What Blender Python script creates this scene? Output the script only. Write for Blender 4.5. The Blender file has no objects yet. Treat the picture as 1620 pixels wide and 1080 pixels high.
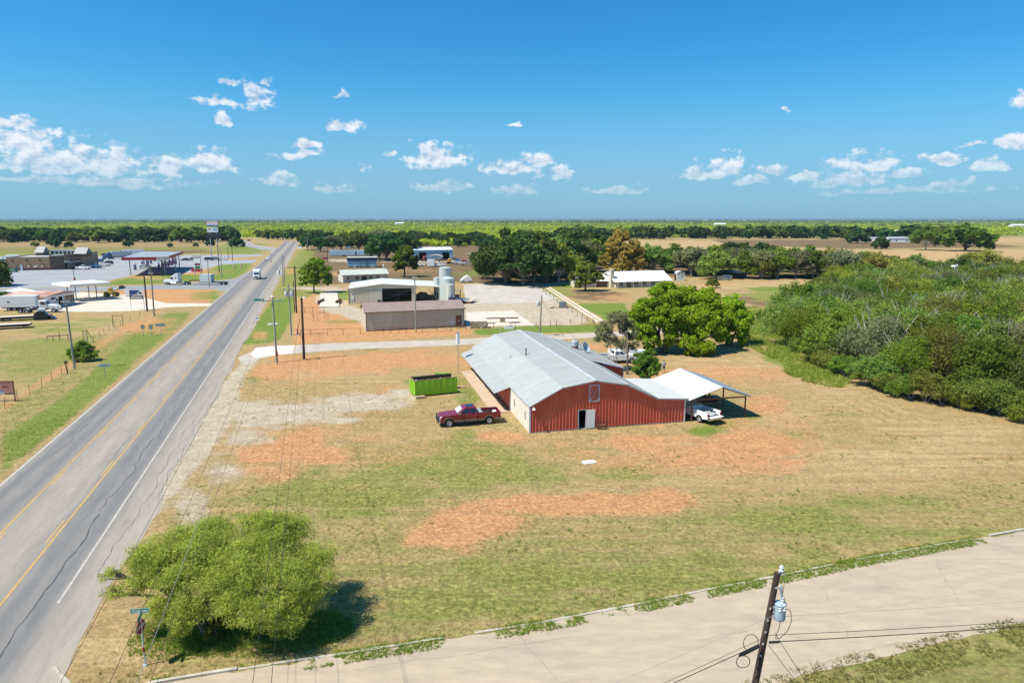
import bpy, bmesh, math, random
import numpy as np
from mathutils import Vector, Matrix

sc = bpy.context.scene
COL = sc.collection
rad = math.radians
R = random.Random(7)

# ------------------------------------------------------------------ camera
CAM_H = 21.5
PITCH = rad(10.15)
cam_d = bpy.data.cameras.new('camera')
cam_d.sensor_width = 36.0
cam_d.lens = 24.0
cam_d.clip_start = 0.5
cam_d.clip_end = 60000
cam = bpy.data.objects.new('camera', cam_d)
COL.objects.link(cam)
cam.location = (0, 0, CAM_H)
cam.rotation_euler = (rad(90) - PITCH, 0, 0)
sc.camera = cam

# ------------------------------------------------------------------ sun, sky, exposure
SUN_EL, SUN_AZ = rad(57.5), math.atan2(-0.913, -0.407)      # azimuth measured from +Y towards +X
sun_d = bpy.data.lights.new('sun', 'SUN')
sun_d.energy = 5.0
sun_d.angle = rad(0.5)
sun_d.color = (1.0, 0.95, 0.84)
sun = bpy.data.objects.new('sun', sun_d)
COL.objects.link(sun)
sdir = Vector((math.sin(SUN_AZ) * math.cos(SUN_EL), math.cos(SUN_AZ) * math.cos(SUN_EL), math.sin(SUN_EL)))
sun.rotation_euler = sdir.to_track_quat('Z', 'Y').to_euler()
sc.view_settings.view_transform = 'Standard'
sc.view_settings.look = 'None'
sc.view_settings.gamma = 1
sc.view_settings.exposure = 0.45
sc.view_settings.use_curve_mapping = False
SKY_STRENGTH = 0.11

def ray(px, py):
    u, v = (px - 810) / 1080, (540 - py) / 1080
    return (u, math.cos(PITCH) + v * math.sin(PITCH), -math.sin(PITCH) + v * math.cos(PITCH))

def build_world():
    w = bpy.data.worlds.new('World')
    sc.world = w
    w.use_nodes = True
    nt = w.node_tree
    N, L = nt.nodes, nt.links
    bg = N['Background']
    bg.inputs[1].default_value = SKY_STRENGTH
    sky = N.new('ShaderNodeTexSky')
    sky.sky_type = 'NISHITA'
    sky.sun_disc = False
    sky.sun_elevation = SUN_EL
    sky.sun_rotation = SUN_AZ
    sky.altitude = 100
    sky.air_density = 1.0
    sky.dust_density = 0.6
    sky.ozone_density = 2.2
    hs = N.new('ShaderNodeHueSaturation')
    hs.inputs['Hue'].default_value = 0.496
    hs.inputs['Saturation'].default_value = 1.16
    hs.inputs['Value'].default_value = 1.0
    tn = N.new('ShaderNodeMix'); tn.data_type = 'RGBA'; tn.blend_type = 'MULTIPLY'; tn.inputs[0].default_value = 1.0
    tn.inputs[7].default_value = (0.48, 0.80, 0.99, 1)          # deep blue of the polarised photograph sky
    L.new(sky.outputs[0], tn.inputs[6]); L.new(tn.outputs[2], hs.inputs['Color'])

    def math_(op, a, b=None, clamp=False):
        n = N.new('ShaderNodeMath'); n.operation = op; n.use_clamp = clamp
        for i, x in enumerate((a, b)):
            if x is None: continue
            if isinstance(x, (int, float)): n.inputs[i].default_value = x
            else: L.new(x, n.inputs[i])
        return n.outputs[0]

    def vmath(op, a, b=None, c=None):
        n = N.new('ShaderNodeVectorMath'); n.operation = op
        for i, x in enumerate((a, b, c)):
            if x is None: continue
            if isinstance(x, tuple): n.inputs[i].default_value = x
            else: L.new(x, n.inputs[i])
        return n

    tc = N.new('ShaderNodeTexCoord')
    sep = N.new('ShaderNodeSeparateXYZ')
    L.new(tc.outputs['Generated'], sep.inputs[0])
    az = math_('ARCTAN2', sep.outputs[0], sep.outputs[1])
    hor = math_('SQRT', math_('ADD', math_('MULTIPLY', sep.outputs[0], sep.outputs[0]), math_('MULTIPLY', sep.outputs[1], sep.outputs[1])))
    el = math_('ARCTAN2', sep.outputs[2], hor)
    # the cloud field repeats round the horizon every 76 degrees, so it goes on outside the picture
    per = rad(76)
    azw = math_('SUBTRACT', math_('FLOORED_MODULO', math_('ADD', az, per / 2), per), per / 2)
    cmb = N.new('ShaderNodeCombineXYZ')
    L.new(azw, cmb.inputs[0]); L.new(el, cmb.inputs[1])
    P = cmb.outputs[0]
    cmb2 = N.new('ShaderNodeCombineXYZ')
    L.new(az, cmb2.inputs[0]); L.new(el, cmb2.inputs[1])
    Pn = cmb2.outputs[0]

    def noise(vec, scale, detail, rough=0.6):
        n = N.new('ShaderNodeTexNoise')
        n.inputs['Scale'].default_value = scale
        n.inputs['Detail'].default_value = detail
        n.inputs['Roughness'].default_value = rough
        L.new(vec, n.inputs['Vector'])
        return n
    st = vmath('MULTIPLY', Pn, (1.0, 1.35, 1.0)).outputs[0]
    warp = noise(st, 16, 4)
    wv = vmath('MULTIPLY_ADD', warp.outputs['Color'], (0.045, 0.03, 0), (-0.0225, -0.015, 0)).outputs[0]
    Pw = vmath('ADD', P, wv).outputs[0]
    # cumulus seen in the photograph: pixel centre, half width, half height
    CL = [(20, 215, 62, 28), (70, 250, 60, 30), (150, 250, 66, 36), (265, 262, 34, 22), (335, 255, 36, 26), (10, 190, 36, 18), (90, 208, 18, 12),
          (345, 160, 27, 10), (404, 145, 20, 26), (416, 126, 14, 7), (362, 128, 18, 6), (349, 186, 12, 14), (545, 147, 9, 8),
          (545, 197, 26, 12), (478, 240, 40, 11), (490, 225, 32, 8), (578, 260, 14, 7), (440, 280, 30, 16),
          (692, 245, 52, 26), (625, 243, 12, 8), (800, 262, 55, 14), (850, 248, 24, 13), (880, 275, 30, 14), (812, 193, 17, 5),
          (540, 295, 40, 10), (700, 295, 60, 9), (815, 300, 36, 10),
          (1145, 258, 34, 26), (1115, 275, 40, 12), (1190, 285, 34, 8), (1228, 267, 20, 9), (1270, 275, 30, 9), (1370, 252, 55, 17),
          (1345, 280, 60, 13), (1430, 272, 40, 10), (1500, 248, 40, 11), (1570, 260, 26, 13), (1610, 220, 30, 20), (1612, 155, 22, 14), (1500, 290, 40, 10),
          (1243, 172, 7, 4), (1540, 230, 20, 4), (200, 290, 120, 8), (60, 285, 70, 8), (980, 300, 60, 6), (1420, 300, 120, 7)]
    d = None
    for (cx, cy, rx, ry) in CL:
        x, y, z = ray(cx, cy)
        a0, e0 = math.atan2(x, y), math.atan2(z, math.hypot(x, y))
        ca = math.cos(a0)
        sx, sy = rx / 1080 * ca * 1.06, ry / 1080 * ca * 1.2
        n = vmath('MULTIPLY_ADD', Pw, (1 / sx, 1 / sy, 0), (-a0 / sx, -(e0 - .35 * sy) / sy, 0))
        # flatter below than above, as cumulus are
        fl = vmath('MULTIPLY', n.outputs[0], (1, -2.3, 1)); n = vmath('MAXIMUM', n.outputs[0], fl.outputs[0])
        ln = vmath('LENGTH', n.outputs[0]).outputs['Value']
        d = ln if d is None else math_('MINIMUM', d, ln)
    n1 = noise(st, 46, 9, 0.62)
    off = vmath('ADD', st, (-0.0035, 0.009, 0)).outputs[0]
    n2 = noise(off, 46, 5, 0.62)
    nb = math_('SUBTRACT', n1.outputs['Fac'], 0.5)
    dens = math_('ADD', math_('SUBTRACT', 1.0, d), math_('MULTIPLY', nb, 3.1))
    mr = N.new('ShaderNodeMapRange'); mr.interpolation_type = 'SMOOTHSTEP'
    mr.inputs['From Min'].default_value = -0.03; mr.inputs['From Max'].default_value = 0.55
    L.new(dens, mr.inputs['Value'])
    # fade into the horizon haze
    fe = N.new('ShaderNodeMapRange'); fe.interpolation_type = 'SMOOTHSTEP'
    fe.inputs['From Min'].default_value = rad(1.2); fe.inputs['From Max'].default_value = rad(5.0)
    fe.inputs['To Min'].default_value = 0.2; fe.inputs['To Max'].default_value = 0.94
    L.new(el, fe.inputs['Value'])
    alpha = math_('MULTIPLY', mr.outputs[0], fe.outputs[0])
    lit = math_('ADD', 0.62, math_('MULTIPLY', math_('SUBTRACT', n1.outputs['Fac'], n2.outputs['Fac']), 3.2), True)
    cm = N.new('ShaderNodeMix'); cm.data_type = 'RGBA'
    k = 1 / SKY_STRENGTH
    cm.inputs[6].default_value = (0.33 * k, 0.43 * k, 0.56 * k, 1)
    cm.inputs[7].default_value = (0.66 * k, 0.70 * k, 0.75 * k, 1)
    L.new(lit, cm.inputs[0])
    # pale band of thick air over the horizon
    hz = N.new('ShaderNodeMapRange'); hz.interpolation_type = 'SMOOTHERSTEP'
    hz.inputs['From Min'].default_value = rad(-1.0); hz.inputs['From Max'].default_value = rad(13)
    hz.inputs['To Min'].default_value = 0.75; hz.inputs['To Max'].default_value = 0.0
    L.new(el, hz.inputs['Value'])
    hm = N.new('ShaderNodeMix'); hm.data_type = 'RGBA'
    hm.inputs[7].default_value = (0.185 * k, 0.345 * k, 0.52 * k, 1)
    L.new(hz.outputs[0], hm.inputs[0]); L.new(hs.outputs[0], hm.inputs[6])
    fm = N.new('ShaderNodeMix'); fm.data_type = 'RGBA'
    L.new(alpha, fm.inputs[0]); L.new(hm.outputs[2], fm.inputs[6]); L.new(cm.outputs[2], fm.inputs[7])
    L.new(fm.outputs[2], bg.inputs[0])
build_world()

# ------------------------------------------------------------------ helpers
def g(px, py, z=0.0):
    """ground point (metres) that was measured at a pixel of the photograph"""
    d = ray(px, py); t = (z - CAM_H) / d[2]
    return Vector((d[0] * t, d[1] * t, z))

def vz(px, py, Y):
    """height of a point measured at a pixel, standing at distance Y"""
    d = ray(px, py)
    return CAM_H + d[2] * Y / d[1]

def mpp(Y):
    return (Y * math.cos(PITCH) + CAM_H * math.sin(PITCH)) / 1080

def tag(o, label, cat=None, group=None, kind=None):
    o['label'] = label
    if cat: o['category'] = cat
    if group: o['group'] = group
    if kind: o['kind'] = kind
    return o

def thing(name, label, cat, loc=(0, 0, 0), rz=0.0, group=None):
    o = bpy.data.objects.new(name, None)
    o.empty_display_size = 0.3
    COL.objects.link(o)
    o.location = loc
    o.rotation_euler = (0, 0, rz)
    return tag(o, label, cat, group)

class MB:
    def __init__(s):
        s.v, s.f, s.m = [], [], []
    def add(s, vs, fs, m=0):
        b = len(s.v)
        s.v.extend([tuple(v) for v in vs])
        for f in fs:
            s.f.append(tuple(b + i for i in f)); s.m.append(m)
        return s
    def box(s, x0, x1, y0, y1, z0, z1, m=0):
        return s.add([(x0, y0, z0), (x1, y0, z0), (x1, y1, z0), (x0, y1, z0), (x0, y0, z1), (x1, y0, z1), (x1, y1, z1), (x0, y1, z1)],
              [(0, 3, 2, 1), (4, 5, 6, 7), (0, 1, 5, 4), (1, 2, 6, 5), (2, 3, 7, 6), (3, 0, 4, 7)], m)
    def beam(s, p, q, w, h=None, m=0):
        """square bar from p to q"""
        p, q = Vector(p), Vector(q); h = h or w
        d = (q - p).normalized()
        a = d.cross(Vector((0, 0, 1)))
        a = Vector((1, 0, 0)) if a.length < 1e-3 else a.normalized()
        b = a.cross(d)
        a, b = a * w / 2, b * h / 2
        vs = [p - a - b, p + a - b, p + a + b, p - a + b, q - a - b, q + a - b, q + a + b, q - a + b]
        return s.add(vs, [(0, 3, 2, 1), (4, 5, 6, 7), (0, 1, 5, 4), (1, 2, 6, 5), (2, 3, 7, 6), (3, 0, 4, 7)], m)
    def tube(s, p, q, r0, r1=None, n=8, m=0, caps=True):
        p, q = Vector(p), Vector(q); r1 = r0 if r1 is None else r1
        d = (q - p).normalized()
        a = d.cross(Vector((0, 0, 1)))
        a = Vector((1, 0, 0)) if a.length < 1e-3 else a.normalized()
        b = a.cross(d)
        vs = []
        for (c, r) in ((p, r0), (q, r1)):
            for i in range(n):
                t = 2 * math.pi * i / n
                vs.append(c + a * math.cos(t) * r + b * math.sin(t) * r)
        fs = [(i, (i + 1) % n, n + (i + 1) % n, n + i) for i in range(n)]
        if caps:
            fs += [tuple(range(n - 1, -1, -1)), tuple(range(n, 2 * n))]
        return s.add(vs, fs, m)
    def path(s, pts, r, n=5, m=0):
        for a, b in zip(pts[:-1], pts[1:]):
            s.tube(a, b, r, r, n, m, caps=False)
        return s
    def prism(s, poly, y0, y1, m=0, cham=0.0):
        """polygon in XZ extruded along Y, with chamfered side edges"""
        n = len(poly)
        cx = sum(p[0] for p in poly) / n; cz = sum(p[1] for p in poly) / n
        def ring(y, k):
            out = []
            for (x, z) in poly:
                dx, dz = x - cx, z - cz; l = math.hypot(dx, dz) or 1
                out.append((x - dx / l * k, y, z - dz / l * k))
            return out
        rings = [ring(y0, 0), ring(y1, 0)] if not cham else [ring(y0, cham), ring(y0 + cham, 0), ring(y1 - cham, 0), ring(y1, cham)]
        vs = [v for r in rings for v in r]
        fs = [tuple(range(n))[::1], tuple(range((len(rings) - 1) * n, len(rings) * n))[::-1]]
        for k in range(len(rings) - 1):
            for i in range(n):
                j = (i + 1) % n
                fs.append((k * n + i, (k + 1) * n + i, (k + 1) * n + j, k * n + j))
        return s.add(vs, fs, m)
    def loft(s, rings, m=0, caps=True):
        n = len(rings[0]); vs = [v for r in rings for v in r]; fs = []
        for k in range(len(rings) - 1):
            for i in range(n):
                j = (i + 1) % n
                fs.append((k * n + i, k * n + j, (k + 1) * n + j, (k + 1) * n + i))
        if caps:
            fs += [tuple(range(n))[::-1], tuple(range((len(rings) - 1) * n, len(rings) * n))]
        return s.add(vs, fs, m)
    def lathe(s, prof, n=16, o=(0, 0, 0), axis='z', m=0, caps=True):
        vs = []
        for (r, h) in prof:
            for i in range(n):
                t = 2 * math.pi * i / n
                a, b = r * math.cos(t), r * math.sin(t)
                vs.append((o[0] + a, o[1] + b, o[2] + h) if axis == 'z' else (o[0] + a, o[1] + h, o[2] + b))
        fs = []
        for k in range(len(prof) - 1):
            for i in range(n):
                j = (i + 1) % n
                fs.append((k * n + i, k * n + j, (k + 1) * n + j, (k + 1) * n + i))
        if caps: fs += [tuple(range(n))[::-1], tuple(range((len(prof) - 1) * n, len(prof) * n))]
        return s.add(vs, fs, m)
    def build(s, name, mats, parent=None, smooth=False, loc=None):
        me = bpy.data.meshes.new(name)
        me.from_pydata(s.v, [], s.f)
        if not isinstance(mats, (list, tuple)): mats = [mats]
        for mt in mats: me.materials.append(mt)
        if len(mats) > 1: me.polygons.foreach_set('material_index', s.m)
        bm = bmesh.new(); bm.from_mesh(me)
        bmesh.ops.recalc_face_normals(bm, faces=bm.faces)
        bm.to_mesh(me); bm.free()
        if smooth:
            me.polygons.foreach_set('use_smooth', [True] * len(me.polygons))
            try: me.set_sharp_from_angle(angle=rad(40))
            except Exception: pass
        o = bpy.data.objects.new(name, me)
        COL.objects.link(o)
        if parent: o.parent = parent
        if loc: o.location = loc
        return o

def dup(root, loc, rz=None, label=None, group=None, scale=None):
    r = root.copy(); COL.objects.link(r); r.location = loc
    if rz is not None: r.rotation_euler = (0, 0, rz)
    if scale is not None: r.scale = (scale, scale, scale) if isinstance(scale, (int, float)) else scale
    if label: r['label'] = label
    if group: r['group'] = group
    for ch in list(root.children):
        c = ch.copy(); COL.objects.link(c); c.parent = r
        for gch in list(ch.children):
            d = gch.copy(); COL.objects.link(d); d.parent = c
    return r

def piece(o, parent=None, loc=None, rot=None):
    """a further copy of a part, sharing its mesh"""
    c = o.copy(); COL.objects.link(c)
    if parent: c.parent = parent
    if loc is not None: c.location = loc
    if rot is not None: c.rotation_euler = rot
    for ch in list(o.children):
        d = ch.copy(); COL.objects.link(d); d.parent = c
    return c

def text(name, body, size, mat, parent, loc, rot, ext=0.004, sx=1.0, align='CENTER'):
    cu = bpy.data.curves.new(name, 'FONT')
    cu.body = body; cu.size = size; cu.extrude = ext
    cu.align_x = align; cu.align_y = 'CENTER'
    cu.materials.append(mat)
    cu.offset = size * 0.012
    tmp = bpy.data.objects.new(name, cu); COL.objects.link(tmp)
    me = bpy.data.meshes.new_from_object(tmp.evaluated_get(bpy.context.evaluated_depsgraph_get()))
    bpy.data.objects.remove(tmp)
    o = bpy.data.objects.new(name, me); COL.objects.link(o)
    o.parent = parent; o.location = loc; o.rotation_euler = rot; o.scale = (sx, 1, 1)
    return o

# ------------------------------------------------------------------ materials
MATS = {}
def mat(name, rgb, rough=0.7, metal=0.0, ns=2.0, na=0.15, bump=0.0, bs=30.0, spec=0.4, coat=0.0, stain=None, stretch=None):
    """plain surface with grain (na), relief (bump) and an optional second colour in patches (stain=(rgb, scale, amount))"""
    if name in MATS: return MATS[name]
    m = bpy.data.materials.new(name); m.use_nodes = True
    nt = m.node_tree; N, L = nt.nodes, nt.links
    b = N['Principled BSDF']
    b.inputs['Roughness'].default_value = rough
    b.inputs['Metallic'].default_value = metal
    b.inputs['Specular IOR Level'].default_value = spec
    b.inputs['Coat Weight'].default_value = coat
    tc = N.new('ShaderNodeTexCoord'); vec = tc.outputs['Object']
    if stretch:
        mp = N.new('ShaderNodeMapping'); mp.inputs['Scale'].default_value = stretch
        L.new(vec, mp.inputs[0]); vec = mp.outputs[0]
    n = N.new('ShaderNodeTexNoise'); n.inputs['Scale'].default_value = ns; n.inputs['Detail'].default_value = 6; n.inputs['Roughness'].default_value = 0.65
    L.new(vec, n.inputs['Vector'])
    mx = N.new('ShaderNodeMix'); mx.data_type = 'RGBA'
    mx.inputs[6].default_value = tuple(c * (1 - na) for c in rgb) + (1,)
    mx.inputs[7].default_value = tuple(min(c * (1 + na), 0.95) for c in rgb) + (1,)
    mr = N.new('ShaderNodeMapRange'); mr.inputs['From Min'].default_value = 0.3; mr.inputs['From Max'].default_value = 0.7
    L.new(n.outputs['Fac'], mr.inputs['Value']); L.new(mr.outputs[0], mx.inputs[0])
    out = mx.outputs[2]
    if stain:
        n2 = N.new('ShaderNodeTexNoise'); n2.inputs['Scale'].default_value = stain[1]; n2.inputs['Detail'].default_value = 7; n2.inputs['Roughness'].default_value = 0.7
        L.new(vec, n2.inputs['Vector'])
        m2 = N.new('ShaderNodeMapRange'); m2.inputs['From Min'].default_value = 0.5; m2.inputs['From Max'].default_value = 0.72; m2.inputs['To Max'].default_value = stain[2]
        L.new(n2.outputs['Fac'], m2.inputs['Value'])
        x2 = N.new('ShaderNodeMix'); x2.data_type = 'RGBA'
        L.new(m2.outputs[0], x2.inputs[0]); L.new(out, x2.inputs[6]); x2.inputs[7].default_value = tuple(stain[0]) + (1,)
        out = x2.outputs[2]
    L.new(out, b.inputs['Base Color'])
    if bump:
        n3 = N.new('ShaderNodeTexNoise'); n3.inputs['Scale'].default_value = bs; n3.inputs['Detail'].default_value = 4
        L.new(vec, n3.inputs['Vector'])
        bp = N.new('ShaderNodeBump'); bp.inputs['Strength'].default_value = bump; bp.inputs['Distance'].default_value = 0.02
        L.new(n3.outputs['Fac'], bp.inputs['Height']); L.new(bp.outputs[0], b.inputs['Normal'])
    MATS[name] = m
    return m

def leaf_mat(name, dark, light, trans=0.35, var=0.08):
    m = bpy.data.materials.new(name); m.use_nodes = True
    nt = m.node_tree; N, L = nt.nodes, nt.links
    N.remove(N['Principled BSDF']); out = N['Material Output']
    at = N.new('ShaderNodeAttribute'); at.attribute_name = 'tint'
    mx = N.new('ShaderNodeMix'); mx.data_type = 'RGBA'
    mx.inputs[6].default_value = tuple(dark) + (1,); mx.inputs[7].default_value = tuple(light) + (1,)
    L.new(at.outputs['Fac'], mx.inputs[0])
    oi = N.new('ShaderNodeObjectInfo')
    hs = N.new('ShaderNodeHueSaturation')
    def rng(a, b, src):
        r = N.new('ShaderNodeMapRange'); r.inputs['To Min'].default_value = a; r.inputs['To Max'].default_value = b
        L.new(src, r.inputs['Value']); return r.outputs[0]
    L.new(rng(0.5 - var * 0.35, 0.5 + var * 0.25, oi.outputs['Random']), hs.inputs['Hue'])
    ml = N.new('ShaderNodeMath'); ml.operation = 'MULTIPLY'; ml.inputs[1].default_value = 7.31
    fr = N.new('ShaderNodeMath'); fr.operation = 'FRACT'
    L.new(oi.outputs['Random'], ml.inputs[0]); L.new(ml.outputs[0], fr.inputs[0])
    L.new(rng(1 - var * 2.5, 1 + var * 2.5, fr.outputs[0]), hs.inputs['Value'])
    L.new(mx.outputs[2], hs.inputs['Color'])
    df = N.new('ShaderNodeBsdfDiffuse'); tr = N.new('ShaderNodeBsdfTranslucent')
    L.new(hs.outputs[0], df.inputs[0]); L.new(hs.outputs[0], tr.inputs[0])
    ms = N.new('ShaderNodeMixShader'); ms.inputs[0].default_value = trans
    L.new(df.outputs[0], ms.inputs[1]); L.new(tr.outputs[0], ms.inputs[2])
    L.new(ms.outputs[0], out.inputs[0])
    return m

# ------------------------------------------------------------------ numpy noise
def vnoise(x, y, seed=0):
    xi, yi = np.floor(x).astype(np.int64), np.floor(y).astype(np.int64)
    xf, yf = x - xi, y - yi
    xf, yf = xf * xf * (3 - 2 * xf), yf * yf * (3 - 2 * yf)
    def h(a, b):
        n = (a * 374761393 + b * 668265263 + seed * 974634777) & 0x7fffffff
        n = ((n ^ (n >> 13)) * 1274126177) & 0x7fffffff
        n = (n ^ (n >> 16)) & 0xffff
        return n / 65535.0
    return (h(xi, yi) * (1 - xf) + h(xi + 1, yi) * xf) * (1 - yf) + (h(xi, yi + 1) * (1 - xf) + h(xi + 1, yi + 1) * xf) * yf
def fbm(x, y, seed=0, oc=4):
    s, a, t = 0, 1, 0
    for k in range(oc):
        s = s + a * vnoise(x * 2 ** k, y * 2 ** k, seed + k * 17); t += a; a *= 0.5
    return s / t
def sst(a, b, x):
    t = np.clip((x - a) / (b - a), 0, 1); return t * t * (3 - 2 * t)
# ------------------------------------------------------------------ ground
def axis(lo, a, b, hi, step, ratio):
    mid = list(np.arange(a, b + 1e-6, step)); out = mid[:]
    x, s = mid[-1], step
    while x < hi:
        s *= ratio; x += s; out.append(x)
    x, s = mid[0], step; left = []
    while x > lo:
        s *= ratio; x -= s; left.append(x)
    return np.array(left[::-1] + out)
gx = axis(-15000, -62, 66, 15000, 0.62, 1.036)
gy = axis(-300, 24, 150, 15000, 0.5, 1.034)
GX, GY = np.meshgrid(gx, gy)
GXf, GYf = GX.ravel(), GY.ravel()
def project(x, y, z=0.0):
    dz = z - CAM_H
    zc = y * math.cos(PITCH) - dz * math.sin(PITCH)
    yc = y * math.sin(PITCH) + dz * math.cos(PITCH)
    ok = zc > 2
    zs = np.where(ok, zc, 1)
    return np.where(ok, 810 + 1080 * x / zs, -9999), np.where(ok, 540 - 1080 * yc / zs, 9999)

def ground_masks(x, y):
    """what covers the ground where, with tree belt shade as brown: measured on the photograph, laid out on the ground in metres"""
    px, py = project(x, y)
    wx = (fbm(x / 7, y / 7, 3) - 0.5) + 0.6 * (fbm(x / 2.2, y / 2.2, 5) - 0.5)
    wy = (fbm(x / 7, y / 7, 9) - 0.5) + 0.6 * (fbm(x / 2.2, y / 2.2, 11) - 0.5)
    def E(cx, cy, rx, ry, s=1.0, soft=0.2, w=1.15, rot=0):
        dx, dy = px - cx, py - cy
        if rot:
            c, n = math.cos(rad(rot)), math.sin(rad(rot)); dx, dy = dx * c + dy * n, -dx * n + dy * c
        dx = dx / rx + wx * w; dy = dy / ry + wy * w
        return min(1.0, s * 1.28) * (1 - sst(soft, 1.28, np.sqrt(dx * dx + dy * dy)))
    def Pg(pts, soft=6, s=1.0, w=8):
        qx, qy = px + wx * w, py + wy * w * 0.5
        ins = np.zeros(px.shape, bool); dist = np.full(px.shape, 1e9)
        n = len(pts)
        for i in range(n):
            (x0, y0), (x1, y1) = pts[i], pts[(i + 1) % n]
            c = ((y0 > qy) != (y1 > qy)) & (qx < (x1 - x0) * (qy - y0) / ((y1 - y0) or 1e-9) + x0)
            ins ^= c
            ex, ey = x1 - x0, y1 - y0
            t = np.clip(((qx - x0) * ex + (qy - y0) * ey) / (ex * ex + ey * ey + 1e-9), 0, 1)
            dist = np.minimum(dist, np.hypot(qx - x0 - t * ex, qy - y0 - t * ey))
        sd = np.where(ins, dist, -dist)
        return s * sst(-soft * 0.4, soft * 0.6, sd)
    mx = np.maximum
    Z = np.zeros(px.shape)
    grn, drt, cal, brn, lsh, tan = Z + 0.20 + 0.28 * sst(680, 860, py) * (px > 260), Z.copy(), Z.copy(), Z.copy(), Z.copy(), Z.copy()
    # mown lawn round the barn: olive bands
    for a in [(720, 735, 190, 62, .62), (520, 780, 210, 60, .62), (980, 745, 120, 20, .55), (930, 905, 480, 48, .62), (1250, 830, 300, 40, .60), (700, 945, 260, 45, .62),
              (1400, 790, 230, 25, .5), (1115, 682, 36, 10, 1.0), (735, 690, 50, 14, .6), (640, 745, 120, 22, .6), (1265, 690, 60, 10, .45), (1130, 672, 40, 8, .8), (1460, 840, 200, 20, .5),
              (700, 612, 62, 16, .8), (738, 630, 26, 22, .75), (660, 604, 26, 5, .9), (590, 552, 16, 4, .8), (440, 556, 16, 3, .4), (394, 582, 11, 8, .8), (404, 600, 16, 6, .7), (434, 582, 9, 3, .7),
              (880, 715, 60, 14, .4), (1350, 655, 80, 10, .35), (1180, 720, 90, 7, .35), (1340, 700, 110, 10, .32), (1190, 660, 20, 5, .7)]:
        grn = mx(grn, E(*a))
    # bare orange soil
    for a in [(500, 708, 140, 34, .9), (560, 575, 190, 26, .7), (430, 745, 90, 24, .5), (730, 835, 125, 46, .95), (960, 795, 175, 26, .85), (840, 800, 130, 22, .75), (700, 850, 110, 24, .8), (1190, 705, 120, 36, .72), (1090, 725, 200, 34, .55),
              (1250, 731, 26, 8, 1.0), (420, 720, 60, 14, .8), (560, 580, 150, 22, .62), (430, 590, 60, 22, .75), (680, 570, 100, 14, .6), (800, 690, 50, 14, .7), (1000, 700, 140, 22, .6), (1120, 590, 190, 18, .5),
              (920, 548, 60, 10, .75), (640, 620, 90, 18, .4), (560, 770, 60, 14, .35), (490, 635, 40, 10, .4), (1210, 640, 60, 22, .6), (975, 560, 50, 12, .7), (1080, 720, 210, 22, .4), (600, 690, 60, 18, .4)]:
        drt = mx(drt, E(*a))
    for a in [(560, 690, 280, 80, .42), (1010, 705, 340, 66, .46), (1300, 640, 210, 66, .26), (760, 820, 300, 70, .26), (1180, 600, 190, 40, .34), (470, 600, 130, 40, .42)]:
        drt = mx(drt, E(*a, soft=0.0, w=1.6))
    # pale caliche
    for a in [(550, 638, 105, 19, .9), (450, 655, 110, 26, .85), (350, 740, 60, 40, .5), (300, 800, 40, 50, .5), (640, 625, 30, 14, .8), (400, 690, 60, 26, .55), (720, 628, 40, 8, .3), (1250, 640, 120, 10, .2), (540, 665, 60, 8, .7)]:
        cal = mx(cal, E(*a))
    cal = mx(cal, Pg([(386, 566), (440, 540), (385, 600), (380, 650), (330, 720), (262, 800), (200, 880), (120, 980), (60, 1080), (20, 1090), (60, 1000), (180, 830), (280, 700), (345, 610)], 20, 1.0))
    def Ln(pts, w_, s):
        qx, qy = px + wx * 5, py + wy * 3; dist = np.full(px.shape, 1e9)
        for (x0, y0), (x1, y1) in zip(pts[:-1], pts[1:]):
            ex, ey = x1 - x0, y1 - y0; t = np.clip(((qx - x0) * ex + (qy - y0) * ey) / (ex * ex + ey * ey), 0, 1); dist = np.minimum(dist, np.hypot((qx - x0 - t * ex) * .6, qy - y0 - t * ey))
        return s * (1 - sst(w_ * .3, w_, dist))
    # wheel tracks worn into the grass
    for k in range(5):
        o_ = k * 9
        tan = mx(tan, Ln([(1185, 562 + o_ * .4), (1290, 592 + o_), (1400, 640 + o_ * 1.2), (1520, 688 + o_ * 1.3), (1700, 730 + o_ * 1.4)], 5, .62))
    for k in range(3):
        o_ = k * 7
        drt = mx(drt, Ln([(1200, 640 + o_), (1275, 668 + o_), (1300, 700 + o_), (1260, 730 + o_), (1130, 742 + o_), (960, 722 + o_), (880, 700 + o_)], 7, .5))
        tan = mx(tan, Ln([(860, 720 + o_ * 2), (1000, 765 + o_), (1250, 760 + o_), (1480, 742 + o_), (1700, 700 + o_)], 4, .7))
        drt = mx(drt, Ln([(395, 660 + o_), (470, 700 + o_ * 1.5), (600, 722 + o_ * 1.5), (700, 690 + o_)], 4, .5))
        tan = mx(tan, Ln([(330, 930 + o_ * 2), (700, 940 + o_ * 2), (1100, 880 + o_ * 2), (1620, 790 + o_ * 2)], 4, .55))
    # straw corner and lower lawn
    tan = mx(tan, E(180, 1010, 110, 90, .85)); tan = mx(tan, E(1440, 730, 260, 55, .62)); tan = mx(tan, E(1500, 690, 180, 30, .6)); tan = mx(tan, E(560, 600, 170, 30, .55))
    tan = mx(tan, E(1040, 705, 170, 24, .55)); tan = mx(tan, E(1330, 600, 90, 34, .6)); tan = mx(tan, E(1150, 580, 160, 22, .6)); tan = mx(tan, E(1250, 660, 90, 26, .5)); tan = mx(tan, E(1120, 760, 200, 20, .35))
    lsh = mx(lsh, E(400, 990, 190, 46, .75)); lsh = mx(lsh, E(300, 1000, 80, 40, .6))
    lsh = mx(lsh, E(1110, 681, 34, 9, .8)); lsh = mx(lsh, E(1240, 560, 46, 34, .7)); lsh = mx(lsh, E(1215, 520, 60, 26, .6))
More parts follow.
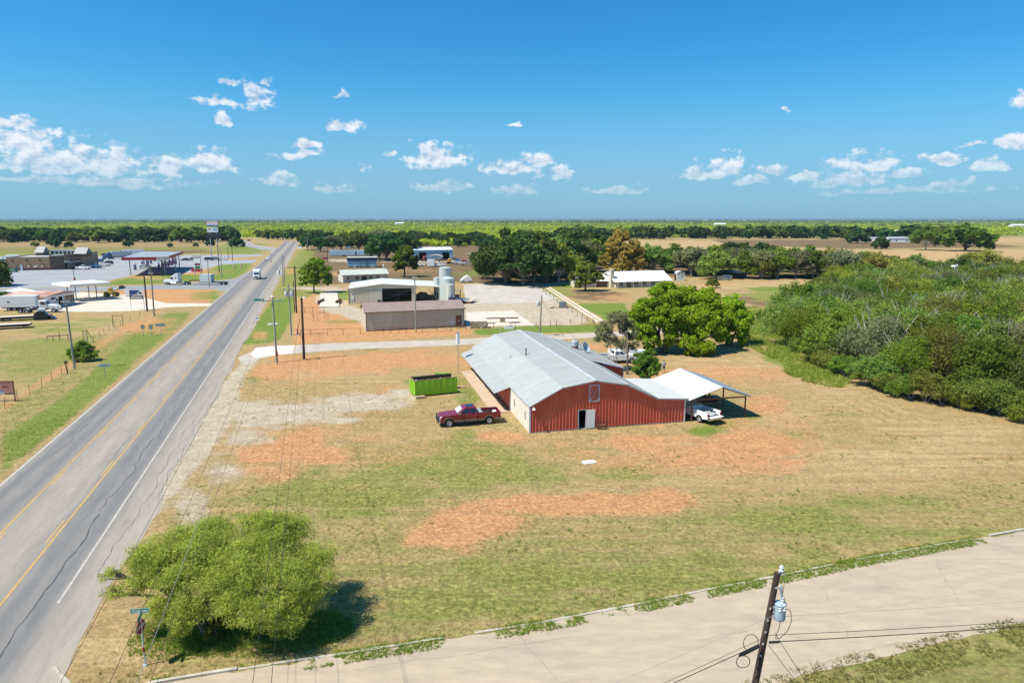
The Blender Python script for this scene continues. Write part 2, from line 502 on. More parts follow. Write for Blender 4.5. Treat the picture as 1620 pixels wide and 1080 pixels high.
    grn = mx(grn, Pg([(1290, 1060), (1620, 985), (1900, 940), (1900, 1300), (1180, 1300)], 14, .66)); brn = mx(brn, Pg([(1330, 1078), (1620, 1020), (1900, 980), (1900, 1300), (1280, 1300)], 30, .35))
    # left of the highway
    lsh = mx(lsh, Pg([(0, 690), (60, 650), (140, 590), (215, 520), (262, 492), (305, 490), (300, 506), (200, 590), (110, 668), (0, 757)], 12, .66))
    lsh = mx(lsh, E(325, 468, 26, 12, .85))
    grn = mx(grn, Pg([(0, 640), (0, 700), (130, 600), (230, 520), (215, 505), (120, 575)], 10, .5))
    drt = mx(drt, Pg([(0, 660), (60, 615), (110, 590), (190, 535), (270, 488), (255, 486), (150, 540), (60, 600), (0, 640)], 9, .6))
    grn = mx(grn, E(90, 560, 170, 60, .62)); tan = mx(tan, E(110, 520, 150, 20, .7)); grn = mx(grn, E(60, 590, 90, 30, .45)); lsh = mx(lsh, E(150, 508, 50, 9, .4)); drt = mx(drt, E(240, 515, 50, 18, .65))
    drt = mx(drt, Pg([(120, 452), (270, 456), (345, 458), (330, 480), (250, 486), (200, 470)], 7, .8)); lsh = mx(lsh, Pg([(295, 462), (345, 458), (352, 464), (330, 474), (300, 478)], 5, .8))
    # truck stop verge and islands
    lsh = mx(lsh, Pg([(150, 449), (215, 436), (300, 432), (345, 420), (405, 408), (398, 426), (372, 441), (262, 449), (140, 453)], 4, .8))
    drt = mx(drt, E(232, 440, 36, 5, 1)); drt = mx(drt, E(320, 430, 45, 7, .8)); drt = mx(drt, E(380, 414, 30, 4, 1))
    # country behind the truck stop
    tan = mx(tan, Pg([(-300, 392), (430, 380), (430, 403), (-300, 420)], 4, .3)); brn = mx(brn, Pg([(-300, 384), (330, 383), (330, 401), (-300, 404)], 3, .42)); brn = mx(brn, E(290, 398, 70, 3.5, .8)); grn = mx(grn, Pg([(330, 402), (350, 384), (420, 384), (418, 402)], 4, .85)); grn = mx(grn, Pg([(-300, 392), (330, 390), (330, 403), (-300, 410)], 3, .8)); lsh = mx(lsh, Pg([(345, 402), (352, 386), (416, 386), (412, 402)], 3, .55))
    lsh = mx(lsh, E(395, 393, 34, 8, .5))
    # right of the highway beyond the cross street
    lsh = mx(lsh, Pg([(378, 545), (410, 500), (432, 470), (470, 468), (462, 505), (440, 540), (405, 546)], 8, .8)); drt = mx(drt, E(408, 528, 18, 12, .9)); lsh = mx(lsh, E(452, 485, 24, 14, .6)); lsh = mx(lsh, E(540, 470, 26, 16, .6))
    drt = mx(drt, Pg([(460, 545), (466, 478), (500, 462), (545, 500), (600, 520), (760, 518), (745, 530), (600, 540)], 8, .85)); lsh = mx(lsh, E(545, 509, 40, 4, .7)); lsh = mx(lsh, E(580, 522, 30, 4, .5))
    cal = mx(cal, Pg([(498, 470), (520, 455), (548, 455), (552, 482), (580, 490), (580, 520), (540, 498), (505, 492)], 6, .95))
    cal = mx(cal, Pg([(560, 482), (735, 480), (735, 450), (790, 447), (850, 452), (890, 475), (935, 508), (905, 517), (745, 517), (735, 516), (585, 486)], 8, .92, 10)); cal = mx(cal, E(500, 456, 60, 3, .8))
    drt = mx(drt, E(905, 504, 30, 6, 1)); tan = mx(tan, E(840, 500, 40, 7, .6)); brn = mx(brn, E(800, 486, 110, 3, .4)); brn = mx(brn, E(770, 470, 50, 3, .35)); drt = mx(drt, E(790, 488, 60, 4, .6))
    lsh = mx(lsh, Pg([(740, 520), (930, 512), (965, 512), (960, 526), (760, 530)], 5, .95)); cal = cal * (1 - lsh * .9)
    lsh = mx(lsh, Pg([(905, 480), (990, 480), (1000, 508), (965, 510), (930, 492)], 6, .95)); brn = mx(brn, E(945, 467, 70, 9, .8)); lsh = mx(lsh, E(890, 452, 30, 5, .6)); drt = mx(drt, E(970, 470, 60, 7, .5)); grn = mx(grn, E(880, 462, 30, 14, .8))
    lsh = mx(lsh, E(1195, 495, 60, 10, .8)); tan = mx(tan, Pg([(1090, 448), (1340, 440), (1330, 470), (1230, 492), (1180, 486), (1110, 462)], 7, .8)); brn = mx(brn, E(1210, 480, 70, 5, .6)); brn = mx(brn, E(1150, 460, 50, 3, .4)); lsh = mx(lsh, E(1230, 458, 90, 6, .6)); lsh = mx(lsh, E(1290, 470, 60, 10, .5)); grn = mx(grn, E(1240, 468, 120, 22, .7)); brn = mx(brn, E(1160, 474, 70, 6, .6)); drt = mx(drt, E(1130, 450, 40, 5, .6))
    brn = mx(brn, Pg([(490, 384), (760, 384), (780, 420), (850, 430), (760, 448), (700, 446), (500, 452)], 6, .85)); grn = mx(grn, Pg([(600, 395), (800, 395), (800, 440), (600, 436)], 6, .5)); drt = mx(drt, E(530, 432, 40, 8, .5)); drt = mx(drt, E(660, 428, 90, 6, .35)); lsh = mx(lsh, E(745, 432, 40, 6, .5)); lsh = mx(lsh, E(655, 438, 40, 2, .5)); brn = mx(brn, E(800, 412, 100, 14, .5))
    cal = mx(cal, E(555, 412, 60, 3.4, .75)); cal = mx(cal, E(690, 414, 100, 1.6, .7)); cal = mx(cal, E(780, 401, 70, 1.2, .6))
    grn = mx(grn, Pg([(430, 470), (470, 396), (500, 392), (520, 440), (500, 470)], 4, .95)); lsh = mx(lsh, Pg([(440, 462), (474, 397), (500, 392), (500, 400), (470, 440)], 4, .45)); drt = mx(drt, E(460, 428, 8, 8, .6))
    brn = mx(brn, Pg([(990, 436), (1060, 438), (1350, 441), (1440, 436), (1420, 405), (1100, 402), (1000, 406)], 4, .95)); brn = mx(brn, Pg([(755, 452), (930, 450), (960, 420), (900, 402), (770, 420)], 4, .8)); lsh = mx(lsh, E(1220, 425, 150, 14, .5))  # brown under the tree belt: its shade put into the ground colour
    # fields on the plain
    tan = mx(tan, Pg([(770, 389), (1000, 381), (1340, 379), (1340, 396), (1010, 402), (780, 396)], 3, .9, 3)); brn = mx(brn, Pg([(1120, 379), (1500, 378), (1640, 392), (1330, 394), (1150, 388)], 3, .75, 3))
    tan = mx(tan, Pg([(1310, 396), (1640, 394), (1640, 430), (1480, 424), (1330, 412)], 3, .95, 3)); drt = mx(drt, Pg([(1310, 396), (1640, 396), (1640, 428), (1480, 422), (1330, 410)], 4, .35, 3)); grn = mx(grn, Pg([(1340, 384), (1640, 386), (1640, 394), (1330, 395)], 3, .4, 3))
    tan = mx(tan, Pg([(1540, 374), (1700, 370), (1700, 384), (1560, 384)], 2, .9, 2)); drt = mx(drt, Pg([(850, 372), (1340, 372), (1340, 378), (850, 378)], 2, .3, 2))
    far = sst(380, 372, py) * (px > -9000) * (1 - .6 * sst(3500, 7000, y))
    lsh = mx(lsh, far * .72 * (1 - tan)); grn = mx(grn, far * .8)
    lsh = lsh * (1 - np.clip(drt, 0, 1) * .5)
    return grn, drt, cal, brn, lsh, tan

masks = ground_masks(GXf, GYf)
def build_ground():
    nx, ny = len(gx), len(gy)
    far = np.clip((GYf - 5000) / 8000, 0, 1)
    hill = far * far * (6 + 12 * fbm(GXf / 2600, GYf / 5200, 31, 4))
    co = np.stack([GXf, GYf, hill], 1).astype(np.float32)
    me = bpy.data.meshes.new('ground')
    me.vertices.add(nx * ny); me.vertices.foreach_set('co', co.ravel())
    i = np.arange(nx * ny).reshape(ny, nx)
    q = np.stack([i[:-1, :-1], i[:-1, 1:], i[1:, 1:], i[1:, :-1]], -1).reshape(-1, 4).astype(np.int32)
    me.loops.add(q.size); me.loops.foreach_set('vertex_index', q.ravel())
    me.polygons.add(len(q)); me.polygons.foreach_set('loop_start', np.arange(0, q.size, 4, dtype=np.int32))
    me.polygons.foreach_set('use_smooth', np.ones(len(q), bool))
    me.update(); me.validate()
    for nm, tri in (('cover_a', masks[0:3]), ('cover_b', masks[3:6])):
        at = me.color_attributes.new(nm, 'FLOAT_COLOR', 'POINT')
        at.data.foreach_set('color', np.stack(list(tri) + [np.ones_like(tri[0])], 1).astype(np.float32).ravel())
    m = bpy.data.materials.new('soil_and_grass'); m.use_nodes = True
    nt = m.node_tree; N, L = nt.nodes, nt.links
    b = N['Principled BSDF']; b.inputs['Roughness'].default_value = 0.95; b.inputs['Specular IOR Level'].default_value = 0.1
    tc = N.new('ShaderNodeTexCoord')
    def noise(scale, detail=6, rough=0.65, st=None, rot=0):
        v = tc.outputs['Object']
        if st:
            mp = N.new('ShaderNodeMapping'); mp.inputs['Scale'].default_value = st; mp.inputs['Rotation'].default_value = (0, 0, rot); L.new(v, mp.inputs[0]); v = mp.outputs[0]
        n = N.new('ShaderNodeTexNoise'); n.inputs['Scale'].default_value = scale; n.inputs['Detail'].default_value = detail; n.inputs['Roughness'].default_value = rough
        L.new(v, n.inputs['Vector']); return n.outputs['Fac']
    def mth(op, a, c=None, clamp=False):
        n = N.new('ShaderNodeMath'); n.operation = op; n.use_clamp = clamp
        for k, x in enumerate((a, c)):
            if x is None: continue
            if isinstance(x, (int, float)): n.inputs[k].default_value = x
            else: L.new(x, n.inputs[k])
        return n.outputs[0]
    def rmp(x, a, c, lo=0, hi=1):
        n = N.new('ShaderNodeMapRange'); n.interpolation_type = 'SMOOTHSTEP'
        for k, vv in zip(('From Min', 'From Max', 'To Min', 'To Max'), (a, c, lo, hi)): n.inputs[k].default_value = vv
        L.new(x, n.inputs['Value']); return n.outputs[0]
    def mix(f, a, c):
        n = N.new('ShaderNodeMix'); n.data_type = 'RGBA'
        for k, x in ((6, a), (7, c)):
            if isinstance(x, tuple): n.inputs[k].default_value = x + (1,)
            else: L.new(x, n.inputs[k])
        L.new(f, n.inputs[0]); return n.outputs[2]
    A = N.new('ShaderNodeAttribute'); A.attribute_name = 'cover_a'; B = N.new('ShaderNodeAttribute'); B.attribute_name = 'cover_b'
    sa = N.new('ShaderNodeSeparateColor'); sb = N.new('ShaderNodeSeparateColor'); L.new(A.outputs['Color'], sa.inputs[0]); L.new(B.outputs['Color'], sb.inputs[0])
    big = noise(0.06, 4); mid = noise(0.45, 7, 0.7); fine = noise(2.6, 7, 0.75); grit = noise(9.0, 5, 0.8)
    mow = noise(0.9, 4, 0.6, (0.07, 1.0, 1.0), rad(-19)); mow2 = noise(2.4, 3, 0.6, (0.05, 1.0, 1.0), rad(-23))
    lump = mth('ADD', mth('MULTIPLY', mid, 0.42), mth('MULTIPLY', fine, 0.58))
    lump = mth('SUBTRACT', lump, 0.5)
    def sharp(x, k=1.5, lo=0.22, hi=0.80):
        return rmp(mth('ADD', x, mth('MULTIPLY', lump, k)), lo, hi)
    straw = mix(rmp(fine, 0.34, 0.66), (0.235, 0.165, 0.066), (0.45, 0.335, 0.158))
    straw = mix(rmp(big, 0.35, 0.65, 0, 0.55), straw, (0.42, 0.27, 0.13))
    straw = mix(rmp(mow, 0.42, 0.75, 0, 0.4), straw, (0.22, 0.175, 0.065))
    olive = mix(rmp(fine, 0.36, 0.64), (0.135, 0.145, 0.032), (0.335, 0.310, 0.092))
    olive = mix(rmp(mow2, 0.4, 0.66, 0, 0.6), olive, (0.17, 0.19, 0.042))
    lush = mix(rmp(fine, 0.33, 0.67), (0.085, 0.140, 0.020), (0.205, 0.265, 0.045))
    lush = mix(rmp(mid, 0.45, 0.75, 0, 0.5), lush, (0.22, 0.22, 0.06))
    dirt = mix(rmp(fine, 0.3, 0.7), (0.37, 0.165, 0.064), (0.57, 0.325, 0.155))
    dirt = mix(rmp(mow, 0.45, 0.7, 0, 0.5), dirt, (0.47, 0.27, 0.125))
    cal = mix(rmp(mid, 0.3, 0.7), (0.385, 0.312, 0.225), (0.49, 0.40, 0.295)); cal = mix(rmp(fine, 0.55, 0.78, 0, 0.35), cal, (0.36, 0.27, 0.18))
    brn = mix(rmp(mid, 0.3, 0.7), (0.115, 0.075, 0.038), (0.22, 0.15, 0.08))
    tan = mix(rmp(mow, 0.3, 0.7), (0.34, 0.22, 0.10), (0.50, 0.355, 0.19)); tan = mix(rmp(fine, 0.5, 0.72, 0, 0.6), tan, (0.23, 0.165, 0.07))
    c = mix(sharp(sb.outputs[2], 1.3), straw, tan)
    gm_ = mth('ADD', sa.outputs[0], mth('MULTIPLY', mth('SUBTRACT', mow, 0.5), 0.7))
    c = mix(sharp(gm_, 1.7), c, olive)
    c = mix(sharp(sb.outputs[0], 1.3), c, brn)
    c = mix(sharp(sa.outputs[1], 1.8), c, dirt)
    c = mix(sharp(sb.outputs[1], 1.6), c, lush)
    c = mix(sharp(sa.outputs[2], 1.7), c, cal)
    # scattered weeds and pebbles
    spk = noise(1.3, 3, 0.55)
    c = mix(mth('MULTIPLY', rmp(spk, 0.64, 0.70), 0.55), c, (0.13, 0.14, 0.035))
    c = mix(rmp(grit, 0.62, 0.78, 0, 0.5), c, (0.14, 0.10, 0.045))
    c = mix(rmp(grit, 0.36, 0.22, 0, 0.4), c, (0.55, 0.42, 0.25))
    vv = mth('MULTIPLY', rmp(noise(3.4, 6, 0.72), 0.28, 0.72, 0.70, 1.28), rmp(noise(0.8, 5, 0.7), 0.3, 0.7, 0.86, 1.13))
    sc_ = N.new('ShaderNodeVectorMath'); sc_.operation = 'SCALE'; L.new(c, sc_.inputs[0]); L.new(vv, sc_.inputs['Scale'])
    L.new(sc_.outputs[0], b.inputs['Base Color'])
    bp = N.new('ShaderNodeBump'); bp.inputs['Strength'].default_value = 0.9; bp.inputs['Distance'].default_value = 0.16
    L.new(mth('ADD', mth('MULTIPLY', fine, 0.8), mth('MULTIPLY', grit, 0.45)), bp.inputs['Height']); L.new(bp.outputs[0], b.inputs['Normal'])
    me.materials.append(m)
    o = bpy.data.objects.new('ground', me); COL.objects.link(o)
    return tag(o, 'dry mown grass, bare orange soil and green plain reaching to the horizon', 'ground', kind='structure')
ground = build_ground()

# ------------------------------------------------------------------ roads and yards
from mathutils.geometry import tessellate_polygon
def sheet(name, pts, z, m, label, cat='road', jit=0.15, step=1.2, parent=None, seed=1, kind='structure'):
    r = random.Random(seed); P = []
    n = len(pts)
    for i in range(n):
        a, b = Vector(pts[i][:2]), Vector(pts[(i + 1) % n][:2])
        k = min(60, max(1, int((b - a).length / step)))
        for j in range(k):
            p = a.lerp(b, j / k)
            if jit and j: p = p + Vector((r.uniform(-jit, jit), r.uniform(-jit, jit)))
            P.append((p.x, p.y, z))
    tri = tessellate_polygon([[Vector(p) for p in P]])
    mb = MB(); mb.add(P, [tuple(t) for t in tri])
    o = mb.build(name, m, parent)
    if o.data.polygons and o.data.polygons[0].normal.z < 0: o.data.flip_normals()
    if parent is None: tag(o, label, cat, kind=kind)
    return o

ROADC = lambda y: -0.2895 * (y - 64)      # highway centre shift at distance y
def strip_pts(off0, off1, y0, y1, n=40):
    L_, R_ = [], []
    for i in range(n + 1):
        y = y0 + (y1 - y0) * i / n; c = ROADC(y)
        L_.append((off0 + c, y)); R_.append((off1 + c, y))
    return L_, R_
def ribbon(name, A, B, z, m, parent=None, label=None, cat=None):
    vs = [(p[0], p[1], z) for p in A] + [(p[0], p[1], z) for p in B]; n = len(A)
    me = bpy.data.meshes.new(name)
    me.from_pydata(vs, [], [(i, n + i, n + i + 1, i + 1) for i in range(n - 1)])
    uv = me.uv_layers.new(name='UVMap')
    acc = [0]
    for i in range(1, n): acc.append(acc[-1] + math.hypot(A[i][0] - A[i - 1][0], A[i][1] - A[i - 1][1]))
    for lp in me.loops:
        i = lp.vertex_index
        w = math.hypot(A[i % n][0] - B[i % n][0], A[i % n][1] - B[i % n][1])
        uv.data[lp.index].uv = (0 if i < n else w, acc[i % n])
    me.materials.append(m)
    o = bpy.data.objects.new(name, me); COL.objects.link(o)
    if me.polygons[0].normal.z < 0: me.flip_normals()
    if parent: o.parent = parent
    if label: tag(o, label, cat, kind='structure')
    return o

def asphalt_mat(name, cool, warm, lanes):
    m = bpy.data.materials.new(name); m.use_nodes = True
    nt = m.node_tree; N, L = nt.nodes, nt.links; b = N['Principled BSDF']
    b.inputs['Roughness'].default_value = 0.8; b.inputs['Specular IOR Level'].default_value = 0.35
    uv = N.new('ShaderNodeUVMap'); sp = N.new('ShaderNodeSeparateXYZ'); L.new(uv.outputs[0], sp.inputs[0])
    cr = N.new('ShaderNodeValToRGB'); cr.color_ramp.interpolation = 'EASE'
    W = lanes[-1][0]
    mr = N.new('ShaderNodeMath'); mr.operation = 'DIVIDE'; mr.inputs[1].default_value = W; L.new(sp.outputs[0], mr.inputs[0])
    nz = N.new('ShaderNodeTexNoise'); nz.inputs['Scale'].default_value = 0.35; nz.inputs['Detail'].default_value = 6
    mp = N.new('ShaderNodeMapping'); mp.inputs['Scale'].default_value = (1.6, 0.12, 1); L.new(uv.outputs[0], mp.inputs[0]); L.new(mp.outputs[0], nz.inputs['Vector'])
    ad = N.new('ShaderNodeMath'); ad.operation = 'MULTIPLY_ADD'; ad.inputs[1].default_value = 0.05; L.new(nz.outputs['Fac'], ad.inputs[0]); L.new(mr.outputs[0], ad.inputs[2])
    sb = N.new('ShaderNodeMath'); sb.operation = 'SUBTRACT'; sb.inputs[1].default_value = 0.025; L.new(ad.outputs[0], sb.inputs[0]); L.new(sb.outputs[0], cr.inputs[0])
    els = cr.color_ramp.elements
    while len(els) > 1: els.remove(els[-1])
    first = True
    for (x, t) in lanes:
        c = tuple(cool[i] * (1 - t) + warm[i] * t for i in range(3)) + (1,)
        if first: els[0].position = x / W; els[0].color = c; first = False
        else:
            e = els.new(x / W); e.color = c
    n2 = N.new('ShaderNodeTexNoise'); n2.inputs['Scale'].default_value = 1.4; n2.inputs['Detail'].default_value = 8; n2.inputs['Roughness'].default_value = 0.75
    mp2 = N.new('ShaderNodeMapping'); mp2.inputs['Scale'].default_value = (1.0, 0.16, 1); L.new(uv.outputs[0], mp2.inputs[0]); L.new(mp2.outputs[0], n2.inputs['Vector'])
    hv = N.new('ShaderNodeMapRange'); hv.inputs['From Min'].default_value = 0.3; hv.inputs['From Max'].default_value = 0.7; hv.inputs['To Min'].default_value = 0.80; hv.inputs['To Max'].default_value = 1.16
    L.new(n2.outputs['Fac'], hv.inputs['Value'])
    n4 = N.new('ShaderNodeTexNoise'); n4.inputs['Scale'].default_value = 14; n4.inputs['Detail'].default_value = 3; L.new(uv.outputs[0], n4.inputs['Vector'])
    h4 = N.new('ShaderNodeMapRange'); h4.inputs['From Min'].default_value = 0.35; h4.inputs['From Max'].default_value = 0.65; h4.inputs['To Min'].default_value = 0.93; h4.inputs['To Max'].default_value = 1.07; L.new(n4.outputs['Fac'], h4.inputs['Value'])
    pm = N.new('ShaderNodeMath'); pm.operation = 'MULTIPLY'; L.new(hv.outputs[0], pm.inputs[0]); L.new(h4.outputs[0], pm.inputs[1])
    ml = N.new('ShaderNodeVectorMath'); ml.operation = 'SCALE'; L.new(cr.outputs[0], ml.inputs[0]); L.new(pm.outputs[0], ml.inputs['Scale'])
    L.new(ml.outputs[0], b.inputs['Base Color'])
    return m
HW0, HW1 = -45.3, -31.3            # paved edges at y = 64
m_hwy = asphalt_mat('worn_asphalt', (0.148, 0.149, 0.150), (0.33, 0.278, 0.225),
    [(0, .9), (.35, .5), (1.2, .10), (2.0, .35), (3.0, .12), (3.9, .5), (4.5, .75), (6.0, .95), (7.5, .7), (8.2, .35), (9.0, .12), (9.9, .32), (10.6, .1), (11.2, .45), (12.0, .8), (13.2, 1.0), (14.7, 1.05)])
A_, B_ = strip_pts(HW0, HW1, -80, 690, 700)
for i_ in range(len(B_)): yy_ = B_[i_][1]; B_[i_] = (B_[i_][0] + 1.6 * (float(fbm(np.array([yy_ / 9.0]), np.array([3.3]), 5)[0]) - .5) + R.uniform(-.08, .08), yy_)
A_[-1] = (A_[-1][0] + 14, A_[-1][1]); B_[-1] = (B_[-1][0] + 20, B_[-1][1])
# the road thins to a two lane road and bends right past the fork
tail = [(-206, 740), (-196, 800), (-172, 900), (-120, 1060), (-40, 1250)]
A_ += [(x - 6, y) for x, y in tail]; B_ += [(x + 6, y) for x, y in tail]
highway = ribbon('highway', A_, B_, 0.012, m_hwy, None, 'worn grey asphalt highway with yellow turn lane running to the fork', 'road')
m_white = mat('road_white', (0.42, 0.38, 0.34), 0.8, ns=3, na=0.25, stain=((0.36, 0.33, 0.30), 2.5, 0.6))
m_yellow = mat('road_yellow', (0.44, 0.27, 0.09), 0.8, ns=3, na=0.25, stain=((0.34, 0.28, 0.22), 2.0, 0.8))
m_tar = mat('crack_tar', (0.075, 0.08, 0.09), 0.6)
def line(off, w, y0, y1, m, nm='painted_line', z=0.018):
    a, b = strip_pts(off - w / 2, off + w / 2, y0, y1, max(2, int((y1 - y0) / 10)))
    return ribbon(nm, a, b, z, m, highway)
line(-45.15, 0.22, -60, 228, m_white); line(-45.0, 0.2, 262, 560, m_white)
line(-34.05, 0.15, 35.6, 590, m_white)
line(-41.25, 0.17, -60, 196, m_yellow); line(-37.25, 0.17, -60, 170, m_yellow)
for k in range(15):
    y = -20 + k * 12.2
    line(-40.95, 0.14, y, y + 3.6, m_yellow, z=0.017); line(-37.55, 0.14, y + 2, y + 5.6, m_yellow, z=0.017)
for k in range(8): line(-39.3, 0.16, 290 + k * 34, 306 + k * 34, m_yellow)
def crack(off, amp, y0, y1, w, seed, nm='tar_seam'):
    r = random.Random(seed); a, b = [], []
    y, o = y0, off
    while y < y1:
        o += r.uniform(-amp, amp); o += (off - o) * 0.18
        ww = w * r.uniform(0.3, .95)
        c = ROADC(y); a.append((o + c - ww / 2, y)); b.append((o + c + ww / 2, y)); y += r.uniform(0.35, 0.9)
    return ribbon(nm, a, b, 0.016, m_tar, highway)
crack(-35.15, 0.13, -20, 48, 0.16, 3); crack(-35.4, 0.2, 48, 66, 0.11, 4); crack(-35.2, 0.3, 66, 120, 0.09, 5); crack(-43.6, 0.25, 60, 84, 0.09, 6); crack(-43.2, 0.2, 88, 140, 0.08, 8)
crack(-32.5, 0.22, 38, 100, 0.06, 7); crack(-37.9, 0.1, 58, 66, 0.1, 9); crack(-31.5, 0.25, 50, 90, 0.05, 12); crack(-44.2, 0.12, 140, 180, 0.07, 13); crack(-36.1, 0.1, 120, 190, 0.06, 14)

m_road2 = asphalt_mat('side_road_asphalt', (0.22, 0.23, 0.24), (0.36, 0.31, 0.26), [(0, .8), (2, .2), (4, .5), (6, .2), (8, .8)])
lb = [(g(455, 398).x - 2, g(455, 398).y), (-226, 585), (-250, 640), (-288, 720), (-345, 800), (-430, 860), (-560, 930)]
ribbon('fork_road', [(x - 5, y - 6) for x, y in lb], [(x + 5, y + 7) for x, y in lb], 0.008, m_road2, None, 'narrow asphalt road curving away at the fork beyond the cars', 'road')
m_front = mat('frontage_asphalt', (0.235, 0.24, 0.25), 0.85, ns=0.4, na=0.2, stain=((0.33, 0.29, 0.25), 0.3, 0.6))
fr = [g(-320, 469), g(0, 464), g(120, 461), g(250, 457.5), g(340, 457), g(362, 462), g(372, 462), g(402, 428), g(393, 429.5), g(372, 441), g(330, 445.5), g(250, 451), g(120, 454.5), g(0, 458), g(-320, 462)]
sheet('side_road', fr, 0.006, m_front, 'grey asphalt side road carrying the white semi truck', 'road', jit=0.05, step=6)
m_lot = mat('lot_asphalt', (0.285, 0.295, 0.315), 0.85, ns=0.12, na=0.16, stain=((0.36, 0.34, 0.32), 0.08, 0.6))
lot = [g(-500, 480), g(0, 457), g(60, 455.5), g(140, 452), g(176, 443), g(215, 434), g(300, 431.5), g(330, 424), g(350, 418.5), g(400, 416), g(408, 411), g(352, 411.5), g(352, 409), g(412, 404.5), g(418, 402), g(350, 403.5), g(120, 405), g(-100, 406), g(-500, 410)]
sheet('truck_stop_lot', lot, 0.004, m_lot, 'wide grey paved lot round the truck stop buildings', 'pavement', jit=0.1, step=8)
m_pale = mat('pale_concrete', (0.56, 0.49, 0.40), 0.9, ns=0.35, na=0.12, stain=((0.42, 0.34, 0.26), 0.5, 0.55))
sheet('station_yard', [g(-200, 492), g(0, 488), g(80, 493), g(170, 493), g(228, 491), g(262, 486), g(330, 484), g(336, 480), g(262, 479.5), g(230, 471), g(195, 466), g(120, 461.5), g(-200, 470)], 0.005, m_pale, 'pale concrete forecourt of the old filling station', 'pavement', jit=0.25, step=2)
m_cal2 = mat('chalky_road', (0.43, 0.365, 0.30), 0.9, ns=0.5, na=0.14, stain=((0.36, 0.31, 0.26), 0.35, 0.7))
cross = [g(376, 566), g(398, 556), g(436, 548), g(480, 545), g(560, 541.5), g(700, 537.5), g(850, 530.5), g(950, 525.5), g(1060, 520), g(1130, 516), g(1200, 511.5), g(1260, 511.5), g(1340, 508), g(1420, 503), g(1500, 492), g(1560, 478),
         g(1590, 482), g(1545, 500), g(1440, 512), g(1340, 515), g(1260, 516.5), g(1200, 517), g(1130, 522.5), g(1060, 527.5), g(950, 533), g(850, 539), g(700, 547), g(560, 552.5), g(480, 558), g(440, 561), g(410, 568), g(388, 578)]
sheet('cross_street', cross, 0.008, m_cal2, 'pale chalky cross street running behind the barn', 'road', jit=0.18, step=1.5)
m_apron = mat('concrete_apron', (0.62, 0.56, 0.48), 0.85, ns=0.6, na=0.08, stain=((0.45, 0.38, 0.3), 0.9, 0.4))
sheet('street_apron', [g(396, 561), g(404, 550), g(436, 547), g(466, 546), g(462, 559), g(436, 561.5), g(404, 566)], 0.012, m_apron, 'white concrete apron where the cross street meets the highway', 'pavement', jit=0.05)
# the near street
m_cyp = mat('pinkish_street', (0.41, 0.325, 0.235), 0.9, ns=1.6, na=0.14, bump=0.5, bs=14, stretch=(.35, 1, 1), stain=((0.30, 0.245, 0.195), 0.3, 0.75))
KERB = [(85, 1056), (94, 1068), (110, 1084), (145, 1096), (195, 1092), (250, 1079), (320, 1067), (430, 1050), (560, 1031), (700, 1009), (850, 985), (1000, 957), (1120, 932), (1240, 909), (1355, 885), (1480, 862), (1620, 838), (1800, 805), (2100, 752)]
KP = [g(*p) for p in KERB]
near = [(2100, 852), (1900, 908), (1620, 985), (1450, 1025), (1290, 1062), (1180, 1092), (1000, 1150), (820, 1240), (600, 1500)]
NP = [g(*p) for p in near]
cyp = [(p.x + 0.12, p.y - 0.1) for p in KP] + [(p.x, p.y) for p in NP] + [(-1, 9), (-17, 8), (-22, 14), (-24, 22), (-23.4, 26)]
sheet('near_street', cyp, 0.008, m_cyp, 'pale pinkish street crossing in the foreground', 'road', jit=0.16, step=0.7)
m_kerb = mat('old_kerb', (0.43, 0.38, 0.31), 0.9, ns=1.5, na=0.2, bump=0.4, bs=20, stain=((0.3, 0.24, 0.16), 1.2, 0.6))
kerb = thing('kerb', 'broken old concrete kerb half buried in grass along the near street', 'kerb', (0, 0, 0)); kerb['kind'] = 'structure'
seg = 0
VIS = lambda x: seg % 7 or (x < 330) or (365 < x < 440) or (560 < x < 640 and seg % 2) or (690 < x < 900 and seg % 3 < 2) or (980 < x < 1135) or (1150 < x < 1300) or (1340 < x < 1370) or x > 1540
for i in range(len(KP) - 1):
    a, b = KP[i], KP[i + 1]; n = max(1, int((b - a).length / 1.5))
    for j in range(n):
        p, q = a.lerp(b, j / n), a.lerp(b, (j + 0.985) / n); seg += 1
        x = KERB[i][0] + (KERB[i + 1][0] - KERB[i][0]) * j / n
        if not VIS(x): continue
        h = R.uniform(0.025, 0.05) + (0.07 if (x < 330 or x > 1540) else 0)
        MB().beam((p.x, p.y, h / 2), (q.x, q.y, h / 2 + R.uniform(-.01, .01)), 0.19 * R.uniform(0.8, 1.1), h).build('kerb_stone', m_kerb, kerb)
# two wheel tracks of the ranch drive
m_track = mat('track_caliche', (0.60, 0.50, 0.39), 0.95, ns=0.6, na=0.15, stain=((0.36, 0.27, 0.17), 0.8, 0.6))
for (o0, nm) in ((0, 'the wheel track nearest the post and rail fence of the ranch drive'), (8, 'the wheel track of the ranch drive beside the green pasture')):
    sheet('drive_track', [g(859 + o0 * .7, 452), g(868 + o0 * .8, 459), g(910 + o0, 487), g(945 + o0 * 1.1, 510), g(951 + o0 * 1.1, 510), g(915 + o0, 487), g(872 + o0 * .8, 459), g(863 + o0 * .7, 452)], 0.006, m_track, 'pale caliche wheel track, ' + nm, 'track', jit=0.1, step=2)
sheet('ranch_drive', [g(820, 448.5), g(862, 453), g(872, 452.5), g(905, 446.5), g(903, 445), g(868, 447), g(820, 446.5)], 0.007, m_track, 'pale gravel drive curving to the ranch house', 'track', jit=0.15, step=2)
m_pad = mat('pad_concrete', (0.58, 0.49, 0.405), 0.9, ns=0.4, na=0.1, stain=((0.48, 0.33, 0.24), 0.7, 0.55))
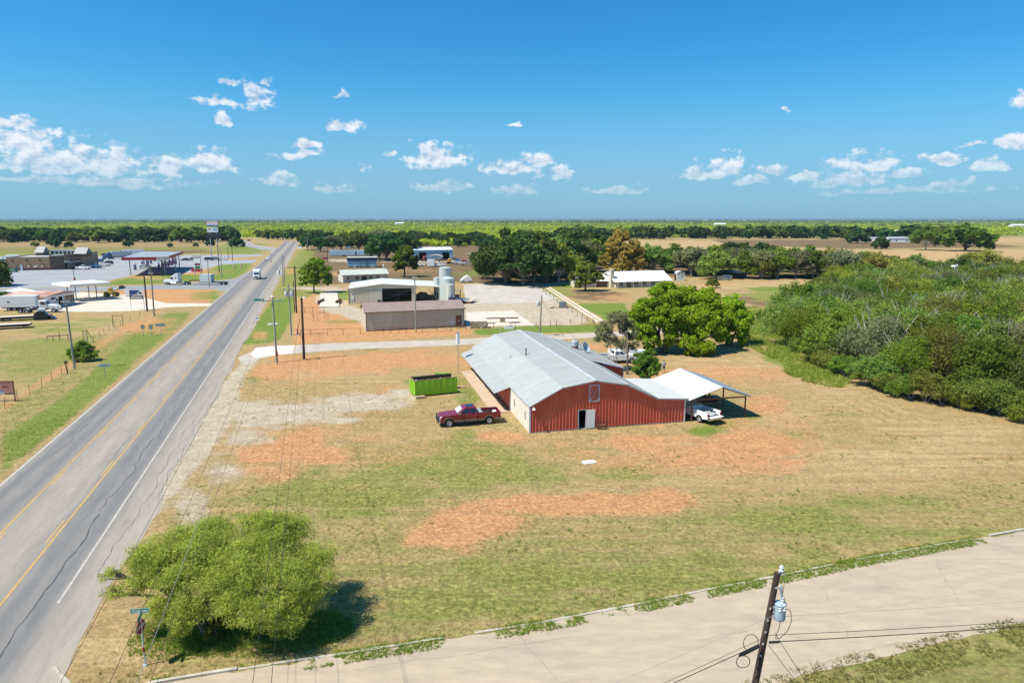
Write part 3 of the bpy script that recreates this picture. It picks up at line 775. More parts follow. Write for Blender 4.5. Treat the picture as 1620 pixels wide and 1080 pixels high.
sheet('concrete_pad', [g(738, 517), g(738, 494), g(812, 491), g(845, 514.5)], 0.010, m_pad, 'pinkish concrete pad beside the long tan shed', 'pavement', jit=0.08)
m_gravel = mat('grey_gravel', (0.43, 0.385, 0.325), 0.95, ns=0.25, na=0.2, stain=((0.55, 0.47, 0.38), 0.3, 0.8))
sheet('gravel_yard', [g(736, 470), g(732, 450), g(792, 447), g(850, 453), g(882, 472), g(858, 478), g(800, 480), g(740, 480)], 0.006, m_gravel, 'grey gravel yard beside the storage tanks', 'pavement', jit=0.4)

# cracks and a tar patch in the near street
def street_crack(a, b, w_, sd):
    r = random.Random(sd); p, q = g(*a), g(*b); n = max(6, int((q - p).length / .35)); A2, B2 = [], []; o = 0
    d = (q - p).normalized(); nn = Vector((-d.y, d.x, 0))
    for i in range(n + 1):
        o = o * .85 + r.uniform(-.09, .09); c = p.lerp(q, i / n) + nn * o; h = nn * w_ * r.uniform(.15, .7) / 2
        A2.append((c.x + h.x, c.y + h.y)); B2.append((c.x - h.x, c.y - h.y))
    o = ribbon('street_crack', A2, B2, .012, mat('crack_dust', (.20, .165, .125), .9), bpy.data.objects['near_street'])
for k, (a, b, w_) in enumerate((((1290, 1052), (1440, 1015), .05), ((1440, 1015), (1640, 975), .04), ((560, 1060), (900, 1010), .035), ((820, 1000), (880, 1078), .05), ((1100, 1012), (1560, 930), .03), ((1300, 930), (1345, 1010), .035), ((1480, 885), (1520, 960), .04))): street_crack(a, b, w_, k)
# ------------------------------------------------------------------ trees
m_bark = mat('bark', (0.16, 0.125, 0.095), 0.95, ns=5, na=0.3, bump=0.6, bs=12)
m_barkp = mat('pale_bark', (0.40, 0.37, 0.32), 0.95, ns=5, na=0.25)
LEAF = dict(
    feathery=leaf_mat('leaf_feathery', (0.25, 0.30, 0.048), (0.64, 0.66, 0.145), 0.52),
    bright=leaf_mat('leaf_bright', (0.15, 0.265, 0.016), (0.40, 0.56, 0.045), 0.48),
    oak=leaf_mat('leaf_oak', (0.036, 0.078, 0.022), (0.118, 0.19, 0.05), 0.32, 0.12),
    olive=leaf_mat('leaf_olive', (0.112, 0.15, 0.028), (0.31, 0.37, 0.082), 0.46, 0.18),
    green=leaf_mat('leaf_green', (0.092, 0.15, 0.022), (0.245, 0.335, 0.052), 0.43, 0.12),
    grey=leaf_mat('leaf_grey', (0.14, 0.155, 0.065), (0.30, 0.32, 0.155), 0.38, 0.1),
    yellow=leaf_mat('leaf_yellow', (0.33, 0.29, 0.05), (0.66, 0.54, 0.13), 0.45, 0.05),
    lime=leaf_mat('leaf_lime', (0.14, 0.205, 0.02), (0.33, 0.43, 0.05), 0.42, 0.1),
)
def quads_mesh(name, co, tint, m):
    """co: (n,4,3) leaf quads"""
    n = len(co)
    me = bpy.data.meshes.new(name)
    me.vertices.add(n * 4); me.vertices.foreach_set('co', co.astype(np.float32).ravel())
    me.loops.add(n * 4); me.loops.foreach_set('vertex_index', np.arange(n * 4, dtype=np.int32))
    me.polygons.add(n); me.polygons.foreach_set('loop_start', np.arange(0, n * 4, 4, dtype=np.int32))
    me.update()
    at = me.attributes.new('tint', 'FLOAT', 'FACE'); at.data.foreach_set('value', tint.astype(np.float32))
    me.materials.append(m)
    return me
def leaves(rng, pos, out, size, aspect=0.5, w_out=0.55, w_up=0.45, w_rnd=0.8, droop=0.0):
    n = len(pos)
    nr = out * w_out + np.array([0, 0, w_up]) + rng.normal(0, 1, (n, 3)) * w_rnd
    nr /= np.linalg.norm(nr, axis=1)[:, None] + 1e-9
    t = rng.normal(0, 1, (n, 3)); t[:, 2] -= droop
    t -= nr * (t * nr).sum(1)[:, None]; t /= np.linalg.norm(t, axis=1)[:, None] + 1e-9
    b = np.cross(nr, t)
    s = (size * rng.uniform(0.55, 1.35, n))[:, None]
    a, c = t * s, b * s * aspect
    return np.stack([pos - a, pos + c * 0.9 - a * 0.1, pos + a, pos - c * 0.9 - a * 0.1], 1)
def crown_points(rng, lobes, n, sub=14, subr=0.34, shell=0.55):
    """lobes: list of (x,y,z, rx,ry,rz). leaf positions gathered into clumps over every lobe"""
    vol = np.array([l[3] * l[4] + l[4] * l[5] + l[3] * l[5] for l in lobes]); share = vol / vol.sum()
    P, O, T, SC = [], [], [], []
    for l, sh in zip(lobes, share):
        c = np.array(l[:3]); r = np.array(l[3:6])
        d = rng.normal(0, 1, (sub, 3)); d[:, 2] += 0.25; d /= np.linalg.norm(d, axis=1)[:, None]
        rr = rng.uniform(shell, 1.0, sub)[:, None]
        sc = c + d * r * rr
        k = max(4, int(n * sh / sub))
        for j in range(sub):
            q = rng.normal(0, 1, (k, 3)); q /= np.linalg.norm(q, axis=1)[:, None]
            rad_ = rng.uniform(0.15, 1.0, k)[:, None] ** 0.6
            p = sc[j] + q * rad_ * r * subr * rng.uniform(0.7, 1.35)
            o = (p - c) / r; o /= np.linalg.norm(o, axis=1)[:, None] + 1e-9
            P.append(p); O.append(q * 0.6 + o * 0.5)
            T.append(np.clip(rng.normal(rng.uniform(0.25, 0.75), 0.22, k), 0, 1))
        SC.append(sc)
    return np.concatenate(P), np.concatenate(O), np.concatenate(T), SC
def limbs(mb, rng, lobes, SC, h0, r0, base=(0, 0, 0), stems=1, twigs=4, tn=5, spread=0.5):
    bs = []
    for s in range(stems):
        a = rng.uniform(0, 6.28) if stems > 1 else 0
        b = Vector(base) + (Vector((math.cos(a), math.sin(a), 0)) * r0 * 1.6 if stems > 1 else Vector((0, 0, 0)))
        top = b + Vector((math.cos(a) * spread * (stems > 1), math.sin(a) * spread * (stems > 1), h0 * rng.uniform(0.8, 1.1)))
        mb.tube(b - Vector((0, 0, 0.15)), b + (top - b) * 0.35 + Vector((0, 0, 0.05)), r0 * 1.25, r0 * 0.95, tn + 2, caps=False)
        mb.tube(b + (top - b) * 0.33 + Vector((0, 0, 0.05)), top, r0 * 0.97, r0 * 0.75, tn + 2)
        bs.append(top)
    for i, (l, sc) in enumerate(zip(lobes, SC)):
        c = Vector(l[:3]); t = min(bs, key=lambda q: (q - c).length)
        mid = t.lerp(c, 0.5) + Vector((rng.uniform(-.3, .3), rng.uniform(-.3, .3), rng.uniform(-0.1, 0.5)))
        rl = r0 * 0.55
        mb.tube(t - Vector((0, 0, r0 * .5)), mid, rl, rl * 0.65, tn, caps=False); mb.tube(mid, c, rl * 0.65, rl * 0.35, tn, caps=False)
        for j in range(min(twigs, len(sc))):
            e = Vector(sc[j]); m_ = mid.lerp(c, rng.uniform(0.2, 1.0))
            k = m_.lerp(e, 0.55) + Vector((rng.uniform(-.2, .2), rng.uniform(-.2, .2), rng.uniform(0, .25)))
            mb.tube(m_, k, rl * 0.32, rl * 0.2, 3, caps=False); mb.tube(k, e, rl * 0.2, rl * 0.07, 3, caps=False)
def rand_lobes(rng, n, R_, zc, rz, flat=0.8, k=0.42):
    L_ = []
    for i in range(n):
        a = 2.399 * i + rng.uniform(-.4, .4); rr = R_ * math.sqrt((i + 0.4) / n) * rng.uniform(0.72, 0.9)
        f = 1 - (rr / R_) ** 2 * flat
        s = R_ * k * rng.uniform(0.8, 1.25)
        L_.append((rr * math.cos(a), rr * math.sin(a), zc + rz * (f - 0.45) + rng.uniform(-.12, .12) * rz, s, s, s * min(1.0, rz / R_ * 1.25)))
    return L_
def make_tree(name, label, cat, seed, kind, lobes, nleaf, size, h0, r0, loc=(0, 0, 0), rz=0, group=None, aspect=0.5, stems=1, twigs=4, sub=14, subr=0.34, shell=0.55, bark=None, droop=0.0, base=(0, 0, 0), spread=0.5, extra=None, wts=(0.55, 0.45, 0.8)):
    rng = np.random.default_rng(seed)
    P, O, T, SC = crown_points(rng, lobes, nleaf, sub, subr, shell)
    P[:, 2] = np.maximum(P[:, 2], 0.12)
    t = thing(name, label, cat, loc, rz, group)
    me = quads_mesh('crown', leaves(rng, P, O, size, aspect, wts[0], wts[1], wts[2], droop), T, LEAF[kind])
    c = bpy.data.objects.new('crown', me); COL.objects.link(c); c.parent = t
    mb = MB(); limbs(mb, rng, lobes, SC, h0, r0, base, stems, twigs, spread=spread)
    if extra: extra(mb, rng)
    mb.build('trunk', bark or m_bark, t)
    return t

# the spreading mesquite in the foreground
b0 = g(338, 1000)
def flobes():
    # measured crown: pixel centre, radii in metres, at a distance offset
    L_ = []
    spec = [(400, 862, 1.2, 2.3, 2.0, 1.15), (455, 858, 2.3, 2.0, 2.0, 1.2), (330, 868, .9, 2.0, 1.9, 1.1), (270, 872, .5, 1.7, 1.6, .95), (485, 905, .8, 1.5, 1.7, 1.2), (430, 915, -.6, 2.0, 1.8, 1.25), (360, 925, -1.0, 2.0, 1.7, 1.2), (290, 920, -.6, 1.8, 1.6, 1.1),
            (235, 900, -.2, 1.3, 1.4, .9), (380, 960, -2.0, 1.5, 1.3, 1.2), (425, 972, -2.0, 1.35, 1.2, 1.1), (300, 958, -1.6, 1.2, 1.1, .95), (470, 945, -.8, 1.3, 1.3, 1.2), (215, 925, -.9, .8, .8, .55), (180, 938, -1.1, .75, .6, .36), (172, 908, -.6, .55, .55, .4), (345, 835, 2.2, 1.5, 1.4, .7), (405, 825, 2.6, 1.2, 1.3, .6), (470, 838, 3.2, 1.1, 1.2, .6), (505, 880, 2.0, 1.0, 1.2, .8), (285, 990, -1.6, .7, .7, .6), (330, 890, .3, 1.8, 1.6, 1.0), (450, 980, -1.6, 1.2, 1.1, .9), (250, 965, -1.4, 1.2, 1.0, .8), (495, 930, 0, 1.2, 1.3, 1.1), (228, 882, .3, 1.3, 1.3, .9), (248, 912, -.4, 1.3, 1.2, .9), (300, 848, 1.6, 1.4, 1.4, .9), (440, 828, 2.8, 1.4, 1.3, .8), (380, 900, -.4, 1.7, 1.5, 1.1)]
    for (px, py, dy, rx, ry, rz) in spec:
        Y = b0.y + dy
        L_.append((ray(px, py)[0] / ray(px, py)[1] * Y - b0.x, dy, vz(px, py, Y), rx * .95, ry * .92, rz * .92))
    return L_
make_tree('mesquite_tree', 'spreading feathery mesquite tree beside the street name sign in the foreground', 'tree', 11, 'feathery', flobes(), 105000, 0.12, 1.5, 0.22, b0, aspect=0.14, stems=3, twigs=16, sub=46, subr=0.36, shell=0.22, droop=0.9, spread=0.7, wts=(0.4, 0.5, 0.9))
make_tree('leafy_shrub', 'small dark green shrub at the foot of the foreground mesquite', 'shrub', 12, 'green', rand_lobes(np.random.default_rng(2), 4, 0.8, 0.5, 0.7), 1800, 0.11, 0.3, 0.03, g(343, 1008), aspect=0.55, stems=2, twigs=2)

# big pale green trees behind the barn
def plobes(base, spec, k=1.0):
    b = g(*base); L_ = []
    for (px, py, dy, r, rz) in spec:
        Y = b.y + dy; d = ray(px, py)
        L_.append((d[0] / d[1] * Y - b.x, dy, vz(px, py, Y), r * k, r * k, rz * k))
    return b, L_
b, L_ = plobes((1047, 557), [(1050, 472, 1, 3.0, 2.2), (1020, 490, 0, 2.6, 2.0), (1075, 480, 2, 2.4, 2.0), (1005, 500, 1, 1.7, 1.5), (1035, 515, -1.5, 2.5, 2.0), (1060, 500, -1.5, 2.4, 2.0), (1010, 525, -1, 1.9, 1.6), (1030, 540, -2, 1.8, 1.5), (1055, 460, 2, 2.2, 1.6), (1075, 520, -.5, 1.6, 1.9), (1060, 535, -2, 1.4, 1.3), (1045, 490, 3, 3, 2)], .95)
make_tree('shade_tree', 'large light green shade tree with the taller crown behind the barn', 'tree', 21, 'bright', L_, 42000, 0.21, 2.6, 0.34, b, aspect=0.6, stems=3, twigs=5, sub=30, subr=0.34, shell=0.55, spread=0.9)
b, L_ = plobes((1112, 556), [(1110, 478, 1, 2.7, 2.2), (1095, 500, -1, 2.5, 2.0), (1130, 495, 0, 2.4, 2.0), (1110, 520, -2, 2.3, 1.8), (1090, 545, -3, 2.0, 1.7), (1115, 552, -3.4, 1.9, 1.3), (1135, 525, -1, 1.8, 1.6), (1088, 470, 2, 2.0, 1.7), (1120, 470, 2.5, 2.0, 1.6), (1085, 522, -2, 1.3, 1.5)], .95)
make_tree('shade_tree', 'large light green shade tree whose low bough sweeps to the bare soil', 'tree', 22, 'bright', L_, 38000, 0.21, 2.2, 0.32, b, aspect=0.6, stems=3, twigs=5, sub=30, subr=0.34, shell=0.55, spread=0.9)
b, L_ = plobes((1152, 545), [(1160, 492, 0, 2.2, 2.0), (1172, 512, -1, 1.8, 1.9), (1150, 510, -1, 1.9, 1.8), (1175, 530, -1.5, 1.3, 1.4), (1145, 532, -1, 1.5, 1.2), (1158, 480, 1, 1.9, 1.4), (1182, 505, 0, 1.1, 1.5)], .95)
make_tree('shade_tree', 'smaller light green shade tree at the end of the group nearest the thicket', 'tree', 23, 'bright', L_, 25000, 0.21, 2.0, 0.25, b, aspect=0.6, stems=2, twigs=5, sub=30, subr=0.34, shell=0.55)
b, L_ = plobes((992, 592), [(975, 505, 3, 1.5, 1.1), (958, 520, 3, 1.3, 1.1), (990, 515, 3.5, 1.4, 1.1), (965, 540, 2, 1.2, .9), (1000, 530, 3, 1.1, .9), (952, 535, 2, .9, .9), (985, 545, 2, 1.2, .9), (980, 500, 4, 1.1, .9), (1003, 548, 2, .8, .7)])
make_tree('leaning_tree', 'thin greyish tree leaning over the parked white pickups behind the barn', 'tree', 24, 'grey', L_, 7500, 0.2, 2.8, 0.16, b, aspect=0.35, twigs=7, sub=16, subr=0.4, shell=0.4, bark=m_bark)
b, L_ = plobes((1024, 606), [(1024, 572, .3, 1.2, 1.0), (1012, 580, -.2, 1.0, .9), (1035, 580, -.2, .9, .9), (1022, 590, -.5, 1.1, .9), (1026, 561, .4, .8, .7), (1010, 566, .6, .8, .7)])
make_tree('bushy_tree', 'round bushy green tree with a dark ivy covered trunk beside the barn lean-to', 'tree', 25, 'green', L_, 9000, 0.17, 1.6, 0.42, b, aspect=0.5, sub=18, subr=0.36, twigs=3)
b, L_ = plobes((497, 463), [(498, 424, 0, 3.2, 2.6), (486, 432, -1, 2.6, 2.2), (510, 430, 0, 2.8, 2.4), (517, 440, -1, 1.9, 2.0), (480, 444, -1, 1.6, 1.6), (498, 440, -2, 2.6, 2.0), (497, 415, 1, 2.2, 1.6)])
make_tree('roadside_tree', 'light green tree standing alone by the highway poles', 'tree', 26, 'lime', L_, 9500, 0.34, 2.4, 0.25, b, aspect=0.6, sub=20, subr=0.3)
b, L_ = plobes((640, 438), [(641, 402, 0, 3.4, 2.7), (632, 410, -1, 2.8, 2.4), (650, 410, 0, 2.8, 2.4), (641, 418, -1, 3.4, 2.2), (641, 395, 1, 2.2, 1.8), (655, 422, 0, 1.9, 1.5), (628, 422, 0, 1.7, 1.5)])
make_tree('roadside_tree', 'dark round tree with a bare lower trunk behind the open metal shed', 'tree', 27, 'green', L_, 8000, 0.42, 3.6, 0.3, b, aspect=0.6, sub=18, subr=0.3)
b, L_ = plobes((926, 460), [(928, 428, 0, 3.2, 2.3), (914, 438, 0, 2.6, 2.0), (942, 438, 0, 2.4, 2.0), (918, 448, -1, 1.9, 1.4), (930, 440, -1.5, 2.7, 1.8)])
make_tree('yard_tree', 'round mid green tree shading the lawn beside the white roofed ranch house', 'tree', 28, 'green', L_, 9000, 0.36, 2.0, 0.3, b, aspect=0.6, sub=20, subr=0.3)
b, L_ = plobes((985, 434), [(985, 380, 0, 4.6, 3.4), (968, 392, 0, 4.4, 3.6), (1002, 395, 0, 4.2, 3.6), (985, 400, -3, 5, 3.6), (965, 412, -2, 4, 3), (1005, 415, -2, 4, 2.8), (985, 420, -3, 4.6, 2.6), (980, 373, 1, 3.0, 2.2), (1010, 405, 0, 2.6, 2.6)])
make_tree('yellowing_tree', 'tall yellow brown autumn tree behind the ranch house', 'tree', 29, 'yellow', L_, 14000, 0.45, 4.0, 0.5, b, aspect=0.6, sub=26, subr=0.24)
b, L_ = plobes((129, 570), [(127, 553, 0, 1.5, 1.2), (116, 558, -.3, 1.1, 1.0), (139, 557, -.2, 1.2, 1.0), (129, 562, -.8, 1.5, .7), (146, 562, -.4, .7, .6)])
make_tree('roadside_shrub', 'dense bright green shrub on the fence line beside the wooden utility pole', 'shrub', 30, 'green', L_, 9000, 0.14, 0.5, 0.06, b, aspect=0.5, stems=3, sub=20, subr=0.3)

# prototypes for the many trees; every copy shares their meshes
def proto(kind, seed, n, R_, zc, rz, nleaf, size, h0, r0, **kw):
    rng = np.random.default_rng(seed)
    return make_tree('tree', 'tree', 'tree', seed, kind, rand_lobes(rng, n, R_, zc, rz), nleaf, size, h0, r0, (0, -500, 0), **kw)
PR = {}
bare = lambda mb, rng: [mb.tube((rng.uniform(-1, 1), rng.uniform(-1, 1), 2.0), (rng.uniform(-3, 3), rng.uniform(-3, 3), rng.uniform(4.6, 6.9)), 0.075, 0.016, 3, caps=False) for _ in range(15)]
PR['mesq'] = [proto(k, 40 + i, 10, 3.6, 2.8, 3.6, 12000, 0.165, 1.6, 0.12, aspect=0.3, stems=2, twigs=9, sub=22, subr=0.55, shell=0.2, bark=m_barkp, extra=bare) for i, k in enumerate(['olive', 'olive', 'green', 'lime', 'grey'])]
PR['thick'] = [proto(k, 50 + i, 9, 3.2, 2.2, 3.2, 12000, 0.175, 0.8, 0.10, aspect=0.4, stems=3, twigs=5, sub=22, subr=0.46, shell=0.3, bark=m_barkp) for i, k in enumerate(['green', 'olive', 'olive', 'green'])]
PR['dead'] = [make_tree('tree', 'tree', 'tree', 58, 'grey', rand_lobes(np.random.default_rng(58), 9, 3.4, 3.3, 3.2), 700, 0.16, 1.6, 0.16, (0, -500, 0), aspect=0.3, stems=2, twigs=20, sub=22, subr=0.4, bark=mat('bleached_wood', (0.50, 0.47, 0.43), 0.9, ns=4, na=0.2), extra=bare)]
PR['oak'] = [proto('oak', 60 + i, 11, 5.0, 4.2, 5.4, 7500, 0.40, 1.6, 0.35, aspect=0.6, sub=22, subr=0.36) for i in range(3)]
PR['wood'] = [proto(k, 70 + i, 10, 4.4, 3.6, 5.2, 6500, 0.34, 1.6, 0.2, aspect=0.5, sub=20, subr=0.42, shell=.4, twigs=6, bark=m_barkp) for i, k in enumerate(['green', 'olive', 'grey', 'green'])]
PR['far'] = [proto(k, 80 + i, 8, 5.0, 2.6, 5.6, 1500, 0.8, 1.0, 0.35, aspect=0.8, sub=10, subr=0.42, twigs=0) for i, k in enumerate(['oak', 'oak', 'green'])]
USED = set()
def plant(fam, px, py, h, name, label, group, wide=1.0, idx=None, cat='tree', pos=None):
    fm = PR[fam]; i = R.randrange(len(fm)) if idx is None else idx
    p = fm[i]; base_h = {'mesq': 5.4, 'thick': 4.6, 'dead': 5.4, 'oak': 8.2, 'wood': 7.4, 'far': 7.6}[fam]
    s = h / base_h
    loc = pos if pos is not None else g(px, py)
    rz = R.uniform(0, 6.28); sc3 = (s * wide * R.uniform(.92, 1.08), s * wide * R.uniform(.92, 1.08), s)
    if (fam, i) not in USED:
        USED.add((fam, i)); t = p; t.location = loc; t.rotation_euler = (0, 0, rz); t.scale = sc3; t['label'] = label; t['group'] = group; t['category'] = cat
    else:
        t = dup(p, loc, rz, label, group, sc3); t['category'] = cat
    t.name = name
    return t
def inside(p, poly):
    c = False
    for i in range(len(poly)):
        (x0, y0), (x1, y1) = poly[i], poly[(i + 1) % len(poly)]
        if (y0 > p[1]) != (y1 > p[1]) and p[0] < (x1 - x0) * (p[1] - y0) / (y1 - y0) + x0: c = not c
    return c
def scatter(poly_px, dmin, seed, tries=6000, nmax=999):
    poly = [g(*p) for p in poly_px]; P2 = [(p.x, p.y) for p in poly]
    xs, ys = [p[0] for p in P2], [p[1] for p in P2]; r = random.Random(seed); out = []
    for _ in range(tries):
        p = (r.uniform(min(xs), max(xs)), r.uniform(min(ys), max(ys)))
        if inside(p, P2) and all((p[0] - q[0]) ** 2 + (p[1] - q[1]) ** 2 > dmin * dmin for q in out): out.append(p)
        if len(out) >= nmax: break
    return out
# thicket at the edge of the mown field
thick = [(1246, 540), (1318, 577), (1385, 602), (1460, 622), (1545, 637), (1650, 658), (1780, 650), (1780, 470), (1620, 462), (1520, 470), (1440, 474), (1370, 474), (1320, 500), (1275, 522)]
def zone_of(x, y):
    q = project(np.array([x]), np.array([y])); a, b = q[0][0], q[1][0]
    edge = np.interp(a, [1246, 1318, 1385, 1460, 1545, 1650], [540, 577, 602, 622, 637, 658])
    row = 'in the front row of the thicket' if b > edge - 26 else 'deep inside the thicket' if b > edge - 75 else 'at the back of the thicket'
    return row + (' towards the shade trees' if a < 1390 else ' midway along it' if a < 1520 else ' near the picture edge')
street = [(p.x, p.y) for p in [g(*q) for q in [(1190, 506), (1345, 501), (1440, 498), (1500, 487), (1556, 470), (1600, 476), (1560, 500), (1450, 520), (1345, 522), (1190, 524)]]]
for (x, y) in scatter(thick, 4.25, 5, nmax=200):
    if inside((x, y), street): continue
    d = math.hypot(x, y)
    fam = R.choices(['mesq', 'thick', 'dead'], [6, 4, .35])[0]
    zone = zone_of(x, y); i_ = R.randrange(len(PR[fam])); hue = {'mesq': ['olive', 'olive', 'green', 'lime green', 'greyish'], 'thick': ['green', 'olive', 'olive', 'green'], 'dead': ['bleached']}[fam][i_]
    lab = hue + {'mesq': ' pale branched mesquite ', 'thick': ' dense brush tree ', 'dead': ' nearly leafless tree '}[fam] + zone
    plant(fam, 0, 0, R.uniform(5.0, 7.4), {'mesq': 'mesquite_tree', 'thick': 'brush_tree', 'dead': 'bare_tree'}[fam], lab, lab.replace('tree', 'trees').replace('mesquite', 'mesquites'), 1.05, idx=i_, pos=Vector((x, y, 0)))
for q in [(1262, 556, 2.2), (1285, 570, 2.6), (1308, 583, 2.4), (1338, 597, 2.5), (1368, 609, 2.4), (1400, 618, 2.2), (1440, 630, 2.4), (1490, 638, 2.2), (1535, 646, 2.4), (1580, 655, 2.4), (1622, 664, 2.6), (1412, 623, 1.8), (1322, 590, 1.8), (1520, 645, 1.8), (1296, 575, 3.2), (1384, 612, 3.4), (1465, 634, 3.0), (1556, 650, 3.4)]:
    plant('thick', q[0], q[1], q[2], 'thicket_bush', 'low green bush along the shaded foot of the thicket ' + ('by the tall weeds' if q[0] < 1380 else 'near the picture edge'), 'low bushes along the foot of the thicket ' + ('by the tall weeds' if q[0] < 1380 else 'near the picture edge'), 1.25, cat='bush')
for q in [(1600, 492, 6), (1585, 486, 5.6), (1615, 500, 5)]:
    plant('dead', q[0], q[1], q[2], 'bare_tree', 'bleached leafless brush beyond the thicket by the pale road', 'bleached brush by the pale road', 1.2)
# brush between the thicket and the fields
for (x, y) in scatter([(1240, 512), (1300, 478), (1330, 462), (1420, 448), (1620, 446), (1700, 452), (1700, 476), (1560, 468), (1440, 470), (1320, 500), (1250, 508)], 7.5, 8, nmax=46):
    q_ = project(np.array([x]), np.array([y])); a_, b_ = q_[0][0], q_[1][0]; fam = R.choice(['thick', 'mesq', 'thick']); i_ = R.randrange(len(PR[fam]))
    lab = {'mesq': ['olive', 'olive', 'green', 'lime green', 'greyish'], 'thick': ['green', 'olive', 'olive', 'green']}[fam][i_] + (' brush tree right behind the pale road' if b_ > 468 else ' brush tree at the rim of the tan field') + (' near the dry pasture' if a_ < 1400 else ' by the white windmill' if a_ < 1540 else ' near the picture edge')
    plant(fam, 0, 0, R.uniform(4.5, 7), 'brush_tree', lab, lab.replace('tree', 'trees'), 1.2, idx=i_, pos=Vector((x, y, 0)))
for q in [(1205, 507, 1.8), (1222, 502, 2.2), (1236, 506, 2.0), (1252, 503, 2.6), (1262, 500, 3.0), (1240, 530, 2.2)]:
    plant('thick', q[0], q[1], q[2], 'roadside_bush', 'low bush in the tall grass beside the pale road', 'low bushes in the tall grass by the pale road', 1.3, cat='bush')
plant('thick', 1127, 455, 2.6, 'garden_bush', 'small round bush alone in the brown yard of the ranch house', None, 1.1, cat='bush')
# wood behind the ranch house
for (x, y) in scatter([(1000, 432), (1060, 434), (1110, 441), (1200, 441), (1260, 440), (1345, 438), (1420, 440), (1480, 432), (1420, 422), (1335, 412), (1240, 408), (1100, 405), (1010, 410)], 7.4, 9, nmax=110):
    q_ = project(np.array([x]), np.array([y])); a_, b_ = q_[0][0], q_[1][0]; i_ = R.randrange(4)
    lab = ['green', 'olive', 'greyish green', 'mid green'][i_] + ' woodland tree in the ' + ('front' if b_ > 430 else 'middle' if b_ > 417 else 'back') + ' of the belt ' + ('behind the ranch house' if a_ < 1110 else 'behind the open hut' if a_ < 1240 else 'beyond the thicket')
    top_ = np.interp(a_, [1000, 1110, 1240, 1345, 1480, 1700], [391, 394, 393, 399, 408, 418]) + R.uniform(0, 9); hh_ = max(4.5, min(12, (b_ - top_) * mpp(y)))
    plant('wood', 0, 0, hh_, 'woodland_tree', lab, lab.replace('tree', 'trees'), 1.2, idx=i_, pos=Vector((x, y, 0)))
for q in [(1230, 440, 9), (1258, 440, 9.5), (1285, 440, 9), (1312, 440, 8.5), (1335, 436, 9.5), (1180, 440, 8.5), (1205, 441, 8), (1165, 425, 8)]:
    plant('wood', q[0], q[1], q[2], 'woodland_tree', 'olive green woodland tree in the belt behind the ranch house', 'trees in the belt behind the ranch house', 1.15)
for q in [(1155, 406, 7.5), (1175, 406, 7), (1205, 406, 7), (1222, 407, 6)]:
    plant('oak', q[0], q[1], q[2], 'live_oak', 'dark live oak rising over the back of the woodland belt', 'dark oaks over the woodland belt', 1.2)
for q in [(1545, 440, 8.5), (1600, 448, 7), (1520, 440, 6.5)]:
    plant('thick', q[0], q[1], q[2], 'broad_tree', 'broad rounded green tree at the far edge of the thicket', 'broad trees at the far edge of the thicket', 1.3)
# live oaks
for q in [(780, 446, 10), (800, 450, 12.5), (828, 452, 13), (822, 440, 15), (845, 446, 12), (866, 447, 12), (884, 446, 11), (880, 436, 13), (900, 440, 12), (915, 440, 11), (838, 425, 15), (868, 420, 13), (905, 425, 14), (925, 430, 12), (940, 430, 11), (768, 441, 7.5), (765, 425, 8), (930, 415, 13), (955, 420, 12), (900, 408, 13), (790, 428, 9)]:
    plant('oak' if R.random() < .75 else 'wood', q[0], q[1], q[2], 'live_oak', 'dark live oak in the ' + ('front' if q[1] > 443 else 'middle' if q[1] > 428 else 'back') + ' of the grove ' + ('beside the gravel yard' if q[0] < 850 else 'near the ranch drive'), 'live oaks of the grove, ' + ('front' if q[1] > 443 else 'middle' if q[1] > 428 else 'back') + (', gravel yard side' if q[0] < 850 else ', ranch drive side'), 1.15, idx=R.choice([0, 0, 0]) if R.random() < .4 else None)
# trees round the blue buildings
for q in [(612, 412, 12), (628, 410, 12.5), (600, 410, 9)]:
    plant('oak', q[0], q[1], q[2], 'live_oak', 'dark oak with a wide crown beside the blue metal buildings', 'wide oaks beside the blue metal buildings', 1.3)
for q in [(507, 398, 8), (515, 390, 9), (527, 397, 10), (540, 395, 9), (556, 392, 8), (568, 397, 11), (580, 396, 10), (545, 384, 9), (562, 383, 9), (590, 385, 10), (604, 384, 12), (520, 381, 8), (650, 391, 8), (636, 384, 9), (668, 384, 9), (652, 381, 9), (688, 385, 9), (700, 388, 8), (712, 383, 8), (728, 386, 8), (742, 388, 9), (760, 391, 10), (765, 396, 10), (752, 381, 8), (725, 391, 6.5), (657, 393, 6), (776, 398, 9), (497, 386, 9), (487, 395, 8)]:
    plant(R.choice(['oak', 'oak', 'wood']), q[0], q[1], q[2], 'country_tree', 'dark tree among the cluster ' + ('behind the long blue trailer' if q[0] < 585 else 'behind the blue workshop' if q[0] < 715 else 'past the end of the blue workshop'), 'trees ' + ('behind the long blue trailer' if q[0] < 585 else 'behind the blue workshop' if q[0] < 715 else 'past the end of the blue workshop'), 1.2)
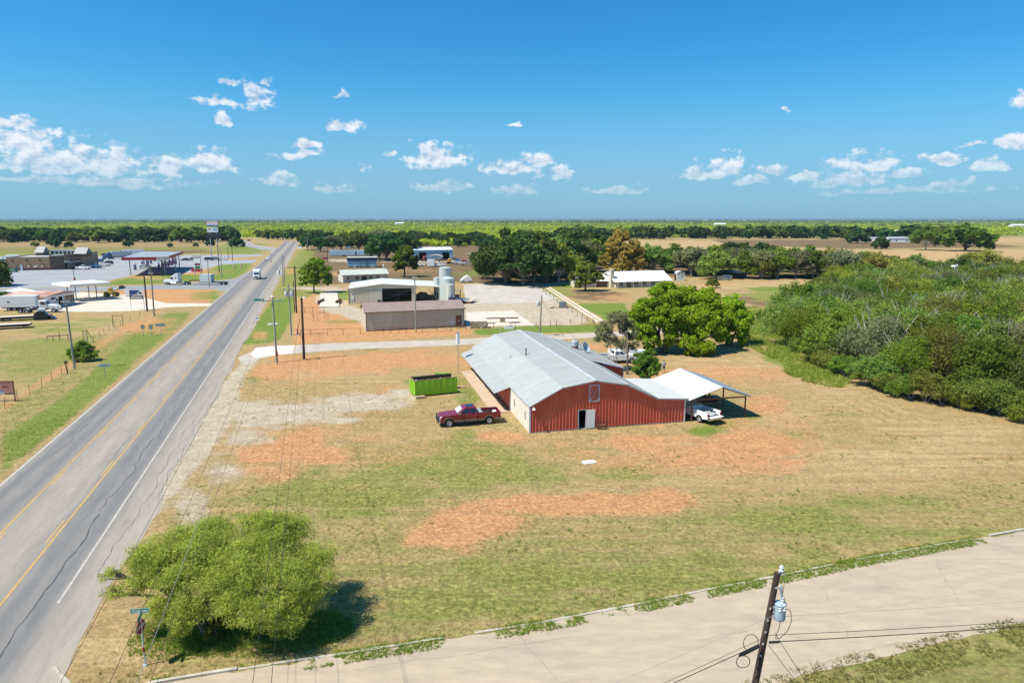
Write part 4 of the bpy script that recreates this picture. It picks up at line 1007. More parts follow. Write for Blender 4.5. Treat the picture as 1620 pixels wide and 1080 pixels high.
# trees at the left edge of the picture and by the fork
for q in [(-14, 466, 8), (-30, 452, 9), (-16, 453, 8), (-8, 485, 4), (4, 484, 3)]:
    plant('oak', q[0], q[1], q[2], 'live_oak', 'dark tree beside the old filling station and its side road', 'dark trees beside the old filling station', 1.1)
for q in [(345, 381, 13), (357, 381, 14), (366, 380, 12), (375, 391, 7), (372, 389, 6)]:
    plant('far', q[0], q[1], q[2], 'live_oak', 'dark rounded oak at the road fork behind the tall pylon sign', 'dark oaks at the road fork', 1.3)
for q in [(408, 375, 8), (416, 377, 8), (424, 378, 9), (432, 378, 9), (440, 379, 9), (448, 379, 9), (456, 378, 9), (464, 377, 8), (472, 376, 8), (429, 374, 8), (444, 374, 9), (458, 374, 9), (488, 378, 9), (495, 379, 10), (503, 380, 10), (482, 386, 8), (477, 373, 8)]:
    plant('far', q[0], q[1], q[2], 'hedgerow_tree', 'dark tree of the row between the two arms of the fork', 'trees between the arms of the fork', 1.25)
for k in range(58):
    px = -40 + k * 6.6 + R.uniform(-3, 3)
    if px > 336: continue
    zn = 'behind the brown truck stop' if px < 145 else 'behind the fuel canopy' if px < 285 else 'near the tall pylon sign'
    plant('far', px, R.uniform(377.5, 384), R.uniform(9, 13.5), 'hedgerow_tree', 'dark green tree in the long row beyond the field ' + zn, 'trees in the row beyond the field ' + zn, 1.3)
for q in [(55, 391, 4), (108, 391, 4), (333, 389, 4.5), (270, 391, 3), (200, 390, 4), (205, 389, 4), (310, 390, 2.5), (88, 391, 7)]:
    plant('far', q[0], q[1], q[2], 'field_bush', 'isolated dark bush in the tan field behind the truck stop', 'isolated bushes in the field behind the truck stop', 1.2, cat='bush')
# tree line on the right
for k in range(68):
    px = 884 + k * 6.9 + R.uniform(-3, 3)
    zn = 'beyond the yellow brown tree' if px < 1040 else 'beyond the open hut' if px < 1200 else 'running up to the white farm'
    plant('far', px, R.uniform(373.5, 378.5), R.uniform(8, 14), 'tree_line_oak', 'dark oak in the long tree line ' + zn, 'oaks in the tree line ' + zn, 1.3)
for q in [(1350, 380, 9), (1371, 378, 12), (1378, 377, 11), (1402, 381, 12), (1396, 377, 11), (1435, 382, 14), (1442, 380, 15), (1462, 378, 14), (1470, 378, 13), (1485, 382, 13), (1494, 382, 14), (1504, 383, 14), (1511, 382, 13), (1356, 385, 11), (1340, 380, 10), (1346, 377, 9)]:
    plant('far', q[0], q[1], q[2], 'farm_oak', 'dark oak sheltering the distant white farm buildings', 'oaks sheltering the distant farm', 1.25)
plant('far', 1527, 397, 17, 'lone_oak', 'broad dark oak standing alone at the edge of the grey field', None, 1.35)
plant('wood', 1464, 396, 15, 'lone_tree', 'light green tree with an open crown in front of the distant farm', None, 1.2, idx=0)
plant('far', 1394, 394, 8, 'lone_bush', 'dark round bush alone in front of the distant farm', None, 1.1, cat='bush')
plant('far', 1560, 381, 8, 'lone_bush', 'grey green bush alone on the far tan pasture', None, 1.4, cat='bush')

# the green mesquite plain: one far woodland, too many to count
def woodland():
    rng = np.random.default_rng(99)
    P, S, K = [], [], []
    def band(n, x0, x1, y0, y1, hmin, hmax, kind):
        x = rng.uniform(x0, x1, n * 3); y = y0 + (y1 - y0) * rng.uniform(0, 1, n * 3) ** 1.5
        keep = np.abs(x) < y * 0.82
        px, py = project(x, y)
        clear = (px > 1120) & (py > 372.5) | (px > 840) & (py > 376.5) | (px > 1535) & (py > 369) & (py < 386) & (fbm(x / 220, y / 220, 8) > .45) | (px > 330) & (px < 500) & (py > 375.5) | (px < 470) & (py > 379)
        dens = fbm(x / 260, y / 260, 41) + 0.5 * fbm(x / 60, y / 60, 47)
        keep &= ~clear & (dens > 0.62)
        x, y = x[keep][:n], y[keep][:n]
        P.append(np.stack([x, y], 1)); S.append(rng.uniform(hmin, hmax, len(x))); K.append(np.clip(kind + rng.normal(0, .22, len(x)) + 0.9 * (fbm(x / 150, y / 330, 51) - .5), 0, 1))
    band(3000, -900, 900, 560, 1000, 3.0, 5.0, .8); band(6000, -1700, 1700, 900, 2100, 3.0, 5.5, .75); band(5500, -3200, 3200, 1900, 4200, 4, 7, .6); band(3000, -6000, 6000, 3800, 8000, 7, 12, .25); band(1800, -9500, 9500, 7800, 13500, 10, 16, .1)
    P, S, K = np.concatenate(P), np.concatenate(S), np.concatenate(K)
    n = len(P); per = 26
    q = rng.normal(0, 1, (n, per, 3)); q /= np.linalg.norm(q, axis=2)[..., None]
    r = rng.uniform(.5, 1, (n, per, 1))
    wide = rng.uniform(.75, 1.2, (n, 1))
    pos = np.empty((n, per, 3)); pos[..., 0] = P[:, :1] + q[..., 0] * r[..., 0] * S[:, None] * wide; pos[..., 1] = P[:, 1:] + q[..., 1] * r[..., 0] * S[:, None] * wide; pos[..., 2] = S[:, None] * (.55 + q[..., 2] * r[..., 0] * .45)
    out = q.reshape(-1, 3); size = np.repeat(S * .34, per)
    co = leaves(rng, pos.reshape(-1, 3), out, size, .8, .6, .7, .6)
    tint = np.clip(np.repeat(K, per) + rng.normal(0, .12, n * per), 0, 1)
    me = quads_mesh('mesquite_plain', co, tint, leaf_mat('leaf_plain', (0.10, 0.15, 0.02), (0.48, 0.56, 0.045), .42, 0.0))
    o = bpy.data.objects.new('mesquite_plain', me); COL.objects.link(o)
    tag(o, 'bright green mesquite woodland covering the plain up to the horizon', 'woodland', kind='stuff')
woodland()
# ------------------------------------------------------------------ building helpers
def ribwall(mb, p0, ax, L_, ztop, zbot, sp=0.33, h=0.035, m=0, cuts=()):
    """upright ribbed sheet metal: starts at p0 (x,y), runs along unit axis ax; outside is to the right of the run"""
    nx, ny = ax[1], -ax[0]
    us = []
    u = 0.0
    while u < L_ - 1e-6:
        for du, o in ((0, 0), (sp * .62, 0), (sp * .72, h), (sp * .88, h), (sp * .98, 0)):
            if u + du < L_: us.append((u + du, o))
        u += sp
    us.append((L_, 0))
    for c in cuts:
        for k in c[:2]:
            us += [(k - 1e-4, 0), (k + 1e-4, 0)]
    us.sort()
    T = ztop if callable(ztop) else (lambda x: ztop)
    Bf = zbot if callable(zbot) else (lambda x: zbot)
    for (a, oa), (b, ob) in zip(us[:-1], us[1:]):
        if b - a < 1e-3: continue
        mid = (a + b) / 2; spans = [(Bf, T)]
        for (c0, c1, z0, z1) in cuts:
            if c0 < mid < c1:
                spans = []
                if z0 > 0.02: spans.append((Bf, lambda x, z=z0: z))
                spans.append((lambda x, z=z1: z, T))
        for lo, hi in spans:
            A = (p0[0] + ax[0] * a + nx * oa, p0[1] + ax[1] * a + ny * oa); B = (p0[0] + ax[0] * b + nx * ob, p0[1] + ax[1] * b + ny * ob)
            mb.add([(A[0], A[1], lo(a)), (B[0], B[1], lo(b)), (B[0], B[1], hi(b)), (A[0], A[1], hi(a))], [(0, 1, 2, 3)], m)
    return mb
def zline(pts):
    def f(x):
        for (a, za), (b, zb) in zip(pts[:-1], pts[1:]):
            if x <= b: return za + (zb - za) * (x - a) / ((b - a) or 1)
        return pts[-1][1]
    return f
def ribroof(mb, prof, y0, y1, sp=0.3, h=0.03, th=0.05, m=0):
    """sheet roof: profile [(x,z)...] swept along y, ribs run up the slope"""
    ys = []; y = y0
    while y < y1 - 1e-6:
        for dy, o in ((0, 0), (sp * .7, 0), (sp * .76, h), (sp * .9, h), (sp * .96, 0)):
            if y + dy < y1: ys.append((y + dy, o))
        y += sp
    ys.append((y1, 0))
    n = len(prof); vs = []
    for (yy, o) in ys: vs += [(x, yy, z + o) for x, z in prof]
    fs = [(k * n + i, k * n + i + 1, (k + 1) * n + i + 1, (k + 1) * n + i) for k in range(len(ys) - 1) for i in range(n - 1)]
    mb.add(vs, fs, m)
    vs = [(x, y, z - th) for y in (y0, y1) for x, z in prof]
    mb.add(vs, [(i, n + i, n + i + 1, i + 1) for i in range(n - 1)], m)
    for y in (y0, y1):
        mb.add([(x, y, z - th) for x, z in prof] + [(x, y, z) for x, z in prof], [(i, i + 1, n + i + 1, n + i) for i in range(n - 1)], m)
    for i in (0, n - 1):
        x, z = prof[i]; mb.add([(x, y0, z - th), (x, y1, z - th), (x, y1, z), (x, y0, z)], [(0, 1, 2, 3)], m)
    return mb
def window(parent, x0, x1, z0, z1, y, mframe, mglass, name='window', out=-1, bars=1):
    """window set in a wall facing -y (out=-1): frame part with a pane as its sub-part"""
    mb = MB(); d = 0.05 * out; t = 0.07
    ya, yb = sorted((y + d, y - d * .2))
    for (a, b, c, e) in ((x0 - t, x1 + t, z0 - t, z0), (x0 - t, x1 + t, z1, z1 + t), (x0 - t, x0, z0, z1), (x1, x1 + t, z0, z1)): mb.box(a, b, ya, yb, c, e)
    for k in range(1, bars + 1):
        xm = x0 + (x1 - x0) * k / (bars + 1); mb.box(xm - .025, xm + .025, ya + .005, yb - .003, z0, z1)
    f = mb.build(name, mframe, parent)
    yy = y + d * .4
    MB().box(x0, x1, min(yy, yy + .01), max(yy, yy + .01), z0, z1).build('pane', mglass, f)
    return f
m_glass = mat('dark_glass', (0.025, 0.035, 0.045), 0.06, spec=0.8, na=0.05)
m_black = mat('black_paint', (0.02, 0.02, 0.022), 0.5)
m_rubber = mat('tyre_rubber', (0.022, 0.022, 0.024), 0.9)
m_steel = mat('galvanised_steel', (0.42, 0.44, 0.45), 0.5, metal=0.3, ns=4, na=0.12)
m_rust = mat('rusty_steel', (0.17, 0.075, 0.045), 0.85, ns=4, na=0.35)
m_wht = mat('white_paint', (0.78, 0.78, 0.77), 0.55, ns=1.5, na=0.04)
m_dark = mat('dark_interior', (0.03, 0.028, 0.026), 0.9)
m_conc = mat('concrete', (0.52, 0.46, 0.39), 0.9, ns=1.2, na=0.14, bump=0.2)

# ------------------------------------------------------------------ the red barn
m_red = mat('barn_red', (0.52, 0.10, 0.052), 0.6, ns=1.3, na=0.14, stretch=(1, 1, .25), stain=((0.60, 0.21, 0.14), 0.8, 0.5))
m_galv = mat('barn_roof', (0.365, 0.372, 0.355), 0.55, ns=0.9, na=0.09, stretch=(.35, 1.6, 1), stain=((0.46, 0.475, 0.46), 0.55, 0.7), spec=0.5)
m_roofw = mat('white_roof', (0.52, 0.51, 0.48), 0.5, ns=0.8, na=0.05, stain=((0.55, 0.53, 0.5), 0.7, 0.35))
m_trim = mat('lilac_grey_trim', (0.42, 0.42, 0.50), 0.6, ns=2, na=0.08)
m_cream = mat('cream_siding', (0.68, 0.62, 0.53), 0.7, ns=0.6, na=0.05, stretch=(1, 1, .4), stain=((0.48, 0.36, 0.24), 0.5, 0.55))
BA, BB = g(838, 685), g(1082, 667)
BRZ = math.atan2(BB.y - BA.y, BB.x - BA.x)
def BW(u, w, z=0):
    return Vector((BA.x + u * math.cos(BRZ) - w * math.sin(BRZ), BA.y + u * math.sin(BRZ) + w * math.cos(BRZ), z))
PF = [(-.15, 2.84), (3.38, 4.65), (7.0, 5.2), (10.47, 4.58), (14.02, 2.87), (17.35, 2.62)]
barn = thing('barn', 'long red metal barn with a pale blue grey roof and white open door', 'barn', BA, BRZ)
DB = 33.0
mb = ribwall(MB(), (0, 0), (1, 0), 17.2, lambda x: zline(PF)(x) - .06, 0.12, 0.36, 0.06, cuts=[(5.24, 6.0, 0, 2.06), (6.31, 7.45, 2.9, 4.7)])
mb.build('front_wall', m_red, barn)
MB().box(-.02, 17.2, .03, .2, 0, .12).build('footing', m_conc, barn)
mb = MB(); ribwall(mb, (0, 8.5), (0, -1), 8.5, 2.82, 0.0, 0.5, 0.02, cuts=[(1.9, 2.1, 1.1, 1.9), (6.6, 6.8, .95, 1.75)]); mb.build('white_side_wall', m_cream, barn)
mb = MB(); ribwall(mb, (-.012, DB), (0, -1), DB - 8.5, 2.5, 0.02, 0.33, 0.03, cuts=[(16.4, 18.0, 0, 2.1), (11.5, 12.5, .9, 1.9), (8.5, 9.5, .9, 1.9), (5.5, 6.5, .9, 1.9)]); mb.build('red_side_wall', m_red, barn)
mb = MB(); ribwall(mb, (17.2, 0), (0, 1), 9.2, 2.58, 0.0, 0.33, .03); ribwall(mb, (17.2, 9.2), (-1, 0), 3.2, lambda x: 2.6, 0.0, .33, .03); mb.build('lean_to_wall', m_red, barn)
mb = MB(); ribwall(mb, (14.0, 9.2), (0, 1), DB - 9.2, 2.85, 0.0, 0.33, .03); ribwall(mb, (14, DB), (-1, 0), 14, lambda x: zline(PF)(14 - x) - .06, 0.0, .33, .03); mb.build('rear_wall', m_red, barn)
mb = ribroof(MB(), PF[:5], -.28, DB + .3, 0.31, 0.03); mb.build('roof', m_galv, barn)
mb = ribroof(MB(), [(-1.95, 2.22), (-.15, 2.835)], 8.3, DB - 1.2, 0.31, 0.03); mb.build('awning_roof', m_galv, barn)
mb = ribroof(MB(), [(14.02, 2.862), (17.55, 2.62)], -.2, 9.3, 0.6, 0.02); mb.build('flat_roof', m_roofw, barn)
mb = MB(); ribroof(mb, [(6.82, 5.215), (7.0, 5.245), (7.18, 5.215)], -.29, DB + .31, 3.0, .004, .02); mb.build('ridge_cap', mat('ridge_metal', (0.46, 0.49, 0.5), .5), barn)
# bare seams where two lengths of sheet lap
for k, (xa, za) in enumerate(((3.38, 4.66), (1.25, 3.585), (10.47, 4.59))):
    MB().box(xa - .05, xa + .05, -.27, DB + .29, za + .018, za + .042).build('roof_seam', mat('seam_metal', (0.50, 0.53, 0.53), .6, ns=.7, na=.12, stain=((0.46, 0.38, 0.28), .4, .6)), barn)
mb = MB()
for (a, za), (b, zb) in zip(PF[:-1], PF[1:]): mb.beam((a, -.05, za - .11), (b, -.05, zb - .11), .05, .17)
mb.build('gable_trim', m_trim, barn)
mb = MB(); mb.box(-.06, .1, -.06, .1, 0, 2.74); mb.build('corner_trim', m_trim, barn)
mb = MB(); mb.box(17.16, 17.27, -.06, .1, 0, 2.5); mb.build('corner_trim', mat('white_trim', (.7, .7, .72), .6), barn)
mb = MB(); mb.box(-.08, -.01, 8.46, 8.6, 0, 2.5); mb.build('corner_trim', m_trim, barn)
# loft shutter with its crossed boards
mb = MB()
for (a, b, c, d_) in ((6.31, 7.45, 2.9, 3.02), (6.31, 7.45, 4.6, 4.72), (6.31, 6.43, 3.02, 4.6), (7.33, 7.45, 3.02, 4.6)): mb.box(a, b, -.07, .02, c, d_)
sh = mb.build('loft_shutter', m_trim, barn)
mb = MB(); ribwall(mb, (6.43, .0), (1, 0), .9, 4.62, 3.0, .3, .02); mb.build('shutter_panel', m_red, sh)
mb = MB(); mb.beam((6.45, -.05, 3.04), (7.31, -.05, 4.58), .09, .03); mb.beam((6.45, -.045, 4.58), (7.31, -.045, 3.04), .09, .03); mb.build('cross_brace', m_trim, sh)
mb = MB()
for (a, b, c, d_) in ((5.15, 5.24, .1, 2.14), (6.0, 6.05, .1, 2.14), (5.24, 6.0, 2.06, 2.14)): mb.box(a, b, -.06, .06, c, d_)
mb.build('door_frame', m_trim, barn)
dr = MB().box(6.06, 6.98, -.13, -.08, .12, 2.08).build('door', m_wht, barn)
mb = MB(); mb.tube((6.88, -.13, 1.05), (6.88, -.19, 1.05), .035); mb.build('handle', m_steel, dr)
# side door and windows under the awning
sd = MB().box(-.07, -.02, 15.05, 16.55, .05, 2.1).build('side_door', m_red, barn)
mb = MB()
for (a, b, c, d_) in ((15.0, 16.6, 2.1, 2.2), (14.95, 15.05, .02, 2.2), (16.55, 16.65, .02, 2.2)): mb.box(-.09, -.03, a, b, c, d_)
mb.build('door_frame', m_wht, sd)
for wv in (20.5, 23.5, 26.5):
    mb = MB()
    for (a, b, c, d_) in ((wv, wv + 1, .83, .9), (wv, wv + 1, 1.9, 1.97), (wv - .07, wv, .83, 1.97), (wv + 1, wv + 1.07, .83, 1.97), (wv + .47, wv + .53, .9, 1.9)): mb.box(-.09, .0, a, b, c, d_)
    f = mb.build('window', m_wht, barn); MB().box(-.04, -.03, wv, wv + 1, .9, 1.9).build('pane', m_glass, f)
for wv in (6.4, 1.7):
    mb = MB(); mb.box(-.06, .0, wv, wv + .2, .95 if wv < 3 else 1.1, 1.8 if wv < 3 else 1.9); mb.build('vent_slot', mat('grey_vent', (.24, .22, .2), .7), barn)
# rear lean-to with its own roof
mb = MB(); ribwall(mb, (14.0, 16.2), (1, 0), 2.8, lambda x: 2.98 - .14 * x, 0.0, .3, .03); ribwall(mb, (16.8, 16.2), (0, 1), 17, 2.5, 0, .33, .03); mb.build('rear_lean_to_wall', m_red, barn)
mb = ribroof(MB(), [(12.4, 3.72), (17.0, 2.55)], 16.0, 33.4, .31, .025); mb.build('rear_lean_to_roof', m_galv, barn)
mb = MB(); mb.beam((14.0, 15.98, 2.98 + .28), (17.0, 15.98, 2.5), .04, .14); mb.box(16.74, 16.86, 16.12, 16.24, 0, 2.45); mb.build('lean_to_trim', m_trim, barn)
MB().beam((13.6, 18.6, 3.46), (16.9, 18.6, 2.62), .16, .02).build('roof_patch', mat('red_patch', (.55, .25, .2), .7), barn)
# things on the roof
fl = MB(); fl.tube((3.9, 16.6, 4.7), (3.9, 16.6, 5.45), .07, n=10); fl.lathe([(.02, .12), (.13, .1), (.13, .02), (.05, 0)], 10, (3.9, 16.6, 5.42)); fl.lathe([(.2, 0), (.1, .06)], 10, (3.9, 16.6, 4.74)); fl.build('flue_pipe', m_black, barn)
MB().tube((2.3, 18.5, 4.1), (2.3, 18.5, 4.4), .05).build('vent_pipe', m_steel, barn)
t = thing('roof_fan', 'tall round metal exhaust fan on the barn roof by the lean-to', 'exhaust fan', BW(13.5, 26, 3.45), BRZ)
mb = MB(); mb.lathe([(.5, 0), (.5, .45), (.42, .5)], 16, (0, 0, -.2)); mb.build('curb', mat('fan_curb', (.22, .12, .11), .7), t)
mb = MB(); mb.lathe([(.42, .3), (.55, .38), (.55, .95), (.6, 1.0), (.5, 1.1), (.1, 1.12)], 18); mb.build('hood', m_steel, t, True)
t = thing('satellite_dish', 'grey blue round dish standing on the barn lean-to roof', 'satellite dish', BW(14.3, 24.2, 3.25), BRZ)
mb = MB(); mb.lathe([(.02, 0), (.35, .05), (.6, .16), (.78, .32), (.76, .34), (.58, .19), (.34, .08), (.02, .03)], 20); o = mb.build('dish', mat('dish_grey', (.40, .47, .52), .5), t, True); o.rotation_euler = (rad(62), 0, rad(40)); o.location = (0, 0, .55)
mb = MB(); mb.tube((0, 0, -.1), (0, 0, .6), .05); mb.build('mast', m_steel, t)
t = thing('vent_pipe', 'thin grey vent pipe with a bent cap on the lean-to roof', 'vent pipe', BW(14.1, 25.3, 3.28), BRZ)
mb = MB(); mb.tube((0, 0, -.1), (0, 0, 1.1), .06); mb.build('pipe', m_steel, t); mb = MB(); mb.lathe([(.12, 0), (.04, .12)], 8, (0, 0, 1.1)); mb.build('cap', m_steel, t)
t = thing('wall_lamp', 'white barn lamp on an arm by the front corner of the red wall', 'lamp', BW(.34, -.02, 2.62), BRZ)
mb = MB(); mb.tube((0, 0, .12), (0, -.32, .2), .025); mb.build('arm', m_wht, t); mb = MB(); mb.lathe([(.05, .14), (.08, .08), (.19, -.06), (.17, -.07), (.06, .04)], 12, (0, -.34, 0)); mb.build('lamp_shade', m_wht, t, True)
mb = MB(); mb.lathe([(.02, -.12), (.07, -.08), (.07, 0), (.03, .04)], 10, (0, -.34, 0)); mb.build('bulb', mat('lamp_glass', (.8, .8, .75), .2), t, True)
t = thing('barn_yard_iron', 'rusty iron hand cart leaning beside the open barn door', 'hand cart', BW(7.35, -.45), BRZ)
mb = MB(); mb.lathe([(.02, -.03), (.3, -.04), (.33, 0), (.3, .04), (.02, .03)], 14, (0, 0, .33), 'y'); mb.build('wheel', m_rust, t)
mb = MB(); mb.beam((0, .05, .35), (.9, .12, .12), .05); mb.beam((0, -.05, .35), (1.0, -.25, .1), .05); mb.beam((.5, .1, .25), (.5, -.15, .25), .05); mb.beam((0, .1, .35), (-.2, .25, .9), .05); mb.build('frame', m_rust, t)
mb = MB(); mb.prism([(.1, .3), (.6, .25), (.65, .5), (.05, .55)], -.2, .2, cham=.03); mb.build('tray', m_rust, t)
m_walk = mat('walk_concrete', (0.50, 0.37, 0.26), 0.9, ns=1, na=.12, stain=((0.33, 0.2, 0.12), .8, .5))
wk = thing('walkway', 'tan concrete walkway slab along the side of the red barn', 'walkway', BA, BRZ); wk['kind'] = 'structure'
for k in range(9): MB().box(-2.25 + k * .0, -.42, 7.95 + k * 2.43, 7.95 + k * 2.43 + 2.41, 0, .1).build('slab', m_walk, wk)
tag(MB().box(-.6, .6, -.38, .38, 0, .07).build('white_slab', m_wht, None, loc=g(932, 731)), 'white flat board lying on the mown grass before the barn', 'board')
bpy.data.objects['white_slab'].rotation_euler = (0, 0, rad(20))

# ------------------------------------------------------------------ carport
CPW = lambda u, w, z=0: BW(u, w, z)
cp = thing('carport', 'open white roofed carport on rusty posts beside the barn', 'carport', BA, BRZ)
CE0, CR, CE1 = (17.5, 2.46), (21.36, 3.72), (25.05, 2.46)
for (u, w) in ((18.08, .05), (24.52, .05), (18.08, 4.6), (24.52, 4.6), (18.08, 9.0), (24.52, 9.0), (21.3, 9.0)):
    MB().box(u - .06, u + .06, w - .06, w + .06, 0, 2.4 if u != 21.3 else 3.6).build('post', m_rust, cp)
for w in (.05, 4.6, 9.0): MB().beam((18.0, w, 2.34), (24.6, w, 2.34), .1, .14).build('tie_beam', m_rust, cp)
for w in (-.2, 4.6, 9.0):
    mb = MB(); mb.beam((17.6, w, 2.40), (21.36, w, 3.62), .08, .1); mb.beam((21.36, w, 3.62), (24.95, w, 2.40), .08, .1); mb.build('rafter', m_rust, cp)
for u, z in ((18.4, 2.70), (20.0, 3.2), (22.7, 3.2), (24.3, 2.65)): MB().box(u - .04, u + .04, -.35, 9.3, z - .04, z + .04).build('purlin', m_dark, cp)
mb = ribroof(MB(), [CE0, CR], -.45, 9.4, .6, .02, .04); mb.build('roof_sheet', m_roofw, cp)
mb = ribroof(MB(), [(21.37, 3.72), CE1], -.45, 9.4, .3, .02, .04); mb.build('roof_sheet', mat('carport_grey', (.27, .31, .36), .5), cp)
t = thing('hanging_tyre', 'black tyre resting on the cross beam under the carport roof', 'tyre', CPW(19.85, .05, 2.42), BRZ)
def torus(mb, R_, r, n=18, k=8, axis='y', o=(0, 0, 0)):
    vs, fs = [], []
    for i in range(n):
        a = 2 * math.pi * i / n
        for j in range(k):
            b = 2 * math.pi * j / k; q = R_ + r * math.cos(b); h = r * math.sin(b) * 1.2
            vs.append((o[0] + q * math.cos(a), o[1] + h, o[2] + q * math.sin(a)))
    for i in range(n):
        for j in range(k): fs.append((i * k + j, ((i + 1) % n) * k + j, ((i + 1) % n) * k + (j + 1) % k, i * k + (j + 1) % k))
    return mb.add(vs, fs)
torus(MB(), .27, .1, o=(0, 0, .37)).build('tread', m_rubber, t, True)
t = thing('work_bench', 'brown timber work bench standing in the shade of the carport', 'bench', CPW(22.3, 3.6), BRZ)
mb = MB(); mb.box(-1, 1, -.5, .5, .95, 1.05); mb.build('bench_top', mat('brown_timber', (.24, .15, .07), .8, ns=4, na=.3), t)
for sx in (-.9, .9):
    for sy in (-.4, .4): MB().box(sx - .05, sx + .05, sy - .05, sy + .05, 0, .95).build('leg', MATS['brown_timber'], t)
mb = MB(); mb.prism([(-.8, 1.05), (.8, 1.05), (.7, 1.4), (-.6, 1.5)], -.35, .35, cham=.05); mb.build('covered_load', m_black, t)

# ------------------------------------------------------------------ long tan shed
def gable_shed(name, label, A, B, depth, eave, ridge, mw, mr, cuts=(), over=.35, sp=.4, rib=.025, side=True, cat='shed', group=None, footing=None):
    rz = math.atan2(B.y - A.y, B.x - A.x); L_ = (B - A).length
    t = thing(name, label, cat, (A.x, A.y, 0), rz, group)
    mb = MB(); ribwall(mb, (0, 0), (1, 0), L_, eave, 0, sp, rib, cuts=cuts); mb.build('front_wall', mw, t)
    gt = lambda x: eave + (ridge - eave) * (1 - abs(x - depth / 2) / (depth / 2))
    mb = MB(); ribwall(mb, (0, depth), (0, -1), depth, gt, 0, sp, rib); mb.build('end_wall', mw, t)
    mb = MB(); ribwall(mb, (L_, 0), (0, 1), depth, gt, 0, sp, rib); mb.build('end_wall', mw, t)
    mb = MB(); ribwall(mb, (L_, depth), (-1, 0), L_, eave, 0, sp, rib); mb.build('rear_wall', mw, t)
    k = (ridge - eave) / (depth / 2)
    for sgn in (0, 1):
        mb = MB()
        pr = [(-over, eave - over * k + .05), (depth / 2, ridge + .05)] if not sgn else [(depth / 2, ridge + .05), (depth + over, eave - over * k + .05)]
        ribroof(mb, pr, -over - L_, over, sp, rib, .05)
        o = mb.build('roof', mr, t); o.rotation_euler = (0, 0, rad(90)); # profile axis -> depth
        o.data.transform(Matrix.Identity(4)); 
        # turn (x=depth, y=-length) into the shed frame
        for v in o.data.vertices: v.co = Vector((-v.co.y, v.co.x, v.co.z))
        o.rotation_euler = (0, 0, 0); o.data.flip_normals()
    return t, L_
m_tanw = mat('tan_siding', (0.50, 0.44, 0.36), 0.75, ns=.5, na=.06, stretch=(1, 1, .3), stain=((0.60, 0.54, 0.45), .35, .7))
m_brroof = mat('brown_roof', (0.27, 0.195, 0.17), 0.7, ns=.8, na=.08, stain=((0.34, .26, .22), .4, .5))
A, B = g(579.5, 524.4), g(734.6, 516.6)
ls, L_ = gable_shed('storage_shed', 'long windowless tan metal shed with a brown roof and plank door', A, B, 8.0, 3.75, 5.05, m_tanw, m_brroof, cuts=[((B - A).length - 1.75, (B - A).length - .55, .12, 2.4)], over=.3)
x1 = L_ - .55; x0 = L_ - 1.75
m_plank = mat('door_plank', (0.21, 0.085, 0.04), 0.75, ns=3, na=.3, stretch=(1, 1, .2))
door = MB().box(x0, x1, .06, .1, .12, 2.4).build('door', m_dark, ls)
for k in range(4):
    a = x0 + (x1 - x0) * k / 4; MB().box(a + .012, a + (x1 - x0) / 4 - .012, -.02, .055, .13, 2.39).build('plank', m_plank, door)
MB().box(x0 + .5, x0 + .75, -.035, -.02, 1.2, 1.38).build('door_plate', m_wht, door)
MB().box(-.35, L_ + .3, -.36, -.31, 3.62, 3.78).build('fascia', mat('brown_trim', (.17, .12, .1), .7), ls)
MB().box(-.02, .1, -.05, .06, 0, 3.7).build('corner_trim', MATS['brown_trim'], ls); MB().box(L_ - .1, L_ + .02, -.05, .06, 0, 3.7).build('corner_trim', MATS['brown_trim'], ls)
MB().box(-.01, L_ + .01, -.045, .02, 0, .28).build('base_course', mat('dirty_base', (.27, .2, .14), .9, ns=.7, na=.3), ls)
mb = MB(); mb.prism([(-.55, .4), (-.2, .2), (.25, .2), (.5, .5), (.45, 1.3), (.1, 1.75), (-.3, 1.5)], -.06, .0, cham=.02); o = mb.build('wall_patch', mat('bluish_patch', (.5, .52, .52), .6), ls); o.location = (x0 - .75, -.02, .2)
mb = MB(); mb.path([(2.5, -.06, 1.62), (L_ * .5, -.06, 1.58), (x0 - 1, -.06, 1.7)], .02); mb.build('wall_conduit', m_steel, ls)
MB().box(x0 - .1, x1 + .4, -1.1, -.05, 0, .14).build('door_step', m_rust, ls)

# ------------------------------------------------------------------ open fronted metal shed
m_shedw = mat('ivory_siding', (0.62, 0.57, 0.47), 0.7, ns=.6, na=.06, stretch=(1, 1, .3), stain=((0.5, 0.42, 0.32), .5, .5))
m_shedr = mat('pale_green_roof', (0.58, 0.63, 0.61), 0.5, ns=.3, na=.07, stain=((0.62, .58, .5), .25, .6))
A, B = g(552, 480.4), g(657, 478); rz = math.atan2(B.y - A.y, B.x - A.x); W = (B - A).length
os_ = thing('open_shed', 'ivory metal shed with a dark open bay and lean-to carport', 'shed', (A.x, A.y, 0), rz)
SP = [(0, 3.9), (8.6, 4.98), (W, 4.38)]
cut = W * .50
mb = MB(); ribwall(mb, (0, 0), (1, 0), W, lambda x: zline(SP)(x) - .05, 0, .45, .04, cuts=[(cut, W - .9, 0, 3.75), (1.6, 5.2, 0, 3.3)]); mb.build('front_wall', m_shedw, os_)
D_ = 17.0
mb = MB(); ribwall(mb, (0, D_), (0, -1), D_, 3.85, 0, .45, .03); mb.build('side_wall', m_shedw, os_)
mb = MB(); ribwall(mb, (W, 0.6), (0, 1), D_ - .6, 4.3, 0, .45, .03); mb.build('side_wall', m_shedw, os_)
mb = MB(); ribwall(mb, (W, D_), (-1, 0), W, lambda x: zline(SP)(W - x) - .06, 0, .45, .03); mb.build('rear_wall', m_shedw, os_)
mb = ribroof(MB(), SP, -.3, D_ + .3, .45, .03, .06); mb.build('roof', m_shedr, os_)
LR = [(W + .02, 4.33), (W + 6.6, 3.95)]
